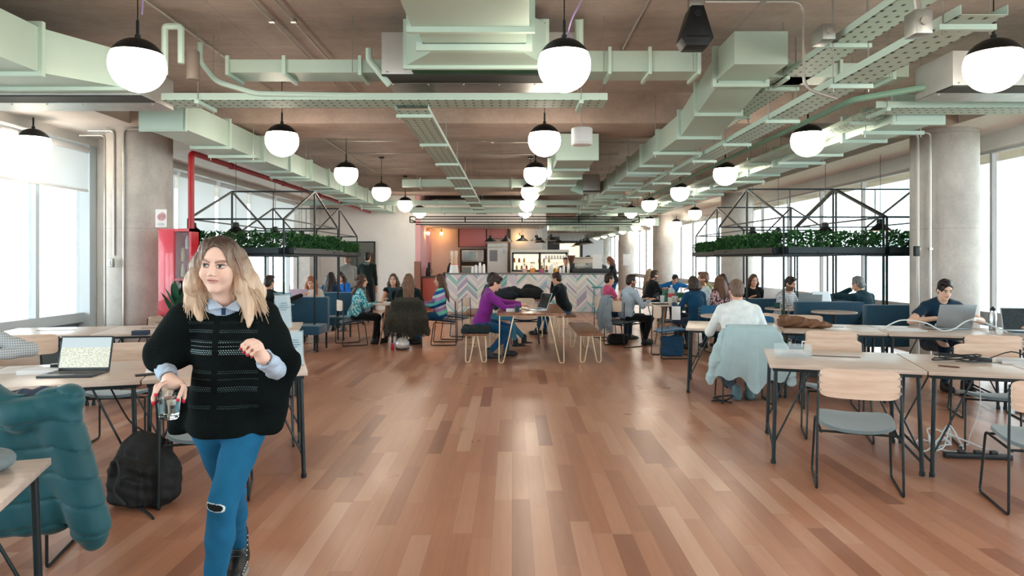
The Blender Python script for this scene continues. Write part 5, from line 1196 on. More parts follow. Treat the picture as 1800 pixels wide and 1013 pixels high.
def dracaena(label, x, y, z0, n, L, pot_=True, sc=1):
    o = thing('potted_plant', label, 'plant', (x, y, z0)); t = MB(); r_ = random.Random(int(x*100))
    for k in range(n):
        a = k*2.4; el = R(15+70*(k/n)); Lk = L*r_.uniform(.75, 1.1); b = Vector((0, 0, .35*sc+.35*sc*k/n)); d = Vector((math.cos(a), math.sin(a), 0)); pts = []
        for i in range(7):
            s = i/6; p = b+d*(Lk*s*math.cos(el))+Vector((0, 0, Lk*s*math.sin(el)-.18*Lk*s*s)); pts.append(p)
        sd = d.cross(Vector((0, 0, 1))); vs = []
        for i, p in enumerate(pts):
            w_ = .028*sc*math.sin(PI*min(1, .12+.88*i/6))**.7; vs += [p+sd*w_, p-Vector((0, 0, .006)), p-sd*w_]
        t.add(vs, [q for i in range(6) for q in ((i*3, i*3+1, i*3+4, i*3+3), (i*3+1, i*3+2, i*3+5, i*3+4))])
    t.build('foliage', mat('dracaena_leaf', '#23503a', .35, var=.3), o); MB().tube([(0, 0, .2*sc), (0, 0, .7*sc)], .02*sc, 8).build('stem', mat('stem_brown', '#5b5a3c', .7), o)
    if pot_: MB().lathe([(.13*sc, 0), (.17*sc, .28*sc), (.15*sc, .28*sc), (.14*sc, .24*sc), (0, .24*sc)], n=24).build('pot', mat('pot_grey', '#4b5254', .6), o)
    return o
dracaena('dark leafed dracaena in front of the red fire cabinet', -4.45, 8.8-.2+.45, 0, 26, .42, sc=1.5)
dracaena('broad green plant under the rear right table, behind the cables', 4.15, 9.4, 0, 22, .3, sc=.8)
dracaena('small green plant beside the rear right booth bench', 4.0, 10.0, .0, 14, .28, sc=1.0)
# ================================================================ the walking woman
def Wp(px, py, Y): return A([(px-900)*Y/1200, Y, 1.6-(py-457)*Y/1200])
def hero():
    O = A([-1.22, 2.95, 0.])                      # base point of the figure
    P = lambda px, py, Y: Wp(px, py, Y)-O
    Hd = P(386, 467, 2.86); Hr = rot('z', 180+4) @ rot('x', -6) @ rot('y', -4); hx, hy, hz = Hr @ A([1, 0, 0]), Hr @ A([0, 1, 0]), Hr @ A([0, 0, 1]); HT = A([hx, hy, hz]); hs = .99
    hp = lambda a, b, c: Hd+(hx*a+hy*b+hz*c)*hs
    neck = P(396, 530, 2.95); shR = P(338, 560, 2.96); shL = P(462, 560, 2.98)
    elR = P(285, 632, 3.02); elL = P(492, 655, 2.92); wrR = P(298, 668, 2.78); wrL = P(461, 628, 2.66)
    hipR = P(372, 748, 2.98); hipL = P(436, 745, 2.96); knR = P(408, 868, 3.12); anR = P(419, 958, 3.5); knL = P(392, 884, 2.78); anL = P(374, 1055, 2.8)
    SK = '#e6c4b4'; G = Wp(297, 690, 2.74)-O      # glass rim centre
    fx = [(Hd[0]-.105, Hd[0]+.105, .0032), (G[0]-.075, G[0]+.075, .004), (wrL[0]-.12, wrL[0]+.05, .004)]
    fy = [(Hd[1]-.13, Hd[1]+.1, .0034), (G[1]-.07, G[1]+.09, .004), (wrL[1]-.06, wrL[1]+.06, .004)]
    fz = [(Hd[2]-.14, Hd[2]+.13, .003), (G[2]-.06, G[2]+.07, .004), (wrL[2]-.04, wrL[2]+.07, .004)]
    B = F(axis(-.5, .55, .014, fx), axis(-.5, .7, .014, fy), axis(-.02, 1.8, .014, fz))
    B.ell(P(400, 610, 2.97), [.13, .09, .2], None, .05).ell(P(404, 720, 2.97), [.15, .1, .12], None, .05).cap(shR, shL, .045, None, .04)
    B.cap(P(398, 556, 2.97), Hd-hz*.055+hy*-.012, .05, .045, .03)
    for a, b, c in ((shR, elR, wrR), (shL, elL, wrL)): B.cap(a, b, .042, .035, .03).cap(b, c, .035, .024, .02)
    for a, b, c in ((hipR, knR, anR), (hipL, knL, anL)): B.cap(a, b, .07, .048, .04).cap(b, c, .046, .034, .02)
    # head
    B.ell(hp(0, -.012, .028), A([.072, .09, .087])*hs, HT, .0).ell(hp(0, .016, -.036), A([.061, .068, .073])*hs, HT, .035).ell(hp(0, .06, -.092), A([.022, .019, .018])*hs, HT, .022)
    for k in (1, -1):
        B.ell(hp(k*.036, .062, -.03), A([.022, .02, .024])*hs, HT, .02)
        B.ell(hp(k*.031, .094, .008), A([.017, .0125, .011])*hs, HT, .012, True); B.ell(hp(k*.073, -.008, -.012), A([.008, .017, .028])*hs, HT, .006)
        B.ell(hp(k*.03, .0775, .006), A([.0145, .011, .0095])*hs, HT, .002); B.cap(hp(k*.014, .083, .026), hp(k*.044, .073, .026), .006*hs, .005*hs, .01)
        B.ell(hp(k*.0105, .092, -.029), A([.007, .008, .006])*hs, HT, .005)
    B.cap(hp(0, .08, .014), hp(0, .096, -.021), .006*hs, .0085*hs, .009)
    B.ell(hp(0, .0845, -.049), A([.021, .0065, .0045])*hs, HT, .004).ell(hp(0, .0835, -.058), A([.018, .007, .0055])*hs, HT, .004).ell(hp(0, .086, -.0535), A([.02, .004, .0014])*hs, HT, .002, True)
    nails = []
    # hand on the glass: palm above and behind the rim
    pc = G+A([.0, .035, .03]); B.cap(wrR, pc, .024, .026, .02).ell(pc, [.04, .025, .022], None, .015)
    def finger(pts, r0=.0092, r1=.0074):
        n = len(pts)-1
        for i in range(n): B.cap(pts[i], pts[i+1], r0+(r1-r0)*i/n, r0+(r1-r0)*(i+1)/n, .004)
        nails.append((pts[-1], pts[-1]-pts[-2]))
    ring = lambda deg, z, r=.052: G+A([r*math.cos(R(deg)), r*math.sin(R(deg)), z])
    finger([pc+A([-.035, 0, 0]), ring(165, .02, .058), ring(195, -.02, .055), ring(205, -.038, .054)], .012, .0095)
    finger([pc+A([-.012, -.01, .01]), ring(225, .035, .03), ring(235, .014, .05), ring(237, -.002, .053)])
    finger([pc+A([.034, 0, .004]), ring(10, .022, .055), ring(-20, -.005, .058), ring(-28, -.026, .054)])
    finger([pc+A([.036, .01, -.004]), ring(30, .008, .058), ring(14, -.02, .057), ring(8, -.036, .054)])
    finger([pc+A([.03, .02, -.01]), ring(50, -.005, .056), ring(40, -.03, .055), ring(36, -.045, .054)], .008, .0068)
    # hand before the chest, loosely curled
    pl = P(451, 612, 2.64); B.cap(wrL, pl, .023, .024, .015).ell(P(450, 611, 2.635), [.026, .018, .03], rot('y', 25), .015)
    for (a, b, c, d, r) in (((446, 598), (433, 600), (426, 607), (422, 614), .009), ((451, 601), (438, 604), (430, 612), (428, 620), .0092), ((455, 605), (443, 610), (436, 618), (434, 625), .009), ((458, 611), (449, 616), (443, 623), (442, 628), .0082)):
        finger([P(*a, 2.63), P(*b, 2.6), P(*c, 2.595), P(*d, 2.6)], r, r*.85)
    finger([P(449, 622, 2.635), P(440, 618, 2.615), P(434, 613, 2.615)], .011, .009)
    for a in (anR, anL): B.ell(A([a[0], a[1]-.04, .065]), [.028, .06, .025], None, .03)
    Pm, Fc = B.mesh(); L = ((Pm-Hd) @ HT.T)/hs; col = np.tile(A(lin(SK)[:3]), (len(Pm), 1))
    def paint(m, c, a=1.): col[m] = col[m]*(1-a)+A(c if not isinstance(c, str) else lin(c)[:3])*a
    front = (L[:, 1] > .04) & (np.abs(L[:, 0]) < .09) & (np.abs(L[:, 2]) < .13)
    for k in (1, -1): paint(front & ((L[:, 0]-k*.04)**2+(L[:, 2]+.025)**2 < .018**2), '#dda69c', .25)
    paint(front & ((L[:, 0]/.0225)**2+((L[:, 2]+.0535)/.0095)**2 < 1), '#c98f8b', .75); paint(front & (np.abs(L[:, 0]) < .02) & (np.abs(L[:, 2]+.0537) < .0018), '#7d4644', .9)
    for k in (1, -1):
        x = L[:, 0]-k*.031; xo = x*k
        paint(front & (xo > -.021) & (xo < .024) & (np.abs(L[:, 2]-.028-.1*xo+xo*xo*9) < .0042), '#6b5344', .75)
        paint(front & ((x/.021)**2+((L[:, 2]-.009)/.013)**2 < 1), '#b98e84', .45)
        paint(front & ((x/.015)**2+((L[:, 2]-.007)/.0062)**2 < 1), '#cfcac7', .9); paint(front & ((x/.0068)**2+((L[:, 2]-.0085)/.0068)**2 < 1), '#4d5a55', .95); paint(front & ((x/.003)**2+((L[:, 2]-.0085)/.003)**2 < 1), '#0c0c0c', 1)
        paint(front & (np.abs(x) < .0185) & (np.abs(L[:, 2]-.0145+x*x*14) < .0023), '#241b1a', .9); paint(front & (np.abs(x) < .016) & (np.abs(L[:, 2]+.0005-x*x*14) < .0013), '#5d4640', .7)
    for t_, d in nails: paint((np.linalg.norm(Pm-(t_+nv(d)*.002), axis=1) < .0115) & ((Pm-t_)[:, 1] < .003), '#c8203f', 1)
    ob = npobj('person', Pm, Fc, skinmat(SK), None, col, 1, tuple(O)); tag(ob, 'blonde woman in a black knitted poncho and blue jeans walking towards us holding a glass', 'person')
    # poncho
    g = NG('poncho_knit', .95, .1); x, y, z = g.xyz()
    rows = None
    for zc_, w_, st_ in ((1.335, .010, .2), (1.298, .016, .4), (1.255, .012, .6), (1.236, .004, .7), (1.213, .022, 1.0), (1.13, .012, .16), (1.1, .008, .12), (1.06, .02, .24), (.985, .014, .12)):
        m = g.math('MULTIPLY', g.math('LESS_THAN', g.math('ABSOLUTE', g.math('SUBTRACT', z, zc_)), w_/2), st_); rows = m if rows is None else g.math('MAXIMUM', rows, m)
    xm = g.math('MULTIPLY', g.math('GREATER_THAN', g.math('ABSOLUTE', g.math('ADD', x, .02)), .014), g.math('LESS_THAN', g.math('ABSOLUTE', g.math('SUBTRACT', x, .005)), .15))
    fa = g.math('ABSOLUTE', g.math('SUBTRACT', g.math('FRACT', g.math('DIVIDE', g.math('ADD', x, g.math('MULTIPLY', z, .6)), .0095)), .5)); fb = g.math('ABSOLUTE', g.math('SUBTRACT', g.math('FRACT', g.math('DIVIDE', z, .0085)), .5))
    dot = g.math('MULTIPLY', g.math('LESS_THAN', fa, .24), g.math('LESS_THAN', fb, .27)); msk = g.math('MULTIPLY', g.math('MULTIPLY', rows, xm), dot)
    fade = g.ramp(g.noise(g.tc.outputs['Object'], 5, 2), [(.35, .1), (.6, 1.0)])
    rib = g.math('SINE', g.math('MULTIPLY', g.math('ADD', x, g.math('MULTIPLY', y, .5)), 900)); c = g.mix(g.math('MULTIPLY', msk, 1.0), '#0c1314', '#9fc0c8'); c = g.mix(fade, '#0f1819', c)
    g.color(c); g.bump(g.math('ADD', g.math('MULTIPLY', rib, .5), g.math('SINE', g.math('MULTIPLY', z, 1100))), .35, .003)
    S = F(axis(-.42, .5, .0085), axis(-.42, .3, .0085), axis(.7, 1.5, .0085))
    pts = [(398, 566, .115, .085), (397, 610, .13, .1), (397, 660, .14, .112), (397, 705, .155, .12), (399, 742, .175, .13)]
    for px, py, rx, ry in pts: S.ell(P(px, py, 2.95), [rx, ry, .1], None, .05)
    S.cap(shR, shL, .062, None, .05).cap(P(372, 545, 2.95), P(425, 545, 2.95), .05, .05, .04)
    S.cap(shR+A([0, 0, -.0]), P(283, 620, 2.96), .065, .06, .05).cap(P(283, 620, 2.96), P(290, 640, 2.9), .06, .035, .04).cap(P(320, 585, 2.96), P(312, 628, 2.93), .075, .05, .06)
    S.cap(shL, P(500, 628, 2.93), .065, .05, .05).cap(P(500, 628, 2.93), P(520, 625, 2.9), .045, .02, .03).cap(P(496, 645, 2.93), P(470, 690, 2.93), .05, .07, .06).cap(P(478, 690, 2.93), P(474, 750, 2.93), .05, .045, .05).cap(P(470, 590, 2.93), P(482, 640, 2.9), .07, .05, .06)
    S.cap(P(512, 640, 2.9), P(484, 745, 2.93), .03, .025, .04).cap(P(450, 600, 2.95), P(455, 680, 2.95), .08, .08, .05).cap(P(318, 690, 2.95), P(314, 750, 2.95), .03, .04, .05).cap(P(325, 560, 2.95), P(275, 632, 2.95), .07, .045, .04)
    S.func(lambda X, Y, Z: .005*np.sin(X*38+Z*9)*np.clip((1.25-Z)*3, 0, 1)+.003*np.sin(X*21-Z*40+Y*15))
    S.ell(P(393, 528, 2.9), [.085, .1, .062], None, .01, True).plane(P(400, 763, 2.95), [.0, 0, -1], .004)
    p_, f_ = S.mesh(); npobj('poncho', p_, f_, g.m, ob, None, 2)
    # shirt: cuffs + collar
    sm = cloth('#a9bfd6'); S = F(axis(-.4, .42, .007), axis(-.45, .25, .007), axis(.95, 1.5, .007))
    for a, b in ((elR, wrR), (elL, wrL)):
        d = nv(b-a); S.cap(a, b-d*.03, .045, .037, .01); S.cap(b-d*.012, b+d*.03, .034, .034, 0, True)
    S.ell(P(395, 545, 2.95), [.09, .08, .055], None, .02).cap(P(396, 540, 2.97), P(394, 520, 2.95), .06, .056, .02).cap(P(396, 552, 2.95), Hd-hz*.02, .049, .047, .0, True).wave(.0025, 60, 4).plane(P(396, 522, 2.97), [0, .25, 1], 0)
    p_, f_ = S.mesh(); npobj('shirt', p_, f_, sm, ob, None, 1)
    for k, A1, A2, A3 in ((-1, (366, 520), (392, 541), (368, 546)), (1, (427, 520), (396, 541), (420, 547))):
        a, b, c3 = P(*A1, 2.92), P(*A2, 2.84), P(*A3, 2.85)
        def fl_(u, v, a=a, b=b, c3=c3): q = a*(1-u)+b*u; r = a*(1-u)+c3*u; return q*(1-v)+r*v+A([0, -.012*math.sin(PI*v)*u, 0])
        MB().grid(fl_, 8, 6, .004).build('shirt_collar', sm, ob, fix=True)
    MB().box(tuple(P(393, 548, 2.832)), (.016, .006, .03)).build('placket', cloth('#1d3450'), ob)
    # jeans
    kz = knL[2]; J = F(axis(-.35, .35, .0075, [(knL[0]-.06, knL[0]+.05, .003)]), axis(-.35, .75, .0075), axis(.0, 1.05, .0075, [(kz-.03, kz+.03, .003)])); up = A([0, 0, 1.])
    J.ell(P(404, 728, 2.97), [.165, .115, .12], None, .04)
    for a, b, c3 in ((hipR, knR, anR), (hipL, knL, anL)):
        J.cap(a, b, .088, .058, .03).cap(b, c3, .056, .041, .02).ell(b*.68+c3*.32+A([0, .014, 0]), [.052, .054, .1], None, .03); d = nv(c3-b); J.plane(c3+A([0, 0, -.02]), [0, 0, -1], 0) if c3 is anR and 0 else None
    J.func(lambda X, Y, Z: .0022*np.sin(Z*70+X*30+Y*20)*np.exp(-((Z-.14)**2)/.01)+.0016*np.sin(Z*55+X*60))
    p_, f_ = J.mesh(); cj = np.tile(A(lin('#1a5f86')[:3]), (len(p_), 1)); kc = knL+A([-.012, -.05, -.0]); q = p_-kc
    el_ = (np.abs(q[:, 0])/.036)**3+(np.abs(q[:, 2]+.1*q[:, 0])/.014)**3; m = (q[:, 1] < .02); cj[(el_ < 1.75) & m] = lin('#cfe4ea')[:3]; cj[(el_ < 1.0) & m] = lin('#14191d')[:3]
    for a, b, k in ((hipL, knL, 1), (knL, anL, 1), (knR, anR, 1)):
        t = np.clip(((p_-a) @ (b-a))/((b-a) @ (b-a)), 0, 1); ax = a+(b-a)*t[:, None]; r = p_-ax; ang = np.arctan2(r[:, 0], -r[:, 1]); pass
    npobj('jeans', p_, f_, mat('denim', '#1a5f86', .85, attr=True, var=.16, vscale=9, bump=.25, bscale=220, spec=.2), ob, cj, 1)
    # boots
    for an, yaw, lift in ((anR, 12, 0), (anL, 0, 0)):
        fr_ = rot('z', yaw); base = A([an[0], an[1], 0]); f = lambda a, b, c: base+fr_ @ A([a, b, c])
        S = F(axis(base[0]-.14, base[0]+.14, .006), axis(base[1]-.26, base[1]+.14, .006), axis(-.02, .3, .006))
        S.cap(f(0, .0, .09), f(0, .005, .2), .05, .048, .01).cap(f(0, -.02, .07), f(0, -.15, .05), .052, .042, .03).ell(f(0, -.15, .045), [.046, .065, .04], fr_.T, .02).cap(f(0, .02, .05), f(0, .0, .1), .045, .045, .02).cap(f(0, .0, .26), f(0, .0, .19), .04, .04, 0, True).plane(A([0, 0, .024]), [0, 0, -1])
        p_, f_ = S.mesh(); bt = npobj('boot', p_, f_, mat('black_leather', '#101416', .42), ob, None, 1)
        t = MB(); 
        ol = [(.04*math.cos(a)*(1 if math.sin(a) > 0 else 1.15), (.06 if math.sin(a) > 0 else .2)*math.sin(a)+0, 0) for a in np.linspace(0, 2*PI, 28)[:-1]]
        t.prism([tuple((f(x_*1.15, y_, 0))[:2]) for x_, y_, _ in ol], .0, .03); t.build('boot_sole', mat('grey_sole', '#8f8f8c', .6), ob, bevel=.004)
        t = MB()
        for s in (-1, 1):
            for i in range(9): u = i/8; t.sph(tuple(f(s*(.05-.006*abs(u-.5)), .03-.19*u, .055+.012*math.sin(u*PI))), .0045, 8, 6)
        for i in range(5): t.sph(tuple(f(.046, -.045+.008*i, .1+.022*i)), .0045, 8, 6)
        t.build('boot_studs', mat('chrome', '#d4d6d8', .15, .9), ob)
        t = MB()
        for i in range(5): y_, z_ = -.1+.018*i, .088+.023*i; t.tube([tuple(f(-.028, y_, z_)), tuple(f(0, y_-.012, z_+.008)), tuple(f(.028, y_, z_))], .0028, 6)
        t.build('boot_laces', DARKP, ob)
    # hair
    g = NG('blonde_hair', .42, .45); x, y, z = g.xyz()
    n = g.noise(g.comb(g.math('MULTIPLY', x, 130), g.math('MULTIPLY', y, 90), g.math('MULTIPLY', z, 7)), 1, 4)
    zf = g.math('ADD', z, g.math('MULTIPLY', g.math('SUBTRACT', n, .5), .12))
    c1 = g.ramp(g.math('DIVIDE', g.math('SUBTRACT', zf, 1.3), .4), [(.0, '#d6bb9f'), (.5, '#cbb39b'), (.76, '#857061'), (.95, '#41352e')]); g.color(g.mix(.6, c1, g.ramp(n, [(.25, .6), (.6, 1.1), (.8, 1.35)]), 'MULTIPLY')); g.bump(n, .6, .006); HM = g.m
    H = F(axis(Hd[0]-.19, Hd[0]+.21, .0052), axis(Hd[1]-.16, Hd[1]+.22, .0052), axis(Hd[2]-.33, Hd[2]+.14, .0052))
    H.ell(hp(0, -.012, .034), A([.08, .1, .092])*hs, HT, .0)
    H.chain([hp(.045, .01, .08), hp(.083, .01, .0), hp(.105, .0, -.09), P(343, 528, 2.9), P(352, 562, 2.86)], [.03, .028, .034, .036, .01], .025)
    H.chain([hp(.06, -.05, .03), hp(.1, -.05, -.07), P(334, 515, 2.98), P(340, 555, 2.93)], [.04, .045, .04, .012], .03)
    H.chain([hp(-.04, .01, .08), hp(-.084, .0, .0), hp(-.1, -.01, -.09), P(438, 530, 2.9), P(438, 572, 2.86)], [.03, .028, .034, .038, .01], .025)
    H.chain([hp(-.06, -.05, .03), hp(-.1, -.05, -.07), P(448, 515, 2.98), P(454, 560, 2.93)], [.04, .045, .042, .012], .03)
    H.chain([hp(0, -.06, .0), hp(0, -.09, -.12), P(395, 540, 3.08)], [.07, .07, .05], .04)
    H.func(lambda X, Y, Z: .0022*np.sin(np.arctan2(X-Hd[0], -(Y-Hd[1])+.02)*46+Z*8)+.0016*np.sin(X*260+Z*14))
    H.ell(hp(0, .1, -.022), A([.06, .086, .122])*hs, HT, .01, True).ell(hp(0, .06, -.13), A([.05, .07, .09]), HT, .02, True)
    p_, f_ = H.mesh(); npobj('hair', p_, f_, HM, ob, None, 1)
    t = MB(); r_ = random.Random(5)
    for i in range(420):
        s = r_.choice((-1, 1)); b = r_.uniform(-.06, .036); u = r_.random(); top = hp(s*.004+s*r_.uniform(0, .02), b, .124-.9*(b-.0)**2*9-.004*u)
        if b > .03 and u < .3: pass
        w1 = hp(s*(.066+.01*u), b*.85+.012, .055); w2 = hp(s*(.092+.02*u), b*.8, -.035); ex = (P(343+r_.uniform(-22, 26), 548+r_.uniform(-12, 18), 2.86+.12*u) if s > 0 else P(443+r_.uniform(-24, 30), 552+r_.uniform(-14, 18), 2.86+.12*u)); w3 = w2*.45+ex*.55+A([-s*.012, 0, 0])
        path = bez([tuple(top), tuple(w1), tuple(w2), tuple(w3), tuple(ex)], 4); n_ = len(path); t.tube(path, [.0026*(1-.75*(j/n_)**2) for j in range(n_)], 4, caps=False)
    t.build('hair_strands', HM, ob, smooth=180)
    MB().sph(tuple(hp(-.079, -.0, -.03)), .004, 10, 8).build('earring', M_['chrome'], ob)
    # the glass
    gx = thing('water_glass', 'faceted tumbler of water in the walking woman\'s hand', 'glass', tuple(G+O+A([0, 0, -.105])))
    n = 40; fac = lambda r, a: r
    MB().lathe([(.0, .0), (.034, 0), (.037, .004), (.047, .108), (.0445, .108), (.0355, .018), (0, .016)], n=12, capb=False, capt=False).build('tumbler', CUPGLASS, gx, smooth=20)
    MB().lathe([(0, .0165), (.0352, .0185), (.0418, .082), (0, .083)], n=24).build('water', WATER, gx)
    return ob
hero()
# ================================================================ people
H_DK = ('#1d1512', '#3a2921'); H_BR = ('#4a3226', '#6e4d38'); H_BK = ('#0f0d0d', '#25201f'); H_GR = ('#4c5254', '#8b9294'); H_AU = ('#7a4730', '#a5694a')
JN = cloth('#1d4f78'); JD = cloth('#1b2c3e'); JL = cloth('#4f8fae'); BK = cloth('#161b1f')
person('dark haired man in a purple sweater typing on a laptop at the hairpin table', (-.5, 11.15, 0), R(-84), lean=16, s=1.07, hyaw=-2, hpitch=20, hr=(.13, .62, .86), hl=(-.1, .66, .87), fr=(.16, .12, .03), fl=(-.14, .42, 0), pel=(0, 0, .57), top=cloth('#7c2a86'), trou=JN, hair=H_DK, skin='#d9ab93', shoes='#2a2f36', palm=(0, 0, -1))
person('man in light jeans mostly hidden behind the man in purple', (-.5, 12.35, 0), R(-80), lean=10, hpitch=15, hr=(.1, .4, .8), hl=(-.1, .4, .8), fr=(.1, .55, .05), fl=(-.1, .75, .08), pel=(0, 0, .59), top=cloth('#2b4150'), trou=JL, hair=H_BK, q=1.4, shoes='#1c2024', s=1.04)
person('man in a black sweater seated by the heap of coats, chin on his hand', (1.1, 14.3, 0), R(62), lean=14, hyaw=0, hpitch=10, hr=(.0, .27, 1.16), hl=(-.2, .5, .82), fr=(.1, .5, 0), fl=(-.1, .6, 0), top=cloth('#101b20'), trou=JN, hair=H_DK, q=1.3, body_fat=.1, s=1.04)
person('curly haired woman in a teal patterned sweater seated sideways on the left', (-2.98, 12.95, 0), R(-74), fem=True, lean=12, hr=(.08, .42, .78), hl=(-.08, .42, .76), fr=(.1, .35, 0), fl=(-.1, .45, 0), top=cloth('#2f93a8', pat='fleck', c2='#b9dfe2'), trou=BK, hair=('#2a1c18', '#5e4438'), style='curly', q=1.3, hyaw=-4, shoes='#101214')
person('woman with long dark hair and a grey-green scarf facing us at the left round table', (-2.38, 13.75, 0), R(186), fem=True, lean=10, hr=(.15, .4, .82), hl=(-.22, .32, .7), top=cloth('#12181b'), sleeve='none', scarf=cloth('#2f474d'), trou=BK, hair=('#241a18', '#57493f'), style='long', q=1.3, hyaw=-8)
person('woman with very long brown hair seen from behind, seated before the fur coat', (-1.93, 12.75, 0), R(8), fem=True, lean=8, hr=(.2, .4, .85), hl=(-.2, .4, .82), top=cloth('#12201f'), trou=JN, hair=('#3c2a22', '#8b6a52'), style='long', q=1.3, s=1.02)
person('woman in a pastel striped sweater seated sideways at the left round table', (-1.38, 13.05, 0), R(96), fem=True, lean=-2, hr=(.1, .38, .78), hl=(-.06, .3, .75), fr=(.1, .5, 0), fl=(-.1, .4, 0), top=cloth('#ffffff', pat='stripe'), trou=JN, hair=('#33211b', '#6b4735'), style='long', q=1.3, hpitch=5)
person('bearded man in a blue gingham shirt seated in profile on the right', (2.15, 12.8, 0), R(-70), lean=8, hyaw=-10, hr=(.14, .42, .84), hl=(-.14, .45, .84), fr=(.14, .3, 0), fl=(-.1, .45, 0), top=cloth('#e3ebf0', pat='check', c2='#3f7aa6', sc=1.8), trou=BK, hair=H_DK, beard='#3a2a22', q=1.2)
person('person in a pink shirt mostly hidden behind the gingham shirt', (1.92, 13.7, 0), R(-82), lean=2, hr=(.14, .4, .8), hl=(-.14, .42, .84), top=cloth('#c0507a'), trou=JD, sleeve='short', hair=H_DK, q=1.6)
person('woman in a navy sweater seen from behind at the right round table', (3.2, 11.75, 0), R(22), fem=True, lean=12, hr=(.2, .4, .82), hl=(-.2, .42, .82), top=cloth('#12405f'), trou=JD, hair=('#1d1614', '#463730'), style='bob', q=1.3, hyaw=10)
person('brown haired man in a pale blue sweater in profile beyond the navy sweater', (3.62, 12.75, 0), R(92), lean=4, hr=(.15, .42, .84), hl=(-.15, .42, .84), top=cloth('#b9ced8'), trou=JD, hair=('#4b3328', '#7d5a45'), beard='#6b4a3a', q=1.3, s=1.06)
person('man in a white shirt with his back to us at the right table', (2.63, 7.88, 0), R(-5), lean=10, hr=(.2, .36, .86), hl=(-.18, .4, .85), er=(.6, -.3, -.9), el=(-.6, -.3, -.9), fr=(.1, -.05, .02), fl=(-.06, -.1, .02), kr=(.2, 1, .5), top=cloth('#dde6e8'), trou=cloth('#2c3c48'), hair=('#4d3d34', '#7c685a'), q=1.0, body_fat=.28, s=1.07, shoes='#4f6a72', hpitch=14)
person('bearded man in a pale plaid shirt at a laptop in the right booth', (4.62, 11.75, 0), R(-145), lean=14, hpitch=14, hr=(.14, .42, .86), hl=(-.14, .42, .86), top=cloth('#dfe3e6', pat='check', c2='#8d99a6', sc=2.5), trou=JD, hair=H_BK, beard='#1d1715', q=1.3, s=1.02)
person('woman in a black t-shirt facing us in the right booth', (4.82, 13.75, 0), R(180), fem=True, lean=10, sleeve='short', hr=(.15, .4, .86), hl=(-.15, .4, .86), top=cloth('#101417'), hair=('#2c201b', '#5a4337'), style='bob', q=1.5, hpitch=12)
person('grey haired man in a dark teal sweater seen from behind in the right booth', (5.72, 10.95, 0), R(22), lean=16, hyaw=8, hpitch=8, hr=(.2, .4, .9), hl=(-.1, .25, 1.12), el=(-.8, .2, -.8), er=(.7, -.1, -.8), top=cloth('#0f3440'), trou=JD, hair=H_GR, q=1.2, body_fat=.06, s=1.04)
TS = person('dark haired young man in a navy t-shirt bent over a grey laptop', (5.42, 8.72, 0), R(176), lean=14, hpitch=18, hyaw=-4, sleeve='short', hr=(.2, .36, .88), hl=(-.22, .36, .88), er=(1, -.1, -.5), el=(-1, -.1, -.5), top=cloth('#122f45'), trou=JD, hair=H_BK, q=1.0, skin='#dcb5a0', s=1.08)
person('person at the right frame edge, only a bare forearm and knee in view', (5.62, 6.72, 0), R(14), lean=10, sleeve='short', hr=(.2, .42, .85), hl=(-.3, .3, .9), el=(-1, -.2, -.4), top=cloth('#39434c'), trou=cloth('#32404c'), hair=H_DK, q=1.3, skin='#d9a58c')
person('person in a grey checked shirt leaning on the table at the left frame edge', (-4.3, 5.5, 0), R(188), lean=16, hr=(.25, .4, .86), hl=(-.26, .3, .86), el=(-1, .1, -.4), top=cloth('#c7cdd1', pat='check', c2='#8e989e', sc=1.3), trou=JD, hair=H_BR, q=1.1, s=1.04)
person('auburn haired woman in a white sweater behind a pink laptop in the left booth', (-3.98, 13.6, 0), R(190), fem=True, lean=16, hpitch=24, hr=(.15, .36, .86), hl=(-.15, .36, .86), top=cloth('#ddd6cc'), hair=H_AU, style='mid', q=1.5)
person('woman with long near-black hair seen from behind in the left booth', (-3.98, 14.9, 0), R(-10), fem=True, lean=6, hr=(.15, .36, .8), hl=(-.15, .36, .8), top=cloth('#1e3d63'), hair=('#140f10', '#2c1f1e'), style='long', q=1.6)
person('woman in a bright blue top at the far left booth', (-4.1, 16.6, 0), R(165), fem=True, lean=10, hr=(.15, .36, .8), hl=(-.15, .36, .8), top=cloth('#1762b8'), hair=H_DK, style='mid', q=1.6, hpitch=15)
person('man in black reaching out behind the walking woman in the left booth', (-4.3, 11.9, 0), R(-25), lean=8, hr=(.5, .35, .98), er=(1, 0, -.5), hl=(-.15, .36, .85), top=cloth('#14181a'), hair=H_DK, q=1.4)
person('person in a black coat and scarf standing with their back to us at the doorway', (-3.88, 18.2, 0), R(-6), sit=False, top=cloth('#14201f'), trou=cloth('#15181b'), scarf=cloth('#5a6866'), hair=H_BK, q=1.5, s=1.05, body_fat=.12)
person('person in a blurred grey sweater standing at the doorway', (-4.22, 17.6, 0), R(30), sit=False, top=cloth('#86847f'), trou=cloth('#2b3338'), hair=('#6b4a38', '#8c6a52'), q=1.6, s=1.0)
person('barista in black by the juice dispenser', (-2.02, 22.0, 0), R(-80), sit=False, top=cloth('#1a1a1d'), hair=H_BK, q=1.7, s=1.02, hpitch=20, hr=(.15, .35, 1.1), hl=(-.1, .35, 1.1))
person('barista in a pale grey shirt bent over the espresso machine', (2.62, 22.0, 0), R(118), sit=False, lean=14, top=cloth('#a9b1ba'), hair=H_BK, q=1.6, s=1.03, hpitch=15, hr=(.15, .4, 1.15), hl=(-.1, .4, 1.15))
person('long haired woman in black and blue jeans standing at the right end of the bar', (3.14, 21.0, 0), R(86), sit=False, fem=True, top=cloth('#131a1c'), trou=JN, hair=('#4b2c22', '#7d4b38'), style='long', q=1.5, hpitch=18, hr=(.12, .36, 1.2), hl=(-.1, .36, 1.22))
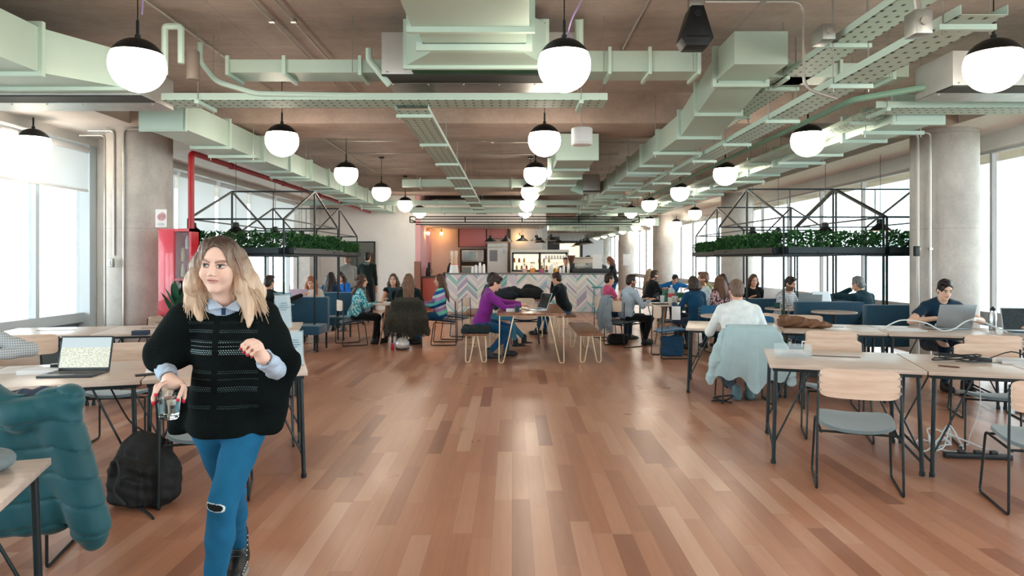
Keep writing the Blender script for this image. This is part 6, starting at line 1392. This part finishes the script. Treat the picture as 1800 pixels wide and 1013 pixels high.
for x, y, lab, h, tp in [(1.72, 21.75, 'dark haired barista left of the shelf of glasses', H_BK, '#2a2f36'), (2.05, 23.1, 'red faced barista behind the shelf of glasses', H_DK, '#8a3b33'), (2.42, 23.2, 'barista whose black hair shows just over the espresso machine', H_BK, '#3a3f47'), (3.0, 23.2, 'customer seen between the grey barista and the woman in black', H_DK, '#39424b')]:
    person(lab, (x, y, 0), R(170), sit=False, top=cloth(tp), hair=h, q=1.8, s=.98, hr=(.15, .3, 1.1), hl=(-.15, .3, 1.1))
person('bearded man in a black sweater on a green chair beyond the round table', (3.45, 17.4, 0), R(-72), lean=18, hr=(.15, .5, .84), hl=(-.15, .5, .84), top=cloth('#14191c'), hair=H_DK, beard='#2a201b', q=1.6, s=1.04)
person('man in a bright blue sweater bent low over a far table', (4.3, 18.45, 0), R(184), lean=30, hpitch=30, hr=(.3, .36, .84), hl=(-.3, .36, .84), er=(1, 0, -.3), el=(-1, 0, -.3), top=cloth('#15619c'), hair=H_BK, q=1.6)
person('person with long fair hair seated far off by the white column', (4.25, 21.4, 0), R(-60), fem=True, top=cloth('#6b6a66'), hair=('#8b7764', '#b39c84'), style='long', q=1.8)
person('person in a black knitted cap beyond the brown haired man on the right', (4.38, 15.2, 0), R(100), lean=8, top=cloth('#8a8f62'), hair=('#10191b', '#10191b'), q=1.7)
person('woman with dark red-brown hair behind the white shirted man', (4.22, 13.6, 0), R(0), fem=True, top=cloth('#6c3a40'), hair=('#2b1513', '#4e2a24'), style='bob', q=1.6)
person('person in a flowery shawl just left of the white shirted man', (3.75, 12.0, 0), R(20), fem=True, lean=16, top=cloth('#c7a9b0', pat='fleck', c2='#4a3c44'), hair=H_BR, style='mid', q=1.6)
# lettering on the t-shirt
tx = bpy.data.curves.new('shirt_lettering', 'FONT'); tx.body = 'BE'; tx.size = .115; tx.extrude = .001; tx.align_x = 'CENTER'; tx.materials.append(PAPER)
o = bpy.data.objects.new('shirt_lettering', tx); COL.objects.link(o); dg = bpy.context.evaluated_depsgraph_get(); me = bpy.data.meshes.new_from_object(o.evaluated_get(dg)); bpy.data.objects.remove(o)
me.name = 'shirt_lettering'; o = bpy.data.objects.new('shirt_lettering', me); COL.objects.link(o); setpar(o, TS[0]); o['label'] = 'white lettering on the chest'
p_ = TS[1]['at'](.05, .135, .19); o.location = p_; o.rotation_euler = (R(90-20), 0, R(180))
# ================================================================ things on tables and chairs
def laptop(label, x, y, z, deg, open_=105, body=ALU, scr=None, w=.32, d=.22, keys=True):
    o = thing('laptop', label, 'laptop', (x, y, z), R(deg)); MB().box((0, 0, .008), (w, d, .016)).build('base', body, o, bevel=.004)
    if keys:
        t = MB()
        for r_ in range(5):
            for c in range(13): t.box((-w*.42+c*w*.07, .07-r_*.022, .0175), (w*.058, .017, .003))
        t.build('keyboard', DARKP, o, smooth=0); MB().box((0, -.075, .0165), (.09, .05, .001)).build('touchpad', GREYPL, o)
    a = R(open_-90); n = Vector((0, math.sin(a), math.cos(a))); c0_ = Vector((0, d/2, .014)); M = Euler((-a, 0, 0)).to_matrix()
    MB().box(c0_+n*(d/2), (w, .007, d), M).build('lid', body, o, bevel=.003)
    MB().box(c0_+n*(d/2+.004)-M @ Vector((0, .0045, 0)), (w-.022, .001, d-.03), M).build('screen', scr or mat('screen_dark', '#20282c', .15), o, smooth=0)
    return o, c0_, n, M
g = NG('email_screen', .2, .5); x, y, z = g.xyz()
rw = g.math('FRACT', g.math('MULTIPLY', z, 95)); ln = g.math('MULTIPLY', g.math('LESS_THAN', rw, .3), g.math('GREATER_THAN', g.noise(g.comb(g.math('MULTIPLY', x, 60), y, g.math('FLOOR', g.math('MULTIPLY', z, 95))), 1.0, 2), .5))
c = g.mix(g.math('MULTIPLY', ln, .9), '#e9ecd9', '#7d888a'); c = g.mix(g.math('GREATER_THAN', z, .175), c, '#c9dade'); g.color(c); g.l(c, g.b.inputs['Emission Color']); g.b.inputs['Emission Strength'].default_value = .62; g.color(g.mix(.85, c, '#1a1c1e')); MAIL = g.m
laptop('open dark laptop showing an email page on the near left table', -3.12, 4.86, .78, 4, 104, mat('laptop_dark', '#2c3336', .4, .2), MAIL, .37, .25)
laptop('silver laptop typed on by the man in purple', .36, 11.2, .78, -68, 112, ALU, None, .38, .28)
laptop('grey aluminium laptop, its closed lid towards us, before the man in the navy t-shirt', 5.2, 8.18, .78, 178, 108, ALU, None, .42, .3)
laptop('black screened silver laptop at the right frame edge', 5.72, 7.55, .78, -12, 105, mat('laptop_silver', '#b9c6cf', .35, .4), mat('screen_code', '#2a2f33', .2, emit=.15, ecol='#37505a', var=.6, vscale=60), .4, .27)
laptop('pale silver laptop before the bearded plaid shirt man', 4.82, 11.15, .8, 170, 112, mat('laptop_pale', '#9fb3bb', .4, .3), None, .36, .25)
laptop('pinkish white laptop before the auburn haired woman', -4.08, 13.15, .8, 185, 105, mat('laptop_pink', '#c9b3c4', .5), None, .34, .24)
laptop('pale blue laptop behind the walking woman in the left booth', -4.0, 12.0, .8, 185, 105, mat('laptop_cyan', '#7fb6c9', .5), None, .3, .22)
laptop('white laptop before the woman in the black t-shirt', 5.0, 13.25, .8, 180, 105, PLASTIC, None, .34, .24)
laptop('grey laptop beyond the grey haired man', 5.35, 11.55, .8, 15, 105, ALU, mat('screen_grey', '#aebcc2', .3, emit=.3), .36, .25)
def slab(name, label, cat, x, y, z, deg, w, d, h, m, group=None, bev=.002):
    o = MB().box((0, 0, h/2), (w, d, h)).build(name, m, bevel=bev, loc=(x, y, z), rz=R(deg)); tag(o, label, cat, group); return o
def on(f, p, q): x, y, z = f(p, q); return x, y
NB = mat('notebook_cream', '#cfd3d6', .7)
slab('notebook', 'white notebook beside the open laptop on the near left table', 'notebook', -3.42, 4.95, .78, 12, .24, .17, .03, PAPER); slab('paper_sheet', 'loose papers under the grey shirt sleeve', 'paper', -3.75, 4.98, .78, 20, .3, .22, .006, PAPER)
slab('phone', 'black phone right of the open laptop', 'phone', -2.6, 4.85, .78, 35, .14, .07, .01, DARKP); slab('wallet', 'black wallet on the notebook beside the open laptop', 'wallet', -3.36, 5.05, .811, 30, .09, .06, .02, DARKP)
slab('paper_sheet', 'sheet of paper just behind the open laptop to its right', 'paper', -2.62, 5.1, .78, 25, .2, .28, .004, PAPER); slab('tin', 'dark blue tin behind the lid of the open laptop', 'tin', -4.05, 7.45, .78, 10, .16, .1, .05, mat('tin_blue', '#1c3348', .5))
x, y = on(R1, 1.95, .25); slab('book', 'white magazine at the right frame edge on the near right table', 'magazine', x+.15, y+.1, .78, -15, .5, .32, .012, PAPER); slab('book', 'brown edged notebook under the papers on the near right table', 'notebook', x+.13, y+.42, .78, -25, .36, .22, .022, mat('book_brown', '#c8cdd3', .6))
o = MB().tube([(-.07, 0, .006), (.06, 0, .006), (.07, 0, .006)], [.0055, .0055, .002], 8).build('pen', mat('pen_brown', '#5e3a2c', .4), loc=(*on(R1, 1.3, .27), .78), rz=R(-40)); tag(o, 'brown pen lying on the near right table', 'pen')
def acrylic(label, x, y, z, deg, lying=False):
    o = thing('sign_holder', label, 'sign holder', (x, y, z), R(deg))
    if lying:
        MB().box((0, 0, .012), (.3, .2, .003), (R(4), 0, 0)).build('panel', ACRYL, o); MB().box((0, .1, .05), (.3, .003, .1), (R(-15), 0, 0)).build('foot', ACRYL, o)
    else:
        MB().box((0, .0, .14), (.15, .003, .27), (R(-12), 0, 0)).build('panel', ACRYL, o); MB().box((0, .06, .003), (.15, .12, .003)).build('foot', ACRYL, o); MB().box((0, .002, .14), (.135, .001, .25), (R(-12), 0, 0)).build('insert', mat('insert_paper', '#b5c8d2', .6), o)
        t = MB()
        for i in range(9): t.box((0, -.0005-.212*(.06+.018*i-.14), .06+.018*i), (.1-.02*(i % 3), .001, .005), (R(-12), 0, 0))
        t.build('text_lines', mat('text_bluegrey', '#5d7f93', .7), o, smooth=0)
    return o
acrylic('clear sign holder with a printed sheet at the aisle end of the near left table', -1.68, 5.25, .78, 22); o = acrylic('tall clear sign holder standing behind the walking woman on the rear left table', -2.72, 8.12, .78, 40); o.scale = (1.3, 1.3, 1.5)
x, y = on(R1, .22, .52); acrylic('clear acrylic sign holder lying flat at the aisle end of the near right table', x, y, .78, -18, True)
slab('paper_sheet', 'white papers beside the grey laptop on the rear right table', 'paper', *on(R2, 2.45, .5), .78, -10, .42, .3, .01, PAPER); slab('paper_sheet', 'thin white booklet left of the papers on the rear right table', 'paper', *on(R2, 2.05, .62), .78, 5, .22, .3, .006, PAPER)
slab('notebook', 'papers on the round table among the four women', 'paper', -2.3, 12.95, .78, 20, .3, .2, .02, PAPER); slab('tray', 'dark tray on the right round table', 'tray', 2.75, 12.6, .78, 5, .3, .2, .02, DARKP)
slab('tissue_packet', 'small white packet before the man in purple', 'packet', -.02, 10.85, .78, 8, .14, .08, .045, PAPER)
def cup(name, label, cat, x, y, z, r, h, m, handle=False, group=None):
    o = thing(name, label, cat, (x, y, z), 0, group); MB().lathe([(r*.8, 0), (r, h), (r*.9, h), (r*.72, .008), (0, .008)], n=20, capt=False).build('cup', m, o)
    if handle: MB().tube(arc((r*.9, 0, h*.5), h*.28, -PI/2, PI/2, 8), .006, 6).build('handle', m, o)
    return o
cup('mug', 'dark speckled mug beside the man in purple', 'mug', .08, 10.75, .78, .045, .1, mat('mug_dark', '#21313a', .3), True); cup('mug', 'dark green mug on the round booth table by the plaid shirt man', 'mug', 4.35, 11.2, .8, .05, .1, mat('mug_green', '#1d4a45', .3), True)
cup('water_glass', 'clear glass on the round table in the left booth', 'glass', -3.95, 12.9, .8, .04, .12, ACRYL)
for i, (dx, dy, h) in enumerate([(-.17, -.12, .16), (-.05, -.22, .13), (.05, -.12, .15), (.18, -.18, .12), (.12, .05, .14)]):
    cup('plastic_cup', ['tall plastic cup at the left of the right round table', 'plastic cup nearest to us on the right round table', 'plastic cup under the water bottle on the right round table', 'plastic cup at the right edge of the right round table', 'plastic cup behind the others on the right round table'][i], 'cup', 2.95+dx, 12.75+dy, .78, .042, h, mat('cup_translucent', '#dde6ea', .3, alpha=.75), group='plastic cups on the right round table')
o = thing('water_bottle', 'large clear water bottle with a red label on the right round table', 'bottle', (3.0, 12.85, .78)); MB().lathe([(.055, 0), (.06, .02), (.06, .22), (.045, .27), (.018, .3), (.018, .32)], n=24).build('bottle', mat('bottle_clear', '#d5e4ea', .08, alpha=.5), o); MB().lathe([(.0615, .07), (.0615, .19)], n=24, capb=False, capt=False).build('bottle_label', mat('label_red', '#c94a55', .5), o); MB().lathe([(.02, .32), (.02, .345)], n=16).build('cap', PLASTIC, o)
o = thing('steel_flask', 'stainless steel flask standing right of the grey laptop', 'bottle', (5.62, 7.98, .78)); MB().lathe([(.037, 0), (.04, .01), (.04, .18), (.028, .215), (.028, .225)], n=28).build('body', mat('brushed_steel', '#b4babd', .22, .9), o); MB().lathe([(.03, .225), (.03, .25), (.012, .262), (.012, .275)], n=24).build('cap', DARKP, o)
# soft things as implicit surfaces
def soft(name, label, cat, lo, hi, h, fn, m, it=1, loc=(0, 0, 0), rz=0, group=None):
    S = F(*[axis(lo[i], hi[i], h) for i in range(3)]); fn(S); p, f = S.mesh(); o = npobj(name, p, f, m, None, None, it, loc, rz); tag(o, label, cat, group); return o
def puffer(S):
    S.rbox([-.1, .02, -.28], [.3, .12, .34], None, .07, .03).cap([.14, -.03, .0], [.31, -.08, -.58], .1, .09, .05).cap([.31, -.08, -.58], [.32, -.08, -.64], .065, .06, .01)
    S.cap([-.32, -.02, .0], [-.46, -.04, -.5], .1, .08, .05)
    S.chain([A([.2, -.04, .06]), A([.0, -.1, -.0]), A([-.2, -.06, .1]), A([-.34, 0, .16])], [.07, .075, .08, .08], .04)
    S.func(lambda X, Y, Z: .012*np.exp(-((np.mod(Z+.35*np.abs(X-.16)+.04*np.sin(X*7)+5, .13)-.065)/.006)**2)+.0015*np.sin(X*70+Z*35)-.003*np.sin(X*45+Z*8)*np.sin(Z*28+X*12))
TEAL = mat('teal_nylon', '#0a5560', .6, var=.12, vscale=6, sheen=.2)
PJ = soft('puffer_jacket', 'teal quilted puffer jacket hung over the chair at the lower left', 'jacket', (-.62, -.28, -.8), (.5, .22, .34), .009, puffer, TEAL, 1, (-2.42, 3.42, .85), R(12))
S = F(axis(-.4, .3, .011), axis(-.2, .25, .011), axis(-.1, .3, .011)); S.ell([-.04, .02, .03], [.24, .12, .085], rot('y', 8), 0).wave(.008, 26, 4).ell([-.02, .04, .12], [.15, .07, .07], None, .02, True)
p_, f_ = S.mesh(); npobj('hood_lining', p_, f_, mat('slate_lining', '#34465c', .6), PJ, None, 1)
def drape(S):
    pass
def cloth_drape(name, label, m, loc, deg, w0, w1, top, drop, amp=.03, hem=.05, seed=1, name2='jacket', thick=.012, sleeves=True):
    r_ = random.Random(seed); ph = [r_.uniform(0, 6) for _ in range(4)]
    def fn(u, v):
        x = (u-.5)*2; q = v
        if q < .12: k = q/.12; return (x*w0*.9, -.2-.08*k, top-.0+.03*math.sin(k*PI))
        k = (q-.12)/.88; fold = amp*(k**.8)*(math.sin(x*7+ph[0])+.6*math.sin(x*13+ph[1])+.4*math.sin(x*4+ph[2]+k*3))
        low = drop+hem*(math.sin(x*4+ph[3])+.7*math.sin(x*9+ph[1]))-.12*abs(x)**2*0+(.16 if abs(x) < .35 else 0)*0
        return (x*(w0+(w1-w0)*k**.9), -.31-.05*math.sin(k*PI)-abs(fold)*.6-fold*.4, top-.0-low*k)
    o = MB().grid(fn, 60, 40, thick).build(name, m, smooth=80, fix=True, loc=loc, rz=R(deg)); tag(o, label, name2)
    if sleeves:
        for s in (-1, 1):
            S = F(axis(-.6, .6, .012), axis(-.5, .1, .012), axis(top-drop-.2, top+.1, .012)); a = A([s*(w0+.0), -.27, top-.06]); b = A([s*(w1*.88+.03), -.34, top-drop*.55]); c = A([s*(w1+.03), -.3, top-drop*.98]); S.chain([a, b, c], [.055, .062, .05], .03).wave(.006, 26, seed); p, f = S.mesh(); npobj('sleeve', p, f, m, o, None, 1)
    return o
PB = mat('pale_blue_canvas', '#a3bfc6', .85, var=.05, vscale=8)
cloth_drape('draped_jacket', 'pale blue jacket hung over the back of the white shirted man\'s chair', PB, (2.62, 7.72, 0), -5, .27, .4, .85, .58, .03, .07, 4)
GJ = mat('grey_blue_cloth', '#8496a3', .9); cloth_drape('draped_jacket', 'grey-blue jacket hanging behind the gingham shirted man', GJ, (2.05, 12.85, 0), -80, .2, .26, .9, .6, .02, .04, 9)
# fur coat with tufts
FU = mat('fur_dark', '#3a3b35', .95, var=.4, vscale=40)
o = cloth_drape('fur_coat', 'shaggy dark grey fur coat hung over a chair among the four women', FU, (-1.93, 12.6, 0), 8, .24, .33, .88, .62, .02, .05, 2, 'coat')
t = MB(); r_ = random.Random(8)
for i in range(2600):
    u = r_.uniform(-1, 1); k = r_.random(); x = u*(.24+.1*k); z = .86-.62*k; y = -.345+r_.uniform(-.02, .0); d = Vector((r_.uniform(-.4, .4), -.5, -1)).normalized()*r_.uniform(.03, .055); sd = Vector((.006, 0, 0)); p = Vector((x, y, z)); t.add([p-sd, p+sd, p+d], [(0, 1, 2)])
t.build('fur_tufts', FU, o, smooth=0)
# bags
def bp(S):
    S.ell([0, 0, .27], [.2, .115, .2], None, 0).rbox([0, 0, .15], [.225, .13, .15], None, .09, .05).rbox([0, -.1, .17], [.16, .06, .14], None, .05, .02).rbox([0, -.15, .12], [.13, .04, .09], None, .03, .01)
    S.cap([-.12, -.17, .05], [-.09, -.17, .3], .014, .014, .005).cap([.13, -.15, .04], [.1, -.17, .3], .014, .014, .005)
    S.chain([A([-.05, -.02, .43]), A([0, -.03, .475]), A([.05, -.02, .43])], [.012]*3, .004).wave(.004, 24, 3).func(lambda X, Y, Z: .004*np.exp(-((np.abs(Z-.3+X*X*1.5))/.006)**2))
BKM = mat('black_nylon', '#080b0c', .75, var=.2, vscale=20)
B_ = soft('backpack', 'black backpack standing on the floor beside the teal jacket', 'backpack', (-.28, -.24, -.02), (.28, .18, .52), .009, bp, BKM, 1, (-2.42, 4.5, 0), R(-14))
MB().tube(bez([(.1, -.16, .03), (.2, -.19, .012), (.28, -.24, .006)], 6), .009, 6).build('strap_end', BKM, B_)
MB().tube(bez([(-.04, -.19, .33), (-.01, -.2, .24), (-.04, -.21, .14), (.04, -.2, .06)], 8), .006, 6).build('strap', mat('strap_grey', '#2a3033', .7), B_)
soft('backpack', 'navy backpack lying flat on the rear left table', 'backpack', (-.3, -.2, -.02), (.3, .2, .2), .011, lambda S: S.ell([0, 0, .06], [.24, .15, .07], None, 0).ell([.12, 0, .08], [.12, .1, .04], None, .03).wave(.006, 18, 1).plane([0, 0, 0], [0, 0, -1]), mat('navy_nylon', '#0f2534', .7), 1, (*on(L2, 1.25, .35), .78), R(10))
LT = mat('brown_leather', '#6b4a34', .5, var=.25, vscale=9, bump=.3, bscale=30)
o = soft('leather_bag', 'brown leather bag slumped on the rear right table', 'bag', (-.36, -.2, -.02), (.36, .2, .22), .01, lambda S: S.cap([-.2, 0, .075], [0, 0, .07], .078, .06, .02).cap([0, 0, .055], [.24, -.02, .04], .06, .045, .03).chain([A([.1, -.08, .03]), A([.2, -.1, .05]), A([.29, -.04, .04])], [.03, .03, .035], .015).wave(.009, 26, 6).plane([0, 0, 0], [0, 0, -1]), LT, 1, (*on(R2, 1.35, .42), .78), R(-14))
CT = mat('coat_black', '#1b2530', .9, var=.2, vscale=12)
soft('coat_pile', 'dark coat heaped on the left half of the table near the bar', 'coat', (-.45, -.35, -.02), (.45, .35, .35), .013, lambda S: S.ell([0, 0, .08], [.36, .26, .12], None, 0).ell([.1, 0, .16], [.2, .15, .09], None, .04).wave(.014, 14, 2).plane([0, 0, 0], [0, 0, -1]), CT, 1, (-.1, 14.4, .78))
soft('coat_pile', 'black coat heaped on the right half of the table near the bar', 'coat', (-.4, -.35, -.02), (.4, .35, .4), .013, lambda S: S.ell([0, 0, .1], [.3, .25, .16], None, 0).ell([-.06, -.03, .22], [.12, .1, .1], None, .04).wave(.014, 15, 7).plane([0, 0, 0], [0, 0, -1]), mat('coat_navy', '#12181c', .9), 1, (.4, 14.35, .78))
soft('cushion', 'dark green cushion of folded coat under the man in purple', 'coat', (-.28, -.3, -.03), (.28, .3, .2), .012, lambda S: S.rbox([0, 0, .05], [.22, .24, .05], None, .045, 0).wave(.008, 20, 5).plane([0, 0, 0], [0, 0, -1]), mat('coat_green', '#15262a', .9), 1, (-.56, 10.72, .46))
o = soft('tote_bag', 'blue tote bag hanging under the empty blue chair on the right', 'bag', (-.24, -.12, -.02), (.24, .12, .42), .012, lambda S: S.rbox([0, 0, .17], [.19, .06, .17], None, .04, 0).wave(.006, 20, 9), mat('tote_blue', '#1d4a6b', .85), 1, (2.66, 11.35, 0)); MB().tube(bez([(-.1, 0, .33), (-.08, 0, .5), (.08, 0, .5), (.1, 0, .33)], 6), .008, 6).build('handle', mat('tan_leather', '#8a5236', .6), o)
soft('black_bag', 'black bag under the gingham shirted man\'s chair', 'bag', (-.24, -.16, -.02), (.24, .16, .3), .013, lambda S: S.rbox([0, 0, .1], [.19, .1, .1], None, .06, 0).wave(.006, 20, 9).plane([0, 0, 0], [0, 0, -1]), BKM, 1, (2.0, 12.9, 0))
o = soft('helmet', 'silver grey helmet on the floor beneath the fur coat', 'helmet', (-.16, -.18, -.02), (.16, .18, .26), .008, lambda S: S.ell([0, 0, .1], [.125, .15, .125], None, 0).plane([0, 0, .01], [0, 0, -1]), mat('helmet_silver', '#c9cbce', .25, .4), 1, (-1.95, 12.15, 0)); MB().lathe([(.128, .02), (.13, .04)], n=24).build('rim', DARKP, o); tag(MB().box((0, 0, .06), (.06, .05, .12)).build('red_tag', RED, bevel=.01, loc=(-2.12, 12.12, 0)), 'small red tag lying beside the silver helmet', 'tag')
slab('price_card', 'white card hung on the empty blue chair on the right', 'card', 2.68, 11.15, .78-.16, -6, .14, .01, .22, PAPER)
soft('blue_jacket', 'bright blue jacket on the seat by the white booth table', 'jacket', (-.35, -.2, -.02), (.35, .2, .25), .013, lambda S: S.ell([0, 0, .06], [.28, .15, .1], None, 0).wave(.01, 16, 5), mat('cobalt_cloth', '#174fae', .8), 1, (4.9, 10.95+.35, .46+.05))
soft('grey_cap', 'grey felt hat on the closest table at the lower left', 'hat', (-.28, -.24, -.02), (.26, .24, .16), .01, lambda S: S.ell([-.04, .02, .04], [.21, .17, .055], None, 0).ell([-.06, .04, .06], [.13, .12, .06], None, .04).wave(.003, 22, 5).plane([0, 0, 0], [0, 0, -1]), mat('hat_grey', '#77858a', .95, var=.1, vscale=60), 1, (-2.1, 2.6, .78), R(10))
soft('teal_cushion', 'teal upholstered seat pad in shadow under the closest table', 'seat', (-.3, -.26, -.02), (.3, .3, .5), .013, lambda S: S.rbox([0, 0, .22], [.26, .2, .22], None, .05, 0), mat('teal_felt', '#3f8a96', .95, var=.15, vscale=50), 1, (-2.4, 2.55, 0), R(20))
# cables
WC = mat('white_cable', '#d5e0e4', .5); BC = mat('black_cable', '#171b1e', .5)
def cable(label, pts, r=.0045, m=None, n=8, name='cable'): return tag(MB().tube(bez(pts, n), r, 6).build(name, m or BC), label, 'cable')
bx, by = on(R1, 1.5, .62); zt = .785
pl_ = []
for i in range(40):
    a = i*.62; rr_ = .12+.03*math.sin(i*1.7); pl_.append((bx-.06+rr_*1.35*math.cos(a), by+rr_*.6*math.sin(a), zt+.004+.0012*i+.01*math.sin(i*2.1)*.5+.006))
cable('tangle of black cable on the near right table', pl_+[(bx+.15, by-.05, zt+.03), (bx+.36, by-.02, zt+.08), (bx+.44, by-.1, zt+.04), (bx+.42, by-.18, zt)], .005, BC, 4)
slab('power_adapter', 'black power adapter in the tangle of cable', 'adapter', bx+.1, by-.04, .79, -25, .15, .06, .032, DARKP, None, .006)
cable('white laptop cable looping over the rear right table', [(4.3, 7.95, .79), (4.5, 7.9, .9), (4.72, 7.8, .88), (4.86, 7.72, .8), (5.0, 7.72, .82), (5.15, 7.75, .9), (5.28, 7.76, .92), (5.4, 7.68, .86), (5.52, 7.6, .79)], .008, WC)
slab('cable_plug', 'white plug where the laptop cable bends', 'plug', 5.26, 7.765, .905, 30, .05, .03, .03, PLASTIC)
fl = []
for i in range(26): a = i*.9; fl.append((3.52+.16*math.cos(a)+.006*i, 5.72+.14*math.sin(a*1.13), .012+.05*abs(math.sin(i*.7))+.0+(.12 if i % 5 == 0 else 0)))
cable('tangle of white cable on the floor below the near right table', fl+[(3.95, 5.55, .02)], .006, WC, 6)
cable('thin white cable hanging to the floor at the second near right table', [(3.82, 5.6, .75), (3.84, 5.6, .4), (3.82, 5.7, .12), (3.95, 5.9, .01), (3.8, 5.8, .02)], .004, WC)
o = thing('power_strip', 'black power strip on the floor beside the white cable tangle', 'power strip', (3.75, 5.5, 0), R(-8)); MB().box((0, 0, .02), (.5, .06, .04)).build('strip', DARKP, o, bevel=.006)
for i in range(3): MB().box((-.12+i*.12, 0, .05), (.05, .04, .03)).build('plug', DARKP, o, bevel=.004)
cable('black laptop cable dropping from the near left table to the floor', [(-2.82, 4.75, .76), (-2.75, 4.9, .45), (-2.62, 4.95, .3), (-2.78, 4.95, .12), (-2.55, 5.0, .01)], .006, BC)
cable('black cable coiled on the floor under the white shirted man', [(2.25, 7.7, .01), (2.4, 7.65, .03), (2.5, 7.75, .06), (2.3, 7.8, .02), (2.45, 7.6, .01)], .009, BC)
slab('paper_notice', 'paper notice taped on a far white column', 'notice', 6.15, 36.565, 1.3, -5, .4, .01, .6, PAPER)
